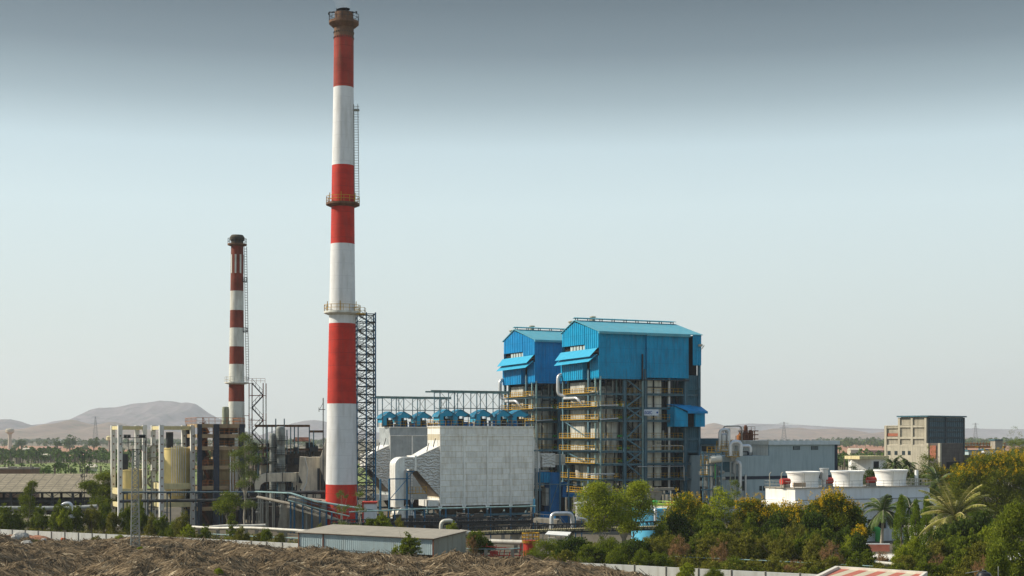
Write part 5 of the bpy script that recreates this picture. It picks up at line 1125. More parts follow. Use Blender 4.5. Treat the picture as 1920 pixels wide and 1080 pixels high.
# low pale machinery beyond the tank under the boiler
g = Fr(1225, 280, G); t = thing('ash_handling_unit', 'pale hopper and walkway beneath the nearer boiler house', 'machine', g.loc, g.a)
mb = MB(); mb.beam(g.P(1195, 918, 0), g.P(1262, 916, 0), .9, .5); a = g.P(1218, 921, 0); b = g.P(1243, 921, 0); mb.hexa([(a[0]+.9, 0, a[2]-2.6), (b[0]-.9, 0, a[2]-2.6), (b[0]-.9, 1.5, a[2]-2.6), (a[0]+.9, 1.5, a[2]-2.6)], [a, b, (b[0], 1.5, b[2]), (a[0], 1.5, a[2])]); mb.build('hopper', M['conc'], t)
mb = MB()
for px_ in (1200, 1215, 1246, 1258): p = g.P(px_, 920, .5); mb.beam((p[0], .5, 0), p, .25)
mb.build('post', M['steelgrey'], t)
# ------------------------------------------------------------------ turbine hall and process vessels
f = Fr(1442, 300, G); t = thing('turbine_hall', 'large grey blue clad turbine hall with dark horizontal band', 'industrial building', f.loc, f.a)
ur = f.u(1571, 0); zt = f.z(826, 0, 0); Vd = 16; ul = f.u(1352, 0); zl = f.z(855, ul, 0)
zb0 = f.z(898, 3, 0); zb1 = f.z(892, 3, 0)
mb = MB(); mb.box(0, ur-.9, 0, Vd, 0, zt-.9); mb.mi = 1; mb.box(ur-.9, ur, .1, Vd-.1, 0, zt-.9); mb.mi = 0; mb.box(ul, 0, 0, Vd, 0, zl); mb.mi = 2; mb.box(-.03, -.002, .3, Vd, zl+.02, zt-.9)
mb.build('wall', [M['hall'], M['hallband'], M['hallcream']], t)
mb = MB(); mb.box(ul+.01, ur-1, -.04, -.004, zb0, zb1); mb.box(ul+.01, ur-1, -.04, -.004, f.z(944, 0), f.z(938, 0)); mb.build('band', M['hallband'], t)
mb = MB(); mb.box(-.4, ur+.2, -.45, Vd+.4, zt-.9, zt-.05); mb.mi = 1; mb.box(-.46, -.402, -.4, Vd+.3, zt-.88, zt-.06); mb.box(-.3, ur+.1, -.35, Vd+.3, zt-.05, zt)
for k in range(9): mb.box(1+k*1.7, 1.6+k*1.7, 1.5, 2.2, zt, zt+.22)
mb.build('roof', [M['hallroof'], M['hallcream']], t)
for a, b in ((1487, 1500), (1521, 1534)):
    mb = MB(); mb.pbox(f, a, b, 836.5, 843.5, -.05, -.005)
    w_ = mb.build('window', M['glass'], t); mb = MB()
    for k in range(1, 6): x = f.u(a+(b-a)*k/6, 0); mb.box(x-.03, x+.03, -.09, -.051, f.z(843.5, x), f.z(836.5, x))
    mb.build('mullion', M['hall'], w_)
for a, b in ((1424, 1429), (1431, 1434), (1391, 1396)):
    mb = MB(); mb.pbox(f, a, b, 911 if a > 1400 else 902, 920, -.05, -.005); mb.build('window', M['glass'], t)
mb = MB(); mb.pbox(f, 1355, 1368, 866, 885, -.06, -.01); mb.build('door_panel', M['tealclad'], t)
mb = MB(); mb.pipe(arc([(f.u(1380.5, -1), -.3, f.z(888, -9)), (f.u(1380.5, -1), -.3, f.z(867, -9)), (f.u(1388, -1), -.9, f.z(867, -9)), (f.u(1388, -1), -.9, f.z(925, -9))], .9), .42, 10)
mb.tube((f.u(1352.5, -.3), -.3, f.z(905, -10)), (f.u(1352.5, -.3), -.3, f.z(866, -10)), .16, 7); mb.tube((f.u(1398, -.5), -.5, f.z(960, -5)), (f.u(1398, -.5), -.5, f.z(890, -5)), .22, 7); mb.build('pipe', M['silver'], t)
f = Fr(1350, 318, 0); t = thing('far_hall', 'low blue grey hall wing visible between boiler house and vessels', 'industrial building', f.loc)
mb = MB(); mb.pbox(f, 1300, 1356, 833, 950, 2, 20); mb.build('wall', M['hall'], t)
mb = MB(); mb.pbox(f, 1300, 1357, 822, 833, 1.6, 20); mb.build('roof', M['tealclad'], t)
mb = MB(); mb.pbox(f, 1316, 1340, 836, 846, 1.9, 1.99); mb.build('window', M['glass'], t)
def vess(px, d, r, y0, y1, label, m, cap=.5, legs=True):
    g = Fr(px, d, 0); r_ = r/F*d; zt, zb = g.z(y0), g.z(y1); t = thing('process_vessel', label, 'vessel', g.loc)
    mb = MB(); mb.lathe([(r_*.35, zb-.8), (r_, zb), (r_, zt-r_*.5), (r_*.8, zt-r_*.15), (r_*.25, zt)], 22); mb.build('shell', m, t)
    mb = MB()
    for a in range(4): x, y = r_*.8*math.cos(a*1.57+.7), r_*.8*math.sin(a*1.57+.7); mb.beam((x, y, 0), (x, y, zb+.3), .18)
    mb.build('leg', M['steelgrey'], t); mb = MB(); ring_rail(mb, r_+.6, zb+(zt-zb)*.3, 12, 1.0, .07); mb.lathe([(r_, zb+(zt-zb)*.3-.1), (r_+.65, zb+(zt-zb)*.3-.1), (r_+.65, zb+(zt-zb)*.3), (r_, zb+(zt-zb)*.3)], 12, caps=False); mb.build('walkway', M['yellow'], t)
vess(1357, 298, 8.5, 812, 846, 'grey evaporator vessel nearest the boiler house, beside the turbine hall', M['silver'])
vess(1364, 306, 5.5, 803, 846, 'slim pale vessel standing behind the grey evaporator', M['pipewhite'])
vess(1374, 294, 8, 851, 858, 'squat pale vessel on the low roof of the turbine hall', M['cream'])
pipeline('tall thin pipe arch rising above the process vessels', [(1356, 840, 300), (1356, 799, 300), (1391, 799, 300), (1391, 832, 300)], .14, M['steelgrey'], rad=.8, name='pipe_arch')
pipeline('short fat pipe arch on the evaporator top', [(1350, 845, 297), (1350, 806, 297), (1366, 805, 297), (1366, 840, 297)], .35, M['silver'], rad=1.0, name='pipe_arch')
pipeline('wide silver pipe arch on the low hall roof', [(1370, 855, 293), (1370, 829, 293), (1389, 828, 293), (1389, 855, 293)], .45, M['silver'], rad=1.5, name='pipe_arch')
pipeline('inner silver pipe arch on the low hall roof', [(1375, 855, 295), (1375, 834, 295), (1385, 834, 295), (1385, 855, 295)], .25, M['pipewhite'], rad=1.0, name='pipe_arch')
pipeline('lower silver bend next to the wide arch on the low roof', [(1390, 837, 296), (1407, 836, 296), (1407, 848, 296)], .4, M['silver'], rad=.9, name='pipe_arch')
for a, b, y0, y1, lb in ((1404, 1411, 846, 855, 'black box on the low hall roof at the foot of the cream wall'), (1392, 1402, 846, 855, 'dark grey cabinet beside the black box on the low hall roof')):
    g = Fr(a, 301, G); t = thing('cabinet', lb, 'cabinet', g.loc, g.a); mb = MB(); mb.pbox(g, a, b, y0, y1, 0, 1.5); mb.build('box', M['darksteel'], t); mb = MB(); mb.pbox(g, a+1, b-1, y0+2, y1-2, -.05, -.01); mb.build('door', M['steelgrey'], t)
g = Fr(1398, 330, 0); t = thing('rusty_tower', 'rusty brown scaffold and column rising behind the turbine hall', 'tower', g.loc)
mb = MB(); mb.lathe([(.8, 0), (.8, g.z(812)), (.4, g.z(808)), (.4, g.z(800)), (.25, g.z(797))], 12); mb.lathe([(.5, 0), (.5, g.z(812)), (.3, g.z(806))], 10, (1.2, .3, 0)); mb.build('column', M['rust'], t)
mb = MB()
for x in (-1.3, 1.9):
    for y in (-1.2, 1.2): mb.beam((x, y, 0), (x, y, g.z(808)), .2)
for z in (g.z(808), g.z(815), g.z(823)): mb.beam((-1.6, -1.2, z), (2.8, -1.2, z), .22); mb.beam((-1.6, 1.2, z), (2.3, 1.2, z), .2)
mb.rail([(-1.5, -1.2, g.z(808)), (2, -1.2, g.z(808))], 1, .8, .08); mb.build('scaffold', M['rust'], t)
g = Fr(1387, 325, 0); t = thing('rusty_drum', 'rusty orange drum with stub pipe above the hall roof', 'drum', g.loc)
mb = MB(); mb.lathe([(.7, 0), (.7, g.z(816)), (.2, g.z(815))], 14); mb.lathe([(.18, g.z(816)), (.18, g.z(811))], 8, (0, 0, 0)); mb.build('shell', M['orange'], t)
mb = MB(); mb.beam((-1, -.8, 0), (-1, -.8, g.z(817)), .15); mb.beam((1, -.8, 0), (1, -.8, g.z(817)), .15); mb.build('post', M['rust'], t)
# dense pipework between boiler and hall
f = Fr(1318, 292, 12); t = thing('process_piping', 'tangle of pipes, drums and yellow walkways between boiler house and turbine hall', 'pipework', f.loc, f.a)
rr = random.Random(12); mb = MB()
for k in range(24):
    px_ = rr.uniform(1318, 1350); y = rr.choice([855, 870, 885, 897, 915, 935]); v = rr.uniform(0, 7); p = f.P(px_, y, v); q_ = f.P(px_+rr.uniform(-1, 12), y, v); mb.tube(p, q_, rr.uniform(.12, .45), 8)
for k in range(22):
    px_ = rr.uniform(1317, 1352); v = rr.uniform(0, 7); p = f.P(px_, rr.uniform(850, 885), v); mb.tube(p, (p[0], p[1], max(0, p[2]-rr.uniform(2, 9))), rr.uniform(.1, .3), 7)
mb.build('pipe', M['pipewhite'], t)
mb = MB(); 
for px_ in (1318, 1329, 1342, 1352):
    for v in (0, 4, 8): p = f.P(px_, 846, v); mb.beam((p[0], v, 0), p, .22)
for y in (850, 872, 893, 918): mb.beam(f.P(1315, y, 0), f.P(1353, y, 0), .25); mb.beam(f.P(1315, y, 4), f.P(1353, y, 4), .25)
mb.build('rack_frame', M['steel'], t)
mb = MB()
for a, b, y, v in ((1326, 1352, 848, 0), (1314, 1330, 861, 1), (1314, 1328, 873, 0), (1314, 1330, 890, 0), (1350, 1372, 846, 2)): mb.rail([f.P(a, y, v), f.P(b, y, v)], 1.15, .9, .09, 1); mb.beam(f.P(a, y, v), f.P(b, y, v), .12, .2)
mb.build('railing', M['yellow'], t)
mb = MB(); mb.tube(f.P(1331, 862, 0), f.P(1352, 860, 0), .75, 16); mb.pbox(f, 1316, 1330, 884, 891, 1, 3); mb.pbox(f, 1318, 1326, 902, 912, 1, 3); mb.build('drum', M['hallcream'], t)
mb = MB(); mb.tube(f.P(1341, 870, -.3), f.P(1341, 898, -.3), .14, 7); mb.build('green_pipe', M['green'], t)
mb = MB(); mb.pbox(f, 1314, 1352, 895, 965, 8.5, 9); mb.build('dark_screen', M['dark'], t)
# ------------------------------------------------------------------ cooling tower block
f = Fr(1490, 235, G); t = thing('cooling_tower', 'long white cooling tower block carrying three flared fan stacks', 'cooling tower', f.loc, f.a)
Lc = f.u(1743, 0); Wc = f.v(1436, 0); zt = f.z(916.7, 0, 0); zm = f.z(936, 0, 0); zl = f.z(957, 0, -.8)-.3
mb = MB(); mb.mi = 1; mb.box(0, Lc, 0, Wc, zm-.2, zt); mb.hexa([(0, -.9, zl), (Lc+.9, -.9, zl), (Lc+.9, Wc, zl), (0, Wc, zl)], [(0, -.9, zm-.35), (Lc+.9, -.9, zm-.35), (Lc+.9, Wc, zm-.35), (0, Wc, zm-.35)])
mb.mi = 0; mb.box(-.06, -.003, -.2, Wc, zm-.3, zt-.05); mb.box(-.7, -.003, -1.2, Wc+.4, zl-1, zm-.5); mb.mi = 1; mb.box(-.5, Lc+1, -1.0, Wc, 0, 2.1)  # sunlit end and shaded front are put into two wall colours
mb.mi = 1
for k in range(7): u = Lc*k/6; mb.box(u-.28, u+.28, -.7, -.2, 2.1, zl)
mb.build('wall', [M['ctwhite'], M['ctgrey']], t)
mb = MB(); mb.box(.2, Lc-.2, .3, Wc-.3, 2.1, zl); mb.build('louvre_opening', M['dark'], t)
mb = MB(); mb.box(.5, Lc, -.55, -.4, zl-1.6, zl); mb.build('screen', M['ctgrey'], t)
mb = MB(); mb.box(-.25, Lc+.1, -.2, Wc+.1, zt, zt+.12); mb.box(0, Lc, -.12, -.004, zm-.33, zm-.2); mb.build('deck', M['conc'], t)
mb = MB(); mb.rail([(-.2, Wc, zt+.1), (-.2, -.15, zt+.1), (Lc, -.15, zt+.1), (Lc, Wc, zt+.1), (-.2, Wc, zt+.1)], 1.1, 1.7, .05); mb.build('railing', M['steelgrey'], t)
for i, (a, b) in enumerate(((1474, 1538), (1557.5, 1621), (1638.5, 1702))):
    vc = Wc*.5; uc = f.u((a+b)/2, vc); r_ = (b-a)/2/F*f.dep(uc, vc); hh = f.z((886, 884.5, 882.5)[i], uc, vc-r_)-zt; zb_ = zt+.12
    mb = MB(); pr = [(r_*.90, 0), (r_*.87, hh*.22), (r_*.875, hh*.45), (r_*.91, hh*.72), (r_*.965, hh*.9), (r_*1.0, hh*.905), (r_*1.01, hh*1.0), (r_*.95, hh*1.01), (r_*.86, hh*.7), (r_*.8, hh*.2)]
    mb.lathe(pr, 48, (0, 0, 0), caps=False); fs = mb.build('fan_stack', M['fan'], t); fs.location = (uc, vc, zb_)
    mb = MB(); mb.lathe([(.35, hh*.3), (.35, hh*.5)], 12)
    for k in range(6):
        a_ = k*math.pi/3; mb.beam((.3*math.cos(a_), .3*math.sin(a_), hh*.4), (r_*.75*math.cos(a_), r_*.75*math.sin(a_), hh*.42), .45, .05)
    mb.lathe([(r_*.8, hh*.02), (r_*.8, hh*.06)], 24); mb.build('fan', M['darksteel'], fs)
    mb = MB(); mb.beam((-r_*.5, -r_*.74, .05), (-r_*.5, -r_*.76, hh*.45), .06); mb.beam((-r_*.5, -r_*.76, hh*.45), (-r_*.55, -r_*.86, hh*.9), .06); mb.build('cable', M['steelgrey'], fs)
    um = f.u(a-4 if i else 1473, vc-1.2); mo = thing('motor', None, None); mo.parent = t; mo.location = (um-.2, vc-1.2, zt+1.15)
    mb = MB(); mb.pipe([(-.7, 0, 0), (.9, 0, 0)], .55, 14); mb.build('body', M['redm'], mo)
    mb = MB(); mb.box(-.6, .8, -.5, .5, -1.05, -.5); mb.build('plinth', M['conc'], mo)
mb = MB(); mb.pbox(f, 1488, 1511, 905, 913, .2, .5); mb.build('notice_panel', mat('peach_panel', (.50, .36, .25), .8, var=.1), t)
mb = MB(); p = f.P(1718.5, 915, 1.5); mb.lathe([(.32, 0), (.32, 2.8)], 14, (p[0], 1.5, zt)); mb.build('vent', M['fan'], t)
mb = MB(); p0 = (f.u(1545, 2.5), 2.5, zt); mb.lathe([(.68, 1.4), (.68, 3.1), (.8, 3.15), (.8, 3.35)], 16, p0); mb.beam(p0, (p0[0], p0[1], zt+1.7), .5); mb.build('drum', M['silver'], t)
mb = MB(); z_ = zt+.5
for px_ in (1443, 1465): mb.pipe(arc([(f.u(px_, .5), .5, zt), (f.u(px_, .5), .5, zt+2.6), (f.u(px_+3, .5), .5, zt+2.8)], .4), .07, 6)
mb.rail([(f.u(1704, 1), 1, zt), (f.u(1738, 1), 1, zt)], 1.4, .6, .08); mb.beam((f.u(1704, 1), 1, zt+.2), (f.u(1716, 1), 1, zt+1.4), .08); mb.build('lamp_post', M['conccream'], t)
for px_, top in ((1612, 952), (1647, 992)):
    mb = MB(); v = -1.9; u = f.u(px_, v); z_ = f.z(top, u, v); mb.pipe(arc([(u, v, 0), (u, v, z_), (u-1, v+.9, z_+.15)], .8), .3 if px_ < 1640 else .55, 10); mb.build('green_pipe', M['green'], t)
g = Fr(1620, 214, -4); t = thing('red_parapet', 'low red plastered parapet at the foot of the royal palm', 'wall', g.loc, g.a)
mb = MB(); mb.pbox(g, 1622, 1668, 1021, 1034, 0, .4); mb.build('plaster', mat('red_plaster', (.40, .14, .10), .85, var=.15, dirt=(.3, .15, .1)), t); mb = MB(); mb.pbox(g, 1621, 1669, 1019.5, 1021, -.1, .5); mb.build('coping', M['ctgrey'], t)
g = Fr(1742, 226, G); t = thing('small_building', 'small white building with cream ledges between mast trees and coconut palm', 'building', g.loc, g.a)
mb = MB(); mb.pbox(g, 1738, 1766, 992, 1030, 0, 4); mb.build('wall', M['ctwhite'], t); mb = MB(); mb.pbox(g, 1736, 1768, 988, 992, -.6, 4.5); mb.pbox(g, 1738, 1748, 998, 1001, -.7, 0); mb.build('roof', M['hallcream'], t); mb = MB(); mb.pbox(g, 1742, 1748, 1002, 1014, -.06, -.01); mb.build('door', M['redm'], t); mb = MB(); mb.pbox(g, 1753, 1759, 998, 1006, -.06, -.01); mb.build('window', M['glass'], t)
# ------------------------------------------------------------------ unfinished concrete building
D3 = 430.0; f = Fr(1738, D3, 40); t = thing('concrete_building', 'tall unfinished concrete building with louvred bays and blue sheeted side', 'building', f.loc, f.a)
zt = f.z(779, 0, 0); v1 = f.v(1687, 0); v2 = f.v(1660, 0); zb = f.z(838, 0, v1); z2 = f.z(799, 0, v2); ur = f.u(1808, 0)
mb = MB(); mb.box(.3, ur-.2, .3, v1-.2, 0, zt-.4); mb.box(.3, 9, v1-.2, v2-.2, 0, z2-.3); mb.mi = 1
fls = [f.z(q_, 0, v1/2) for q_ in (799.5, 821, 836)]
mb.box(-.4, .28, -.4, v2, 0, f.z(838, 0, v1)); mb.build('wall', [M['louv'], M['louv']], t)
mb = MB(); zz0 = f.z(838, 0, v1)
nl = 26
for i in range(nl):
    z = zz0+(zt-zz0-.8)*i/nl; mb.hexa([(-.1, .2, z), (.25, .2, z+.25), (.25, v1, z+.25), (-.1, v1, z)], [(-.1, .2, z+.06), (.25, .2, z+.45), (.25, v1, z+.45), (-.1, v1, z+.06)])
    if z < z2-1: mb.hexa([(-.1, v1, z), (.25, v1, z+.25), (.25, v2, z+.25), (-.1, v2, z)], [(-.1, v1, z+.06), (.25, v1, z+.45), (.25, v2, z+.45), (-.1, v2, z+.06)])
mb.build('louvre', M['louv'], t)
mb = MB()
for v in (.3, f.v(1711, 0), v1): mb.box(-.45, .3, v-.36, v+.36, 0, zt-.6)
mb.box(-.55, .3, v2-.8, v2, 0, z2)
for z in fls: mb.box(-.4, .3, 0, v2, z-.32, z+.32)
mb.box(-.4, .3, v1, v2, z2-.7, z2); mb.build('frame', M['conccream'], t)
mb = MB(); mb.box(-.2, .29, v1+.5, v2-.8, f.z(818, 0, v2), f.z(812.5, 0, v2)); mb.build('brick_panel', M['brick'], t)
mb = MB(); mb.box(-.8, ur+.2, -.8, v1+.6, zt-.4, zt); mb.build('roof', M['tealclad'], t)
mb = MB(); mb.box(.3, ur-.2, .05, .28, f.z(857, 8), zt-.6); gl = mb.build('sheeting', M['glassblue'], t)
mb = MB()
for z in (f.z(801, 6), f.z(820, 6), f.z(790, 6), f.z(810, 6)): mb.box(.4, ur-.3, -.12, .04, z-(.5 if z in (f.z(801, 6), f.z(820, 6)) else .15), z+.2)
for k in range(19): u = .4+(ur-.8)*k/18; mb.box(u-.05, u+.05, -.1, .04, f.z(857, 8), zt-.8)
for u in (.5, f.u(1773, 0), ur-.3): mb.box(u-.35, u+.35, -.2, .04, 0, zt-.5)
mb.build('purlin', mat('dark_purlin', (.05, .07, .08), .7, var=.3), t)
for px_ in (1667, 1680, 1694, 1705):
    mb = MB(); va, vb_ = f.v(px_+2.8, -.42), f.v(px_-2.8, -.42); mb.box(-.46, -.41, va, vb_, f.z(853, 0, va), f.z(845.5, 0, va)); mb.build('window', M['glass'], t)
mb = MB(); fo = Fr(1766, D3-20, 40); dx = fo.X-f.X; dy = fo.Y-f.Y
mb.build('x', M['louv'], t) if 0 else None
g = Fr(1762, 415, 40); t = thing('concrete_annex', 'dark unfinished concrete annex in front of the tall concrete building', 'building', g.loc, g.a)
mb = MB(); ua = g.u(1806, 0); va = g.v(1737, 0); za = g.z(831, 0, 0); mb.mi = 0; mb.box(0, ua, 0, va, 0, za); mb.mi = 1; mb.box(-.3, .5, -.3, .4, 0, za); mb.box(-.25, -.02, va-.8, va, 0, za); mb.build('wall', [mat('raw_block_wall', (.12, .105, .095), .9, var=.3, vs=.5, dirt=(.06, .05, .045), dirt_amt=.7, seam=[('Z', 1.1, .08, (.07, .06, .05))]), M['conccream']], t)
mb = MB(); mb.box(-.2, -.01, 1.2, 3.2, za-4.5, za-.7); mb.build('brick_panel', M['brick'], t)
mb = MB(); mb.pbox(g, 1775, 1800, 866, 900, -.05, -.01); mb.build('opening', M['dark'], t)
mb = MB(); mb.pbox(g, 1800, 1825, 853, 935, .3, 6); mb.build('side_block', M['concdark'], t)
g = Fr(1634, 400, 20); t = thing('yellow_roofed_house', 'small white house with dusty yellow flat roof', 'house', g.loc, g.a)
mb = MB(); uA = g.u(1662, 0); mb.box(0, uA, 0, 5, 0, g.z(860, 0)); va = 4; mb.hexa([(-4, 4, 0), (0, 0, 0), (0, 5, 0), (-3, 7, 0)], [(-4, 4, g.z(861, -3, 4)), (0, 0, g.z(861, 0)), (0, 5, g.z(861, 0)), (-3, 7, g.z(861, -3, 4))]); mb.build('wall', M['ctwhite'], t)
mb = MB(); mb.box(-4.3, uA+.5, -.5, 7, g.z(861, 0), g.z(855, 0)); mb.build('roof', M['ybeam'], t)
mb = MB(); mb.pbox(g, 1638, 1648, 865, 878, -.05, -.01); mb.build('opening', M['dark'], t)
# ------------------------------------------------------------------ sheds
f = Fr(0, 318, 3); t = thing('long_shed', 'long open sided shed with grey brown sheet roof at the left edge', 'shed', f.loc, f.a)
ur = f.u(196, 0); ul = -32; ze = f.z(923, 0, 0); zr = f.z(889, 0, 13); 
mb = MB(); a = [(ul, -.4, ze), (ur-1, -.4, ze), (ur+1.6, 13, zr), (ul, 13, zr)]; mb.hexa(a, [(x, y, z+.12) for x, y, z in a]); b = [(ul, 13, zr), (ur+1.6, 13, zr), (ur-1, 26, ze), (ul, 26, ze)]; mb.hexa(b, [(x, y, z+.12) for x, y, z in b]); mb.build('roof', M['asb'], t)
for k in range(10):
    u = ur-2.5-k*4.6; mb = MB(); mb.box(u-.25, u+.25, -.2, .25, 0, ze-.05); mb.beam((u, 0, ze-1.2), (u+1.6, 0, ze-.15), .12); mb.beam((u, 0, ze-1.2), (u-1.6, 0, ze-.15), .12); mb.box(u-.25, u+.25, 25, 25.5, 0, ze-.05); mb.build('post', M['darksteel'], t)
mb = MB(); mb.box(ul, ur-1, -.1, .1, ze-.3, ze); mb.box(ul, ur-2, -.08, .08, ze-2.2, ze-1.8); mb.box(ul, ur-2, -.05, .1, ze-3.9, ze-3.6); mb.box(ul, ur-2, 24, 24.2, ze-4.5, ze-2.2); mb.build('beam', M['darksteel'], t)
mb = MB(); rr = random.Random(8)
for k in range(7): u = ul+3+k*6.2; mb.lathe([(rr.uniform(2, 3.2), 0), (1.6, 1.2), (.3, rr.uniform(1.6, 2.4))], 10, (u, 9+rr.uniform(-2, 4), 0))
mb.build('stored_heap', M['concdark'], t)
f = Fr(0, 352, 3); t = thing('low_block', 'flat roofed brown block behind the long open shed', 'building', f.loc, f.a)
mb = MB(); mb.box(-30, f.u(57, 0), 0, 8, 0, f.z(879, 0)); mb.build('wall', mat('brown_plaster', (.24, .15, .10), .9, var=.15, dirt=(.14, .1, .07)), t)
mb = MB(); mb.box(-30, f.u(58, 0), -.3, 8.3, f.z(880, 0), f.z(877.6, 0)); mb.box(f.u(13, 0), f.u(26, 0), 1, 3, f.z(877.6, 0), f.z(875, 0)); mb.box(f.u(32, 0), f.u(57, 0), 1, 3, f.z(877.6, 0), f.z(875.6, 0)); mb.build('roof', M['conc'], t)
# pale blue shed in the middle foreground
dC = 14*F/192; C = Vector((px2x(813, dC), dC, 0)); dL = 14*F/180; Lf = Vector((px2x(561, dL), dL, 0)); a_ = (Lf-C); ln = a_.length; a_.normalize(); ang = math.atan2(-a_.y, -a_.x)
t = thing('sheet_metal_shed', 'pale blue sheet metal shed with dusty flat sloping roof in the foreground', 'shed', C, ang)
dp = 7.8; he = 4.0; hb = 4.62; gap = 1.75; us = ln-4.6
mb = MB(); mb.corr((0, 0), (-us, 0), (gap, gap), (he, he), .35, .04, (0, -1)); mb.corr((-us, -.03), (-ln, -.03), (gap-.05, gap-.05), (he, he), .35, .04, (0, -1)); mb.corr((-3.6, .05), (-us+.5, .05), (.2, .2), (gap+.1, gap+.1), .35, .04, (0, -1))
mb.build('front_wall', M['shedwall'], t)
mb = MB(); mb.corr((0, 0), (0, dp), (.0, 0), (he, hb), .35, .04, (1, 0)); mb.corr((-ln, dp), (0, dp), (0, 0), (hb, hb), .35, .04, (0, 1)); mb.corr((-ln, 0), (-ln, dp), (0, 0), (he, hb), .35, .04, (-1, 0)); mb.build('side_wall', M['shedside'], t)
mb = MB(); r_ = [(-ln-.35, -.45, he-.02), (.4, -.45, he-.02), (.4, dp+.3, hb+.02), (-ln-.35, dp+.3, hb+.02)]; mb.hexa(r_, [(x, y, z+.09) for x, y, z in r_]); mb.build('roof', M['shedroof'], t)
mb = MB(); 
for u in (0.02, -us, -ln, -3.6): mb.beam((u, -.1, 0), (u, -.1, he), .14)
mb.beam((-ln, -.14, he-.06), (.1, -.14, he-.06), .06, .14); mb.beam((.1, -.1, he-.06), (.1, dp, hb-.06), .06, .14); mb.build('post', M['rust'], t)
# canopy with red stripes at the bottom edge
zk = 6.4
def gp(px, py, z=zk): d = (H-z)*F/(py-HOR); return Vector((px2x(px, d), d, z))
A = gp(1572, 1062); B = gp(1733, 1072); ex_ = (B-A); wl = ex_.length; ex_.normalize(); ey = -Vector((-ex_.y, ex_.x, 0)); C0 = A.copy(); C0.z = 0
ang = math.atan2(ex_.y, ex_.x); t = thing('striped_roof_building', 'low building with red and cream striped flat roof at the bottom edge', 'building', C0, ang)
mb = MB(); mb.box(-.1, wl, -12, 0, 0, zk-.5); mb.build('wall', M['hallcream'], t)
st = mat('red_cream_stripes', (.50, .44, .32), .8, var=.08)
mb = MB(); mb.box(0, wl, -12, 0, zk-.5, zk-.22); mb.mi = 1; k = -12.0
n_s = 18
for i in range(n_s):
    u = -8+i*1.75
    q4 = [(u, -12), (u+.85, -12), (u+.85+12*.55, 0), (u+12*.55, 0)]
    # clip to roof width
    pts = []
    for s_ in range(13):
        y = -12+s_; xs0 = u+(y+12)*.10; pts.append((xs0, y))
    L_ = [(max(.02, min(wl-.02, x)), y) for x, y in pts]; R_ = [(max(.02, min(wl-.02, x+.85)), y) for x, y in pts]
    for (l0, l1, r0, r1) in zip(L_, L_[1:], R_, R_[1:]):
        if r0[0]-l0[0] > .01 or r1[0]-l1[0] > .01: mb.quad((l0[0], l0[1], zk-.21), (r0[0], r0[1], zk-.21), (r1[0], r1[1], zk-.21), (l1[0], l1[1], zk-.21))
mb.build('roof', [st, mat('red_tile_stripe', (.42, .13, .09), .8, var=.12)], t)
mb = MB(); mb.box(-.35, wl+.25, -.02, .3, zk-.6, zk); mb.box(-.35, 0, -12, 0, zk-.6, zk); mb.box(wl, wl+.25, -12, 0, zk-.6, zk); mb.build('parapet', M['hallcream'], t)
q_ = gp(1535, 1080)-A; ca, sa = math.cos(ang), math.sin(ang); lx, ly = q_.x*ca+q_.y*sa, -q_.x*sa+q_.y*ca      # the plan is a parallelogram
for o_ in t.children:
    for v_ in o_.data.vertices: v_.co.x += v_.co.y*lx/ly
g = Fr(1845, 118, 0); t = thing('water_tank', 'black plastic water tank with a pole beside it at the bottom edge', 'water tank', g.loc)
mb = MB(); zt = g.z(1071); mb.lathe([(.62, 0), (.62, zt-.35), (.5, zt-.15), (.2, zt-.02), (.2, zt+.06)], 24); 
for k in range(5): mb.lathe([(.63, zt-.6-k*.35), (.66, zt-.55-k*.35), (.63, zt-.5-k*.35)], 24, caps=False)
mb.build('shell', M['blackpl'], t)
mb = MB(); mb.tube((1.2, 0, 0), (1.2, 0, g.z(1062)), .04, 6); mb.tube((-1.6, -.2, zt-.15), (-.4, 0, zt+.02), .035, 6); mb.tube((-.1, 0, zt), (-.1, 0, g.z(1066)), .03, 6); mb.build('pole', M['steelgrey'], t)
# ------------------------------------------------------------------ boundary wall, mast, rocks
def bwall(label, pts, h, pier):
    o = Vector((px2x(pts[0][0], pts[0][1]), pts[0][1], 0)); t = thing('boundary_wall', label, 'wall', o); w = [Vector((px2x(a, d), d, 0))-o for a, d in pts]
    mb = MB(); mp = MB()
    for p, q_ in zip(w, w[1:]):
        mb.beam(p+Vector((0, 0, h/2)), q_+Vector((0, 0, h/2)), .22, h); n = max(1, int((q_-p).length/pier))
        for i in range(n): m_ = p+(q_-p)*i/n; mp.box(m_.x-.13, m_.x+.13, m_.y-.17, m_.y+.17, 0, h+.06)
    mb.build('panel', M['wallw'], t); mp.build('pier', M['conc'], t); return t
bwall('whitewashed boundary wall running behind the cane trash to the shed', [(-60, 250), (0, 242), (280, 225.5), (560, 210)], 2.0, 3.0)
bwall('whitewashed boundary wall below the dense trees on the right', [(1025, 180), (1190, 174.5), (1310, 170), (1500, 164), (1700, 158)], 2.0, 3.2)
g = Fr(253.5, 198, 20); t = thing('lighting_mast', 'grey lattice lighting mast with floodlights standing in the cane trash', 'lighting mast', g.loc, g.a)
h = g.z(842); w0, w1 = .64, .36; mb = MB()
def cr(s_, z): w_ = w0+(w1-w0)*z/h; return [(-w_, -w_, z), (w_, -w_, z), (w_, w_, z), (-w_, w_, z)][s_]
for s_ in range(4): mb.beam(cr(s_, 0), cr(s_, h), .10)
mb.build('leg', M['steelgrey'], t)
mb = MB(); n = 24
for i in range(n):
    z, z2 = h*i/n, h*(i+1)/n
    for s_ in range(4):
        s2 = (s_+1) % 4; mb.beam(cr(s_, z), cr(s2, z2), .055); mb.beam(cr(s2, z), cr(s_, z2), .055); mb.beam(cr(s_, z2), cr(s2, z2), .05)
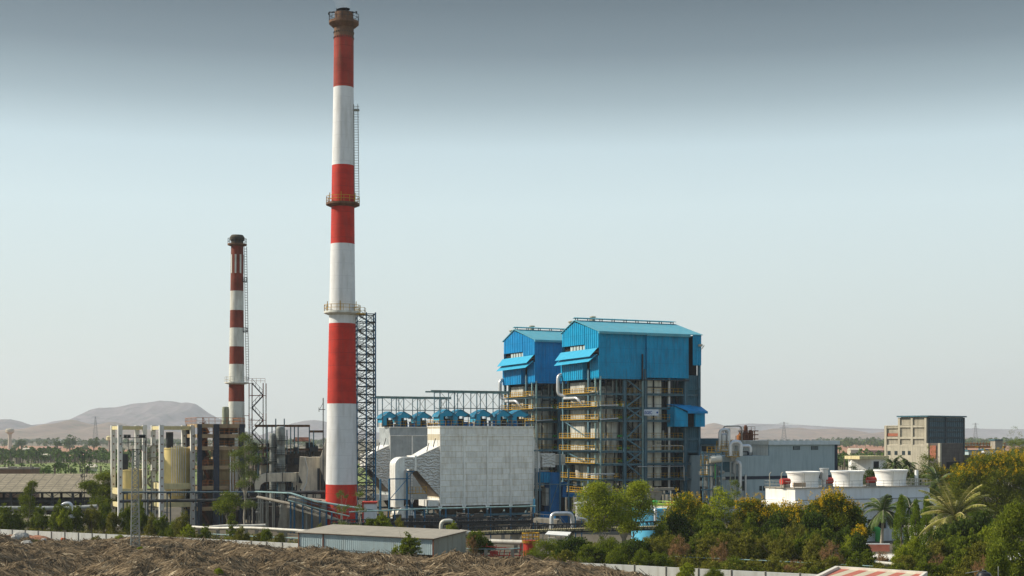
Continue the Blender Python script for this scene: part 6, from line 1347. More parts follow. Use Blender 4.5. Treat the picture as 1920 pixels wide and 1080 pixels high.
mb.build('lattice', M['steelgrey'], t)
mb = MB(); z = h; mb.box(-.9, .9, -.5, .5, z-.08, z); mb.rail([(-1.9, -.5, z+.3), (1.5, -.5, z+.3), (1.5, .6, z+.3)], 1.3, .8, .05); mb.beam((-1.5, 0, z+1.6), (1.5, 0, z+1.6), .09)
for x in (-.9, .9): mb.beam((x*.4, 0, z-1), (x, 0, z), .08); mb.beam((x, 0, z), (x, 0, z+1.9), .06)
mb.build('head_frame', M['darksteel'], t)
for x in (-1.35, -.85, .7, 1.15):
    mb = MB(); mb.hexa([(x-.2, -.35, z+1.65), (x+.2, -.35, z+1.65), (x+.24, .1, z+1.6), (x-.24, .1, z+1.6)], [(x-.2, -.45, z+1.95), (x+.2, -.45, z+1.95), (x+.24, 0, z+2.05), (x-.24, 0, z+2.05)]); mb.build('floodlight', M['darksteel'], t)
def blob(mb, c, r, seed, n=9, sq=.6):
    vs = []; rows = 6
    for i in range(rows+1):
        for j in range(n):
            a = 2*math.pi*j/n; b = math.pi*i/rows; p = Vector((math.sin(b)*math.cos(a), math.sin(b)*math.sin(a), math.cos(b)*sq))
            p *= r*(1+.35*mnoise.noise(p*1.7+Vector((seed, 0, 0)))); vs.append(p+Vector(c))
    mb.add(vs, [(i*n+j, i*n+(j+1) % n, (i+1)*n+(j+1) % n, (i+1)*n+j) for i in range(rows) for j in range(n)])
for k, (px_, d, r_, zo, lb) in enumerate(((40, 222, 1.3, .5, 'pale boulder lying at the left end of the cane trash'), (50, 215, 1.1, .8, 'grey boulder below the pale one at the left'), (29, 219, .75, .6, 'small white stone left of the grey boulders'), (46, 225, .8, 1.3, 'whitish stone on top of the boulder group'), (82, 229, .6, 1.2, 'small pale stone right of the boulder group'))):
    x = px2x(px_, d); mb = MB(); blob(mb, (0, 0, 0), r_, k*3.1); o = mb.build('boulder', M['rock'], None); o.location = (x, d, heap_h(x, d)+zo*.5); tag(o, lb, 'boulder', 'boulders at the left end of the trash heap')
mb = MB(); blob(mb, (0, 0, 0), 3.6, 5, 22, .28); blob(mb, (3.5, .5, -.1), 2.8, 9, 20, .3); o = mb.build('red_earth_mound', M['redsoil']); x = px2x(25, 232); o.location = (x, 232, heap_h(x, 232)+.2); tag(o, 'mound of red earth in front of the wall at far left', 'earth mound')
g = Fr(122, 228, 0); t = thing('orange_barrel', 'small orange barrel standing before the boundary wall on the left', 'barrel', (g.X, g.Y, heap_h(g.X, g.Y)+.1))
mb = MB(); mb.lathe([(.3, 0), (.33, .3), (.33, .7), (.3, 1.0)], 14, (-.35, 0, 0)); mb.build('body', mat('bright_orange', (.7, .12, .02), .5), t); mb = MB(); mb.lathe([(.25, .1), (.25, .75)], 12, (.4, .2, 0)); mb.build('keg', M['rust'], t)
# ------------------------------------------------------------------ far things
g = Fr(18.5, 1900, 0); t = thing('water_tower', 'pale distant water tower on the plain at the left edge', 'water tower', g.loc)
mb = MB(); zt = g.z(803); mb.lathe([(3.0, 0), (2.2, zt-14), (2.4, zt-7)], 14); mb.build('shaft', M['conccream'], t); mb = MB(); mb.lathe([(2.4, zt-8), (5.5, zt-5.5), (5.5, zt-2), (4.5, zt-.8), (.5, zt)], 20); mb.build('tank', M['conccream'], t)
g = Fr(205, 1500, 0); t = thing('round_water_tank', 'small round cream tank among the far trees', 'water tank', g.loc)
mb = MB(); zt = g.z(817); mb.lathe([(3, zt-5), (3.2, zt-4.5), (3.2, zt-1.2), (1.5, zt)], 18); mb.build('tank', M['ybeam'], t); mb = MB(); mb.lathe([(1.2, 0), (1.2, zt-5)], 10); mb.build('stem', M['conc'], t)
def pylon(px, d, pyt, label, w=9, arms=2):
    g = Fr(px, d, 0); h = g.z(pyt); t = thing('pylon', label, 'pylon', g.loc, 0, 'lattice pylons on the far plain')
    b = w/2; mb = MB(); th = .38
    def q4(z): k = (1-z/h)**1.0*b+.7; return [(-k, -k, z), (k, -k, z), (k, k, z), (-k, k, z)]
    zs = [h*i/9 for i in range(10)]
    for z, z2 in zip(zs, zs[1:]):
        A, B = q4(z), q4(z2)
        for s_ in range(4): mb.beam(A[s_], B[s_], th); mb.beam(A[s_], B[(s_+1) % 4], th*.6); mb.beam(A[(s_+1) % 4], B[s_], th*.6)
    mb.build('tower', M['hazy'], t); mb = MB()
    for k in range(arms): z = h*(.98-.2*k)-2; mb.beam((-w*.9, 0, z), (w*.9, 0, z), th); mb.beam((-w*.9, 0, z), (0, 0, z+2.5), th*.6); mb.beam((w*.9, 0, z), (0, 0, z+2.5), th*.6)
    mb.build('crossarm', M['hazy'], t); return g, h
pylon(179, 3000, 781, 'lattice pylon in front of the brown hills at the left', 10)
pylon(471, 3400, 784, 'faint lattice pylon seen right beside the old chimney', 10)
g, h = pylon(1470, 3000, 791, 'lattice pylon above the turbine hall roof', 11)
pylon(1829, 3200, 793, 'lattice pylon in the haze beyond the concrete building', 9)
t = thing('power_line', 'faint sagging power line wires through the pylon over the turbine hall', 'power line', g.loc)
mb = MB()
for z, x in ((h*.98-2.5, 9), (h*.78-2.5, 9), (h*.98-2.5, -9)):
    for s_ in (-1, 1):
        pts = [(x+s_*260*i/10, 40*i/10*s_, z-14*4*(i/10)*(1-i/20)*.5) for i in range(11)]; mb.pipe(pts, .13, 3, caps=False)
mb.build('wire', M['hazy'], t)
g = Fr(156, 305, 0); t = thing('utility_pole', 'dark lattice utility pole with crossarms above the long shed', 'utility pole', g.loc)
h = g.z(847); mb = MB()
for s_ in (-.2, .2): mb.beam((s_*1.5, 0, 0), (s_, 0, h), .12)
for i in range(20): mb.beam((-.27, 0, h*i/20), (.24, 0, h*(i+1)/20), .06)
mb.build('pole', M['darksteel'], t); mb = MB()
for z, w_ in ((h-.3, .9), (h-1.2, 1.5), (h-4.2, 1.1), (h-5.4, .9)): mb.beam((-w_*.6, 0, z), (w_*.9, 0, z), .1); mb.box(-w_*.6, -w_*.6+.15, -.1, .1, z, z+.5); mb.box(w_*.8, w_*.9, -.1, .1, z, z+.5)
mb.build('crossarm', M['darksteel'], t)
g = Fr(606, 268, 0); t = thing('lightning_mast', 'thin mast with small crossarms just left of the tall chimney', 'mast', g.loc)
mb = MB(); mb.beam((0, 0, g.z(860)), (0, 0, g.z(746)), .16); mb.beam((0, 0, 0), (0, 0, g.z(860)), .2); mb.build('pole', M['darksteel'], t); mb = MB(); mb.beam((-.8, 0, g.z(768)), (.4, 0, g.z(768)), .12); mb.beam((-.7, 0, g.z(768)), (0, 0, g.z(755)), .07); mb.beam((-.8, 0, g.z(764)), (-.8, 0, g.z(772)), .1); mb.build('crossarm', M['darksteel'], t)
# far houses
hm = [mat('far_pink_wall', (.42, .24, .18), .9, var=.1), mat('far_cream_wall', (.5, .45, .35), .9, var=.1)]
for px_, d, w_, hh, mi, lb in ((92, 1450, 22, 6, 0, 'long pinkish far house among trees before the hills'), (54, 1500, 12, 4, 1, 'tiny pale house left of the pinkish one on the plain'), (86, 1000, 9, 4, 1, 'small pale hut in the palm grove'), (140, 980, 12, 4, 0, 'small reddish hut at the grove edge'), (170, 700, 5, 2.6, 1, 'tiny pale hut beyond the meadow'), (1608, 1350, 14, 5, 1, 'pale far house on the red field at the right'), (1640, 1300, 18, 5, 0, 'pinkish far house on the red field at the right')):
    g = Fr(px_, d, 0); t = thing('far_house', lb, 'house', g.loc, .2); mb = MB(); mb.box(-w_/2, w_/2, 0, 8, 0, hh); mb.build('wall', hm[mi], t); mb = MB(); mb.hexa([(-w_/2-.5, -.5, hh), (w_/2+.5, -.5, hh), (w_/2+.5, 8.5, hh), (-w_/2-.5, 8.5, hh)], [(-w_/2, 4, hh+1.6), (w_/2, 4, hh+1.6), (w_/2, 4.2, hh+1.6), (-w_/2, 4.2, hh+1.6)]); mb.build('roof', hm[mi], t)
g = Fr(93, 3600, 0); t = thing('far_white_shed', 'very long white shed far off under the brown hill', 'shed', g.loc); mb = MB(); mb.box(-20, 28, 0, 10, 0, 9); mb.build('wall', M['ctwhite'], t); mb = MB(); mb.box(-21, 29, -1, 11, 9, 11); mb.build('roof', M['ctwhite'], t)
# yard at the far right: orange gantry, cabins
f = Fr(1812, 520, 0); t = thing('orange_gantry', 'long orange steel gantry beyond the concrete building', 'gantry', f.loc)
mb = MB(); mb.beam(f.P(1808, 838, 0), f.P(1885, 838, 0), .5, .8); mb.beam(f.P(1808, 832, 0), f.P(1885, 832, 0), .3)
for k in range(14): px_ = 1809+k*5.8; mb.beam(f.P(px_, 838, 0), f.P(px_, 829, 0), .2)
mb.build('truss', M['orange'], t); mb = MB()
for px_ in (1812, 1836, 1860, 1883): p = f.P(px_, 838, 0); mb.beam((p[0], 0, 0), p, .5)
mb.build('post', M['steelgrey'], t)
f = Fr(1820, 500, 0); 
for a, b, y0, y1, mm, lb in ((1816, 1840, 846, 862, 'hall', 'pale blue low cabin under the orange gantry'), (1846, 1872, 844, 862, 'ctgrey', 'white roofed low cabin right of the pale blue one'), (1866, 1880, 826, 842, 'conc', 'small unfinished concrete frame block on the right')):
    t = thing('site_cabin', lb, 'cabin', f.loc); mb = MB(); v = 6 if y0 < 830 else 0; mb.pbox(f, a, b, y0, 930, v, v+5); mb.build('wall', M[mm], t); mb = MB(); mb.pbox(f, a-1, b+1, y0-2, y0, v-.5, v+5.5); mb.build('roof', M['tealclad'], t)
# ------------------------------------------------------------------ trees and shrubs
nr = np.random.default_rng(11)
LM = {
 'light': leafmat('light_green_leaf', (.12, .15, .012), (.36, .40, .035), (.52, .50, .07), tr=.35),
 'mid': leafmat('mid_green_leaf', (.055, .085, .010), (.20, .235, .025), (.33, .34, .055), tr=.3),
 'dark': leafmat('dark_green_leaf', (.025, .045, .009), (.085, .12, .02), (.17, .19, .035)),
 'copper': leafmat('copperpod_leaf', (.05, .07, .009), (.18, .20, .02), (.32, .30, .04)),
 'olive': leafmat('olive_brown_leaf', (.075, .085, .014), (.25, .235, .035), (.38, .28, .08)),
 'pink': leafmat('dry_pinkish_leaf', (.15, .11, .04), (.36, .20, .10), (.5, .30, .18)),
 'grey': leafmat('grey_green_leaf', (.07, .10, .02), (.20, .24, .06), (.33, .35, .13), tr=.3),
 'flower': leafmat('yellow_orange_blossom', (.42, .26, .01), (.72, .47, .015), (.88, .66, .03)),
 'mast': leafmat('mast_tree_leaf', (.05, .085, .009), (.17, .235, .02), (.30, .35, .035)),
 'palm': leafmat('palm_leaflet', (.045, .075, .022), (.14, .19, .06), (.26, .27, .11)),
 'coco': leafmat('coconut_leaflet', (.09, .11, .02), (.34, .32, .09), (.58, .46, .17)),
 'far': leafmat('far_tree_leaf', (.035, .065, .015), (.11, .17, .035), (.20, .26, .07), tr=.15),
}
def unit(n):
    v = nr.normal(size=(n, 3)); return v/np.linalg.norm(v, axis=1)[:, None]
def leaves(c, size, asp=.5, down=None, out=None):
    """one rhombic leaf per centre"""
    n = len(c); a = unit(n)
    if down is not None: a = a*(1-down)+np.array([0, 0, -1])*down; a /= np.linalg.norm(a, axis=1)[:, None]
    if out is not None: a = a*.6+out*.4; a /= np.linalg.norm(a, axis=1)[:, None]
    b = np.cross(a, unit(n)); b /= np.linalg.norm(b, axis=1)[:, None]+1e-9
    s = (size*nr.uniform(.6, 1.4, n))[:, None]; v = np.stack([c-a*s*.5, c+b*s*asp*.5, c+a*s*.5, c-b*s*asp*.5], 1)
    return v.reshape(-1, 3)
def leafobj(name, vs, m, parent):
    n = len(vs)//4; return npmesh(name, vs, np.arange(n*4).reshape(-1, 4), m, parent)
def clumps(blobs, per, n_leaf, cr, top=0.0, drop=0.0):
    """clump centres sit in and on the blobs; leaves fill little ellipsoids round them, so gaps stay open between clumps"""
    C = []; L_ = []; tops = []
    for (cx, cy, cz, rx, ry, rz) in blobs:
        k = max(4, int(per)); u = unit(k); u[:, 2] = np.where(u[:, 2] < -.5, -u[:, 2]*.4, u[:, 2]); rr_ = nr.uniform(.45, 1.05, k)[:, None]
        cc = np.array([cx, cy, cz])+u*rr_*np.array([rx, ry, rz]); C.append(cc)
    C = np.concatenate(C)
    for c in C:
        m_ = max(5, int(n_leaf*nr.uniform(.5, 1.5))); r_ = cr*nr.uniform(.6, 1.4); p = unit(m_)*(nr.uniform(0, 1, m_)**.45)[:, None]*r_; p[:, 2] *= .62
        if drop: p[:, 2] -= nr.uniform(0, drop, m_)*(1+.0*p[:, 2])*((np.abs(p[:, 0])+np.abs(p[:, 1]))/r_)
        L_.append(c+p)
    return C, np.concatenate(L_)
def trunk(t, base_r, h, tips, m, lean=(0, 0), split=.45):
    mb = MB(); hub = Vector((lean[0]*.5, lean[1]*.5, h*split)); mid = Vector((lean[0]*.2+.05*h*nr.normal()*.3, lean[1]*.2, h*split*.5))
    mb.pipe([(0, 0, -.1), mid, hub], base_r, 7, base_r*.7)
    for p in tips:
        p = Vector(p); k = hub+(p-hub)*.5+Vector((nr.normal()*.25, nr.normal()*.25, -.05*(p-hub).length)); mb.pipe([hub, k, p], base_r*.5, 5, base_r*.12)
        for _ in range(2): q_ = p+Vector((nr.normal()*1.1, nr.normal()*1.1, abs(nr.normal())*.8)); mb.pipe([k, q_], base_r*.2, 4, base_r*.06, caps=False)
    return mb.build('trunk', m, t)
def place(px, d, top, z0=0):
    x = px2x(px, d); return Vector((x, d, z0)), py2z(top, d)-z0
def tree(label, px, d, top, w, kind, name='tree', group=None, crown=.75, dens=1.0, base=0, blobs=None, cat='tree', leaf=None, seed=None, flower=.42):
    """px: column of the stem, d: distance, top: row of the tree top, w: crown width in columns"""
    loc, h = place(px, d, top, base); W_ = w/F*d/2; t = thing(name, label, cat, loc, 0, group); ch = h*crown; zc = h-ch/2
    if blobs is None:
        nb = 5 if kind != 'small' else 3; blobs = []
        for k in range(nb):
            a = 2*math.pi*k/nb+nr.uniform(0, 1); r_ = W_*nr.uniform(.35, .62)
            blobs.append((math.cos(a)*r_, math.sin(a)*r_*.8, zc+ch*nr.uniform(-.22, .12), W_*nr.uniform(.42, .58), W_*.5, ch*nr.uniform(.24, .34)))
        blobs.append((nr.normal()*.1*W_, 0, h-ch*.30, W_*.55, W_*.5, ch*.30))
    else: blobs = [(b[0]*W_, b[1]*W_, b[2]*h, b[3]*W_, b[3]*W_*.9, b[4]*h) for b in blobs]
    vol = sum(b[3]*b[4]*b[5] for b in blobs)**(1/3)
    cfg = {'airy': ('light', .26, 1.05, 46, 22, .0, .42), 'weep': ('mid', .30, .9, 42, 34, .85, .30), 'copper': ('copper', .24, 1.0, 66, 66, 0, .6), 'bush': ('mid', .20, .6, 50, 26, 0, .55),
           'dark': ('dark', .26, 1.0, 55, 34, 0, .55), 'olive': ('olive', .17, .55, 50, 26, 0, .5), 'pink': ('pink', .15, .5, 36, 14, 0, .45), 'feather': ('mid', .19, .75, 50, 32, .0, .3), 'euc': ('grey', .24, .75, 34, 22, .5, .3), 'lightbush': ('light', .22, .6, 50, 26, 0, .5)}[kind]
    lm, ls, cr, nl, per, dr, asp = cfg; lm = leaf or lm; big = max(.6, min(1.6, vol/2.2)); cr *= max(.55, min(1.5, W_/3.2))
    C, P_ = clumps(blobs, per*dens, nl*(1 if W_ > 1.5 else .7), cr, drop=dr*cr*1.6)
    P_[:, 2] = np.maximum(P_[:, 2], .15)
    leafobj('crown', leaves(P_, ls*(1 if W_ > 1.2 else .75), asp, .5 if dr else None), LM[lm], t)
    if kind == 'copper':
        zt_ = C[:, 2]; sel = C[(zt_ > np.percentile(zt_, 55))&(nr.random(len(C)) < flower)]; F_ = []
        for c in sel:
            for _ in range(3):
                if nr.random() < .25: continue
                cc = c+unit(1)[0]*cr*.75+np.array([0, -.15, cr*.5]); n_ = 16; F_.append(cc+unit(n_)*(nr.uniform(0, 1, n_)**.5)[:, None]*np.array([.30, .30, .42]))
        leafobj('blossom', leaves(np.concatenate(F_), .17, .7), LM['flower'], t)
    tips = [(b[0], b[1], b[2]) for b in blobs]
    trunk(t, max(.05, (.018 if kind not in ('euc', 'airy') else .009)*h+.04), h, tips, M['barkpale'] if kind in ('euc', 'airy') else M['bark'], split=max(.12, 1-crown)*.9)
    return t
def column_tree(label, px, d, top, w, group='slender mast trees by the cooling tower'):
    loc, h = place(px, d, top); W_ = w/F*d/2; t = thing('mast_tree', label, 'tree', loc, 0, group); L_ = []
    n = 230
    for k in range(n):
        s = k/n; z = h*(.06+.93*s); r_ = W_*min(1, (1-s)*1.9+.12)*nr.uniform(.55, 1.05); a = nr.uniform(0, 2*math.pi)
        c = np.array([math.cos(a)*r_, math.sin(a)*r_, z]); m_ = 46; p = unit(m_)*np.array([.24, .24, .15]); p[:, 2] -= nr.uniform(0, .95, m_); L_.append(c+p)
    leafobj('crown', leaves(np.concatenate(L_), .21, .35, .7), LM['mast'], t); mb = MB(); mb.pipe([(0, 0, 0), (0, 0, h*.5), (0, 0, h*.93)], .14, 6, .03); mb.build('trunk', M['bark'], t); return t
def palm(label, px, d, crown_py, top, w, kind='coconut', lean=0.0, group=None, nf=22, seed=0, name='palm_tree'):
    r_ = random.Random(seed); loc, hc = place(px, d, crown_py); W_ = w/F*d/2; t = thing(name, label, 'palm', loc, 0, group)
    mb = MB(); br = .26 if kind == 'coconut' else .3
    mb.pipe([(-lean, 0, 0), (-lean*.7, 0, hc*.3), (-lean*.25, 0, hc*.7), (0, 0, hc)], br, 9, br*.6)
    for k in range(int(hc/.45)):
        s = k*.45/hc; x = -lean*(1-s)**1.5; mb.lathe([(br*(1-.38*s)+.015, 0), (br*(1-.38*s)+.03, .06)], 9, (x, 0, k*.45), caps=False)
    if kind == 'royal': mb.lathe([(.2, hc-1.8), (.24, hc-1.0), (.13, hc+.2)], 10)
    mb.build('trunk', M['barkpale'], t)
    V = []; rb = MB(); els = [-36+112*(q+.5)/nf for q in range(nf)]; r_.shuffle(els)
    for k in range(nf):
        a = 2*math.pi*(k*.382+r_.uniform(-.04, .04)); el = math.radians(els[k]); ln = W_*r_.uniform(.85, 1.1); pts = []
        p = Vector((0, 0, hc)); dirv = Vector((math.cos(a)*math.cos(el), math.sin(a)*math.cos(el), math.sin(el))); sg = 12
        for i in range(sg+1):
            pts.append(p.copy()); dirv.z -= (.10 if kind == 'coconut' else .17)*(.4+i/sg); dirv.normalize(); p = p+dirv*(ln*1.12/sg)
        rb.pipe(pts, .05, 4, .012, caps=False)
        for i in range(1, sg+1):
            for j in range(5):
                s = (i-1+j/5)/sg; q_ = pts[i-1].lerp(pts[i], j/5); tan = (pts[i]-pts[i-1]).normalized(); side = tan.cross(Vector((0, 0, 1)));
                if side.length < .05: side = Vector((math.sin(a), -math.cos(a), 0))
                side.normalize(); ll = ln*(.19 if kind == 'coconut' else .24)*math.sin(math.pi*min(1, .12+s*.85))**.7+.08
                for sg_ in (-1, 1):
                    dv = (side*sg_*.75+tan*.45+Vector((0, 0, -.42+r_.uniform(-.12, .12)))).normalized()*ll; wv = tan*.055
                    V += [q_-wv, q_+wv, q_+dv+wv*.3, q_+dv-wv*.3]
    fr_ = leafobj('fronds', np.array([tuple(v) for v in V]), LM['coco' if kind == 'coconut' else 'palm'], t); rb.build('rib', M['ybeam'] if kind == 'coconut' else M['barkpale'], fr_)
    if kind == 'coconut':
        mb = MB()
        for k in range(9): a = k*.7; blob(mb, (math.cos(a)*.35, math.sin(a)*.35, hc-.35-.1*(k % 3)), .17, k, 7, 1)
        mb.build('coconuts', M['rust'], t)
    return t
# --- foreground, middle and right
tree('large light green airy tree, the wider of the pair before the nearer boiler house', 1128, 203, 903, 98, 'airy', crown=.72, dens=2.6, group='light green trees before the boiler house', blobs=[(-.35, 0, .80, .52, .17), (.3, 0, .74, .55, .17), (-.55, .1, .62, .40, .13), (.1, -.2, .60, .55, .15), (.55, 0, .52, .40, .12), (-.1, .1, .44, .42, .12), (-.2, 0, .90, .3, .09)])
tree('light green airy tree touching the sky blue tank, the narrower of the pair', 1187, 206, 903, 84, 'airy', crown=.7, dens=2.4, group='light green trees before the boiler house', blobs=[(.2, 0, .84, .5, .15), (-.35, 0, .72, .5, .16), (.5, .1, .66, .4, .13), (0, -.2, .55, .6, .15), (-.2, 0, .40, .4, .1), (.25, 0, .93, .25, .07)])
tree('dark green feathery bush spreading over the end of the cane trash', 1022, 190, 1004, 84, 'feather', 'shrub', crown=.93, dens=1.5, cat='shrub', leaf='mid', blobs=[(-.6, 0, .40, .38, .22), (-.15, 0, .66, .45, .26), (.35, 0, .6, .42, .26), (.7, 0, .35, .35, .2), (0, -.3, .35, .5, .25)])
tree('copperpod tree with few yellow flowers right beside the sky blue tank', 1290, 212, 930, 108, 'copper', 'copperpod_tree', dens=1.1, group='yellow flowering copperpod trees')
tree('pale green slender gum tree rising out of the flowering trees by the turbine hall', 1349, 208, 905, 62, 'airy', 'gum_tree', crown=.8, dens=.9, leaf='light')
tree('thin grey green gum tree, topmost in front of the turbine hall', 1378, 214, 893, 34, 'euc', 'gum_tree', crown=.72, dens=1.0, blobs=[(0, 0, .9, .6, .08), (.1, 0, .78, .8, .1), (-.2, 0, .64, .9, .1), (.2, 0, .5, .9, .1), (0, 0, .38, .8, .08)])
tree('orange flowering copperpod tree between the gum trees and the cooling tower', 1412, 210, 933, 92, 'copper', 'copperpod_tree', dens=1.0, group='yellow flowering copperpod trees')
tree('broad copperpod tree with yellow flowers covering the cooling tower corner', 1487, 206, 945, 110, 'copper', 'copperpod_tree', dens=1.1, group='yellow flowering copperpod trees')
tree('tallest copperpod tree with the densest yellow flowers before the cooling tower', 1562, 203, 923, 112, 'copper', 'copperpod_tree', dens=1.35, group='yellow flowering copperpod trees', blobs=[(0, 0, .86, .3, .1), (-.35, 0, .74, .42, .13), (.4, 0, .72, .42, .13), (-.6, 0, .56, .4, .13), (.65, 0, .55, .35, .12), (0, -.2, .58, .5, .15), (.35, 0, .38, .5, .12), (-.3, 0, .4, .5, .12), (.85, 0, .40, .25, .08)])
tree('small dark leafy tree with a few flowers in front of the cooling tower corner', 1448, 216, 948, 46, 'copper', 'copperpod_tree', crown=.6, group='yellow flowering copperpod trees')
tree('narrow light green young tree before the green pipe of the cooling tower', 1592, 186, 1000, 34, 'airy', crown=.85, dens=.8)
tree('low flowering branchy tree beneath the royal palm', 1610, 198, 988, 34, 'copper', 'copperpod_tree', crown=.6, dens=.5, group='yellow flowering copperpod trees')
palm('royal palm with pale trunk and drooping crown before the cooling tower', 1656, 222, 957, 920, 86, 'royal', .3, None, 24, 3, 'royal_palm')
palm('second royal palm, half hidden between the mast trees', 1706, 236, 952, 930, 64, 'royal', .2, None, 20, 5, 'royal_palm')
palm('third palm behind the twin mast trees', 1750, 240, 958, 940, 48, 'royal', .2, None, 18, 6, 'royal_palm')
palm('coconut palm with wide yellowing fronds, the largest palm on the right', 1790, 200, 968, 915, 138, 'coconut', .5, None, 48, 8, 'coconut_palm')
palm('coconut palm with dark drooping fronds behind the mast trees near the concrete annex', 1758, 290, 905, 880, 84, 'royal', .4, None, 22, 9, 'coconut_palm')
palm('small palm in the dark clump left of the concrete annex', 1700, 330, 872, 860, 44, 'royal', .2, None, 18, 10, 'coconut_palm')
palm('palm among dark trees directly below the concrete building', 1676, 325, 870, 860, 40, 'royal', .2, None, 18, 12, 'coconut_palm')
column_tree('tallest slender mast tree standing alone between the palms', 1690, 214, 925, 30)
column_tree('left one of the twin mast trees before the cooling tower end', 1717, 212, 934, 20)
column_tree('right one of the twin mast trees before the cooling tower end', 1737, 211, 927, 25)
column_tree('short mast tree partly behind the coconut palm', 1763, 207, 960, 20)
column_tree('mast tree between coconut palm and dark flowering tree', 1826, 226, 925, 24)
tree('huge dark tree with orange blossom on its top at the right edge', 1868, 262, 846, 170, 'copper', 'copperpod_tree', dens=2.6, crown=.86, group='yellow flowering copperpod trees', blobs=[(-.1, 0, .85, .5, .12), (.45, 0, .82, .5, .13), (-.55, 0, .66, .42, .13), (.1, -.3, .68, .6, .16), (.75, -.1, .65, .45, .16), (-.3, -.3, .50, .5, .15), (.4, -.4, .45, .6, .16), (-.75, 0, .48, .35, .12), (.1, -.4, .3, .6, .14), (-.5, -.2, .3, .4, .12)])
tree('dark tree with scattered orange flowers before the concrete annex', 1795, 290, 872, 76, 'copper', 'copperpod_tree', dens=1.0, crown=.85, group='yellow flowering copperpod trees')
tree('bright green crown standing highest at the right edge of the photo', 1905, 400, 800, 74, 'bush', dens=1.8, crown=.9, leaf='mid')
tree('rounded green tree just below the highest one at the right edge', 1872, 380, 836, 60, 'bush', dens=1.2, crown=.9, leaf='mid')
tree('light green tree in front of the concrete building windows', 1738, 330, 836, 52, 'airy', dens=1.1, crown=.85, leaf='mid')
tree('green tree with yellowish flowers below the concrete building', 1755, 310, 868, 60, 'copper', 'copperpod_tree', dens=.9, crown=.85, group='yellow flowering copperpod trees')
for i, (a, d, tp, w, lb) in enumerate(((1640, 330, 866, 62, 'dark rounded tree in the clump behind the third fan stack'), (1668, 350, 858, 62, 'dark tree directly below the concrete building'), (1700, 345, 860, 60, 'dark tree in the clump beneath the row of small windows'), (1722, 320, 880, 54, 'dark tree left of the flowering tree below the annex'), (1600, 390, 872, 40, 'low dark tree behind the second fan stack'), (1780, 300, 905, 60, 'dark broad tree behind the coconut palm'), (1752, 285, 912, 56, 'shaded tree behind the cooling tower end'), (1828, 420, 850, 46, 'dark tree right of the concrete building'), (1850, 430, 852, 50, 'dark tree under the orange gantry'))):
    tree(lb, a, d, tp, w, 'dark', dens=1.0, crown=.88, group='dark trees around the concrete building')
tree('tall weeping tree with hanging olive foliage at the right edge', 1903, 158, 936, 92, 'weep', 'weeping_tree', dens=2.2, crown=.93, blobs=[(0, 0, .88, .4, .1), (-.25, 0, .74, .55, .13), (.35, 0, .70, .6, .13), (-.45, 0, .54, .5, .14), (.3, -.2, .5, .7, .15), (-.2, -.2, .32, .7, .14), (.4, 0, .28, .6, .14), (-.55, 0, .2, .4, .12)])
tree('smaller weeping tree hanging below the tall one near the black tank', 1872, 150, 1000, 46, 'weep', 'weeping_tree', dens=1.4, crown=.93)
# thicket of shrubs along the right hand wall
rr = random.Random(21)
SH = []
def shrub(label, px, d, top, w, kind, group, name='shrub', dens=1.0, crown=.9):
    return tree(label, px, d, top, w, kind, name, group, crown, dens, cat='shrub')
proto = {}
for kind in ('olive', 'bush', 'pink', 'feather', 'lightbush', 'dark'):
    proto[kind] = []
    for v in range(3):
        o = tree('x', 960, 185, HOR+(H-3.6)/185*F, 4.6/185*F, kind, 'shrub', None, .92, 1.15, cat='shrub'); proto[kind].append(o)
used = set()
LBS = {'olive': 'olive brown shrub in the dry thicket behind the right hand wall', 'bush': 'mid green shrub in the thicket behind the right hand wall', 'pink': 'pinkish dry shrub in the thicket behind the right hand wall',
       'feather': 'feathery green shrub along the right hand wall', 'lightbush': 'bright green shrub in the thicket on the right', 'dark': 'dark green shrub in the thicket on the right'}
def put(kind, px, d, top, w, label, group):
    o = proto[kind][rr.randrange(3)]; h = py2z(top, d); W_ = w/F*d; sc = (W_/4.6, W_/4.6, h/3.6)
    loc = (px2x(px, d), d, 0); key = o.name
    if key in used: o = dup(o, loc, rr.uniform(0, 6.28), label, sc)
    else: used.add(key); o.location = loc; o.scale = sc; o['label'] = label
    if group: o['group'] = group
    elif 'group' in o: del o['group']
    o['category'] = 'shrub'; return o
ANCH = [(1040, 'beside the feathery dark bush'), (1085, 'below the silver pipe arch'), (1130, 'below the wider light green tree'), (1185, 'below the narrower light green tree'), (1235, 'below the sky blue tank'), (1290, 'below the few flowered copperpod'), (1345, 'below the pale slender gum tree'), (1385, 'below the thin grey gum tree'), (1425, 'below the orange flowering copperpod'),
        (1480, 'below the cooling tower corner'), (1530, 'below the first fan stack'), (1568, 'below the tallest copperpod'), (1600, 'beside the narrow young tree'), (1640, 'below the royal palm'), (1695, 'below the lone mast tree'), (1735, 'below the twin mast trees'), (1765, 'below the short mast tree'), (1795, 'below the coconut palm'), (1830, 'above the black water tank'), (1865, 'beside the weeping trees')]
LOOK = {'olive': 'olive brown shrub', 'bush': 'mid green shrub', 'pink': 'dry pinkish shrub', 'feather': 'feathery green shrub', 'lightbush': 'bright green shrub', 'dark': 'dark green shrub'}
seen_lb = {}
def auto_label(k, px, off):
    an = min(ANCH, key=lambda q: abs(q[0]-px))[1]; row = 'against the right hand wall' if off < 6 else 'in the middle of the thicket' if off < 17 else 'at the back of the thicket'
    lb = LOOK[k]+' '+row+' '+an
    if lb in seen_lb:
        seen_lb[lb] += 1; lb = ('lower ', 'broader ', 'fuller ')[seen_lb[lb]-2]+lb if seen_lb[lb] < 5 else lb
    else: seen_lb[lb] = 1
    return lb
def wall_d(px): return float(np.interp(px, [1025, 1190, 1310, 1500, 1700, 1950], [180, 174.5, 170, 164, 158, 152]))
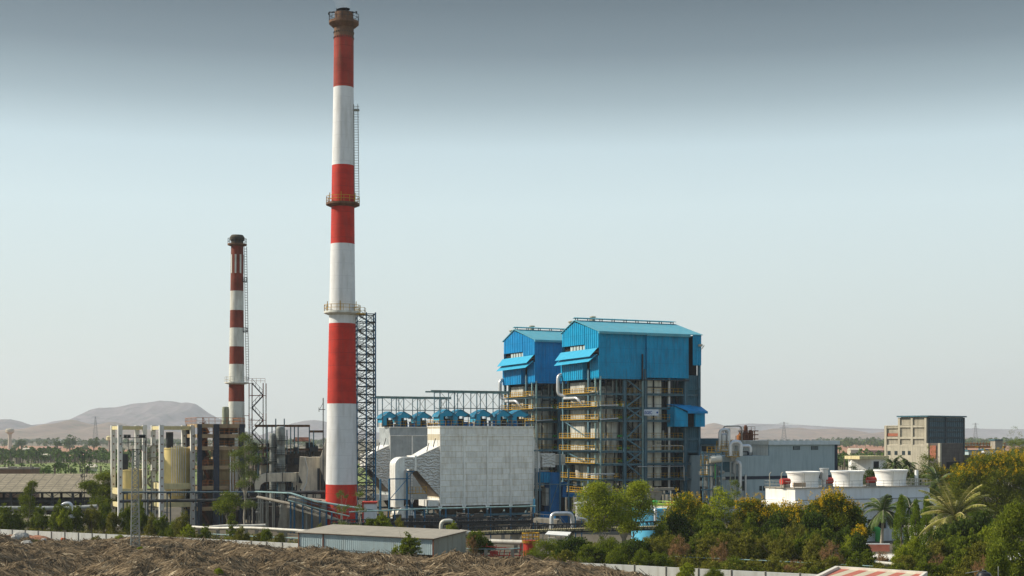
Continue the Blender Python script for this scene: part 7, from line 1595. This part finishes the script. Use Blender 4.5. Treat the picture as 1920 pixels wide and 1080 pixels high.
for (a, off, tp, w, k) in [(1075, 7, 1010, 55, 'dark'), (1105, 5, 1018, 52, 'bush'), (1133, 8, 1006, 60, 'feather'), (1163, 5, 1022, 55, 'feather'), (1190, 8, 1015, 60, 'dark'), (1062, 4, 1030, 34, 'olive'),
        (1222, 10, 1005, 60, 'olive'), (1205, 4, 1030, 44, 'feather'), (1250, 14, 1000, 60, 'olive'), (1275, 9, 998, 46, 'pink'), (1240, 5, 1035, 50, 'feather'), (1300, 12, 1008, 50, 'bush'), (1330, 12, 1000, 56, 'olive'), (1365, 14, 995, 60, 'olive'),
        (1352, 9, 1010, 44, 'pink'), (1400, 14, 996, 60, 'olive'), (1435, 16, 1002, 56, 'olive'), (1465, 14, 1006, 52, 'olive'), (1455, 20, 990, 40, 'bush'), (1500, 16, 1004, 54, 'bush'), (1530, 14, 1002, 50, 'olive'), (1560, 12, 1012, 44, 'pink'),
        (1290, 3, 1046, 46, 'olive'), (1330, 3, 1050, 44, 'olive'), (1375, 3, 1044, 54, 'feather'), (1410, 4, 1050, 46, 'olive'), (1450, 4, 1044, 48, 'olive'), (1490, 4, 1046, 46, 'pink'), (1525, 4, 1048, 46, 'olive'), (1560, 5, 1042, 44, 'olive'), (1600, 8, 1040, 40, 'bush'),
        (1585, 14, 1022, 44, 'bush'), (1625, 14, 1032, 44, 'bush'), (1655, 18, 1030, 44, 'pink'), (1690, 14, 1024, 40, 'lightbush'), (1712, 24, 1008, 40, 'lightbush'), (1730, 18, 1024, 46, 'bush'), (1700, 12, 1040, 46, 'olive'), (1757, 20, 1010, 52, 'olive'), (1762, 12, 1036, 44, 'pink'),
        (1790, 22, 1000, 60, 'bush'), (1820, 20, 996, 60, 'bush'), (1850, 24, 985, 54, 'lightbush'), (1838, 14, 1012, 60, 'olive'), (1800, 14, 1024, 56, 'bush'), (1775, 8, 1046, 46, 'bush'), (1735, 6, 1050, 46, 'bush'), (1815, 6, 1046, 56, 'olive'), (1690, 8, 1056, 40, 'bush'), (1650, 8, 1058, 36, 'olive'), (1850, 4, 1040, 50, 'pink'),
        (1780, 34, 985, 50, 'dark'), (1810, 36, 975, 50, 'dark'), (1840, 38, 965, 50, 'dark'), (1870, 34, 980, 60, 'dark'), (1240, 30, 980, 50, 'bush'), (1318, 36, 955, 54, 'bush'), (1405, 34, 962, 50, 'bush'), (1455, 37, 966, 56, 'dark'), (1525, 35, 962, 60, 'dark'), (1335, 28, 972, 60, 'bush'), (1268, 34, 966, 50, 'dark'), (1380, 30, 975, 56, 'olive'), (1490, 30, 980, 56, 'olive'), (1545, 28, 985, 50, 'bush'), (1610, 24, 1005, 40, 'dark'), (1585, 30, 992, 34, 'dark')]:
    put(k, a, wall_d(a)+off, tp-3, w*1.15, auto_label(k, a, off), 'shrubs of the thicket behind the right wall')
put('lightbush', 1288, 167.5, 1052, 38, 'bright green bush growing in front of the right hand wall', None)
put('feather', 1340, 166, 1062, 46, 'low feathery plant in front of the right hand wall near the bottom edge', None)
put('bush', 893, 205, 992, 44, 'bush with reddish and green leaves right of the low blue shed', None)
put('pink', 885, 204, 998, 30, 'reddish dry twigs mixed into the bush right of the shed', None)
put('dark', 905, 208, 1006, 44, 'dark low bush beside the pale lagged pipe', None)
tree('round bright green bush in front of the low blue shed', 767, 186, 998, 42, 'lightbush', 'shrub', None, .93, 1.3, cat='shrub', leaf='mid')
tree('thin sapling left of the round bush before the shed', 740, 187, 1017, 12, 'lightbush', 'sapling', None, .8, .3, cat='sapling')
# --- left side
tree('tall uneven dark green tree, the highest one before the long shed', 52, 252, 900, 50, 'euc', dens=3.2, crown=.92, leaf='mid', blobs=[(.35, 0, .93, .3, .06), (.1, 0, .82, .35, .08), (-.1, 0, .68, .6, .1), (.1, 0, .52, .8, .12), (-.2, 0, .36, .9, .12), (.2, 0, .2, .9, .12)])
palm_ = None
tree('broad dark green tree between the long shed and the first silo frame', 190, 292, 884, 74, 'dark', dens=2.6, crown=.8, leaf='mid', blobs=[(.3, 0, .88, .5, .1), (-.6, 0, .72, .4, .07), (.4, 0, .66, .6, .14), (-.1, 0, .60, .5, .1), (.3, -.2, .42, .7, .14), (.6, 0, .25, .5, .12)])
tree('tall thin gum tree with sparse crown in front of the dark stair building', 460, 256, 808, 66, 'euc', 'gum_tree', crown=.62, dens=2.4, leaf='grey', blobs=[(-.05, 0, .93, .45, .06), (.25, 0, .84, .6, .08), (-.45, 0, .78, .5, .07), (.45, 0, .72, .55, .07), (-.3, 0, .66, .6, .07), (.2, 0, .58, .6, .06), (-.1, 0, .5, .4, .05), (.2, 0, .30, .35, .04)])
tree('round light green tree growing before the stair building', 426, 250, 918, 56, 'airy', crown=.62, dens=1.2, leaf='mid')
tree('small conical bright green tree beside the pipeline', 435, 226, 962, 32, 'lightbush', 'conical_tree', None, .94, 1.0, blobs=[(0, 0, .88, .3, .1), (0, 0, .68, .55, .16), (0, 0, .45, .8, .18), (0, 0, .25, .95, .16)], leaf='mid')
tree('airy sapling in front of the red foot of the tall chimney', 640, 224, 914, 38, 'euc', 'sapling', None, .85, .8, leaf='grey', blobs=[(0, 0, .88, .7, .1), (.1, 0, .66, .9, .12), (0, 0, .40, .8, .1), (.5, 0, .2, .9, .1)])
tree('second airy sapling between the tall chimney and the lattice tower', 675, 226, 914, 30, 'euc', 'sapling', None, .8, .8, leaf='grey', blobs=[(0, 0, .88, .7, .1), (0, 0, .64, .8, .1), (-.4, 0, .35, .9, .1)])
tree('bright green bush before the flue duct, above the shed roof', 717, 226, 958, 32, 'lightbush', 'shrub', None, .9, 1.2, cat='shrub')
tree('green bush beside the pale gooseneck above the shed roof', 850, 219, 976, 40, 'lightbush', 'shrub', None, .9, 1.0, cat='shrub', leaf='mid')
for (a, d, tp, w, k, lb) in [(8, 246, 948, 34, 'bush', 'green bush at the far left edge behind the boundary wall'), (28, 247, 962, 30, 'bush', 'green bush between the left edge and the tall uneven tree'), (75, 247, 950, 30, 'bush', 'green bush just right of the tall uneven tree'),
        (112, 242, 946, 30, 'bush', 'green bush left of the white gooseneck pipe'), (122, 241, 964, 26, 'lightbush', 'bright leafy bush at the foot of the white gooseneck'), (145, 243, 954, 26, 'bush', 'green bush right of the white gooseneck pipe'),
        (172, 243, 960, 30, 'olive', 'olive bush left of the first silo frame'), (195, 246, 945, 34, 'bush', 'taller green bush beside the first silo frame'), (212, 240, 965, 30, 'olive', 'olive shrub at the foot of the first silo column'), (240, 240, 955, 26, 'bush', 'green shrub directly behind the lighting mast'),
        (262, 236, 945, 28, 'bush', 'upright green shrub right of the lighting mast'), (285, 234, 968, 28, 'olive', 'olive shrub before the second silo frame'), (305, 233, 972, 28, 'bush', 'green shrub under the pipeline by the second silo'), (345, 229, 968, 32, 'olive', 'olive shrub below the taller silo'), (328, 231, 978, 28, 'feather', 'low feathery shrub below the taller silo'),
        (352, 228, 985, 30, 'lightbush', 'bright low shrub below the stair building'), (385, 228, 988, 24, 'bush', 'green shrub under the pipes left of the conical tree'), (452, 222, 988, 30, 'olive', 'olive scrub right behind the conical tree'), (499, 218, 992, 24, 'bush', 'small green bush before the pipeline right of the conical tree'), (526, 216, 1000, 20, 'olive', 'small dry bush by the wall near the shed'), (488, 222, 1000, 22, 'olive', 'low dry scrub beneath the pipeline'),
        (225, 224, 1000, 30, 'lightbush', 'low weeds in front of the wall by the lighting mast'), (182, 224, 1002, 22, 'olive', 'weed clump on the trash right of the boulders'), (60, 222, 1010, 30, 'olive', 'dry weeds around the boulders'), (30, 226, 1018, 30, 'bush', 'green weeds beside the white stone'),
        (410, 152, 1062, 20, 'lightbush', 'small bright green plant growing on the cane trash near the bottom'), (262, 195, 1050, 14, 'lightbush', 'tiny green plant at the foot of the lighting mast'), (748, 222, 980, 30, 'olive', 'olive scrub above the shed roof near the flue duct'), (600, 226, 985, 24, 'olive', 'dry scrub left of the red chimney foot'), (693, 226, 978, 24, 'bush', 'green scrub below the second airy sapling')]:
    if lb.startswith(('small bright', 'tiny', 'low weeds', 'weed', 'dry weeds', 'green weeds')):
        o = put(k, a, d, tp, w, lb, None); z_ = heap_h(o.location.x, d); hh = py2z(tp, d)-z_; o.location.z = z_-.1; o.scale.z = max(.15, hh/3.6)
    else:
        z_ = (rr.uniform(5, 13) if tp < 985 else 4); o = put(k, a, d, tp-z_, w*1.25, lb, None)
for os_ in proto.values():
    for o in os_:
        if o.name not in used:
            for ch_ in list(o.children): bpy.data.objects.remove(ch_)
            bpy.data.objects.remove(o)
def undergrowth(name, label, px0, px1, o0, o1, wd, n, hmax, m, seed, ls):
    r = np.random.default_rng(seed); C = []
    while len(C) < n:
        px = r.uniform(px0, px1); off = r.uniform(o0, o1); d = wd(px)+off; x = px2x(px, d)
        a = mnoise.noise(Vector((x*.22, d*.22, seed)))+.45*mnoise.noise(Vector((x*.8, d*.8, seed+4)))
        if a < -.12 or (1590 < px < 1810 and off > 12 and r.random() < .75): continue
        hh = hmax*min(1, .25+1.3*(a+.12))*(.45 if 1590 < px < 1800 and off > 14 else 1); n_ = 14; cl = np.array([x, d, 0])+r.normal(0, 1, (n_, 3))*np.array([.3, .3, 0]); cl[:, 2] = hh*r.uniform(.05, 1, n_)**.7; C += list(cl)
    o = leafobj(name, leaves(np.array(C), ls, .45), m, None); return tag(o, label, 'undergrowth', kind='stuff')
undergrowth('undergrowth', 'olive undergrowth filling the thicket behind the right hand wall', 1035, 1960, 1.0, 30, wall_d, 110000, 3.0, LM['olive'], 3, .26)
undergrowth('undergrowth', 'green undergrowth mixed through the thicket on the right', 1035, 1960, 2.0, 34, wall_d, 70000, 2.6, LM['mid'], 8, .25)
lw = lambda p: float(np.interp(p, [-60, 0, 280, 560, 700], [250, 242, 225.5, 210, 206]))
undergrowth('undergrowth', 'dry scrub and grass behind the left hand boundary wall', -20, 640, .8, 20, lw, 60000, 2.2, LM['olive'], 5, .24)
# --- trees of the plain
def farproto(seed, palmlike=False):
    r = np.random.default_rng(seed); n = 150; u = unit(n); p = u*(r.uniform(.3, 1, n)**.5)[:, None]*np.array([4, 4, 2.6])+np.array([0, 0, 5.2])
    if palmlike:
        a = r.uniform(0, 6.28, n); q = r.uniform(0, 1, n); p = np.stack([np.cos(a)*q*3, np.sin(a)*q*3, 9-q**2*2.5+r.normal(0, .3, n)], 1)
    return p
def wood(name, label, cat, px0, px1, d0, d1, n, palms, smin, smax, seed, leafsz=1.5):
    r = np.random.default_rng(seed); P0 = [farproto(s) for s in range(4)]; P1 = [farproto(s, True) for s in range(10, 13)]; L_ = []; T = MB(); k = 0
    while k < n:
        d = r.uniform(d0, d1); px = r.uniform(px0, px1); x = px2x(px, d)
        if mnoise.noise(Vector((x*.006+seed, d*.004, 0))) < -.12 and r.random() < .85: k += .35; continue
        pl = r.random() < palms; p = (P1[r.integers(3)] if pl else P0[r.integers(4)])*r.uniform(smin, smax); m_ = 60 if not pl else 50
        p = p[r.choice(len(p), m_, replace=False)]; a = r.uniform(0, 6.28); c, s_ = math.cos(a), math.sin(a)
        L_.append(np.stack([p[:, 0]*c-p[:, 1]*s_+x, p[:, 0]*s_+p[:, 1]*c+d, p[:, 2]], 1)); k += 1
        if pl: T.beam((x, d, 0), (x, d, p[:, 2].max()*.9), .5)
        else: T.beam((x, d, 0), (x, d, p[:, 2].mean()), .6)
    o = leafobj(name, leaves(np.concatenate(L_), leafsz, .7), LM['far'], None); tag(o, label, cat, kind='stuff'); T.build('trunks', M['bark'], o)
wood('palm_grove', 'wide grove of palms and trees between the meadow and the red fields', 'grove', -80, 620, 870, 1180, 560, .5, .6, 1.05, 1)
wood('far_trees', 'belt of hazy trees along the foot of the brown hills', 'trees', -80, 640, 2450, 3700, 750, .15, .8, 1.6, 2, 2.8)
wood('field_trees', 'few scattered trees on the red fields at the left', 'trees', -80, 640, 1400, 2300, 60, .3, .7, 1.2, 12, 2)
wood('meadow_scrub', 'scattered scrub on the green meadow beyond the long shed', 'scrub', -60, 560, 480, 840, 110, .25, .45, .95, 3, .8)
wood('far_trees', 'hazy tree belt on the plain right of the boiler houses', 'trees', 1530, 2050, 2050, 4300, 800, .15, .8, 1.7, 4, 2.8)
wood('wood_belt', 'green trees around the yellow roofed house on the right', 'trees', 1560, 2040, 600, 1050, 300, .35, .7, 1.1, 5, 1.3)
for i, (a, d, tp, w, lb) in enumerate(((131, 1500, 814, 26, 'big lone dark tree sticking out of the far belt at the left'), (108, 1350, 818, 16, 'rounded far tree beside the pinkish house'), (176, 1450, 818, 22, 'wide far tree beneath the pylon'), (40, 1550, 819, 20, 'far tree next to the distant water tower'), (113, 660, 862, 24, 'flat topped tree on the green meadow'), (65, 620, 868, 12, 'small tree on the meadow above the long shed'), (90, 600, 873, 16, 'bushy tree just above the long shed roof'), (138, 590, 872, 14, 'small bushy tree near the utility pole'))):
    loc, h = place(a, d, tp); t = thing('plain_tree', lb, 'tree', loc, 0, 'single trees on the far plain'); W_ = w/F*d/2; C, P_ = clumps([(0, 0, h*.62, W_*.9, W_*.9, h*.36), (W_*.4, 0, h*.5, W_*.5, W_*.5, h*.25), (-W_*.4, 0, h*.52, W_*.5, W_*.5, h*.25)], 22, 26, W_*.3)
    leafobj('crown', leaves(P_, W_*.16, .7), LM['far'], t); mb = MB(); mb.beam((0, 0, 0), (0, 0, h*.5), h*.05); mb.build('trunk', M['bark'], t)
# ------------------------------------------------------------------ air
hz = MB(); hz.box(-13000, 13000, -300, 11200, -3, 420); ho = hz.build('haze', [])
hm_ = bpy.data.materials.new('haze_air'); hm_.use_nodes = True; n_ = hm_.node_tree.nodes; n_.remove(n_['Principled BSDF'])
pv_ = n_.new('ShaderNodeVolumePrincipled'); pv_.inputs['Color'].default_value = (.84, .90, .99, 1); pv_.inputs['Density'].default_value = 8e-5; pv_.inputs['Anisotropy'].default_value = .2
hm_.node_tree.links.new(pv_.outputs[0], n_['Material Output'].inputs['Volume']); ho.data.materials.append(hm_); tag(ho, kind='stuff')
ho['label'] = 'thin pale haze filling the air over the plain'; ho['category'] = 'haze'
pl = MB(); pl.lathe([(1.3, 0), (1.9, 3), (3.4, 9), (5.2, 18)], 20, (0, 0, 0)); po = pl.build('smoke', []); po.location = (px2x(645.5, DS)-.2, DS, Z(24)+.6); po.rotation_euler = (0, R(-6), 0)
sm_ = bpy.data.materials.new('thin_smoke'); sm_.use_nodes = True; n_ = sm_.node_tree.nodes; n_.remove(n_['Principled BSDF'])
pv_ = n_.new('ShaderNodeVolumePrincipled'); pv_.inputs['Color'].default_value = (.82, .78, .80, 1); pv_.inputs['Density'].default_value = .03
sm_.node_tree.links.new(pv_.outputs[0], n_['Material Output'].inputs['Volume']); po.data.materials.append(sm_); tag(po, 'faint pale smoke rising from the tall chimney', 'smoke', kind='stuff')
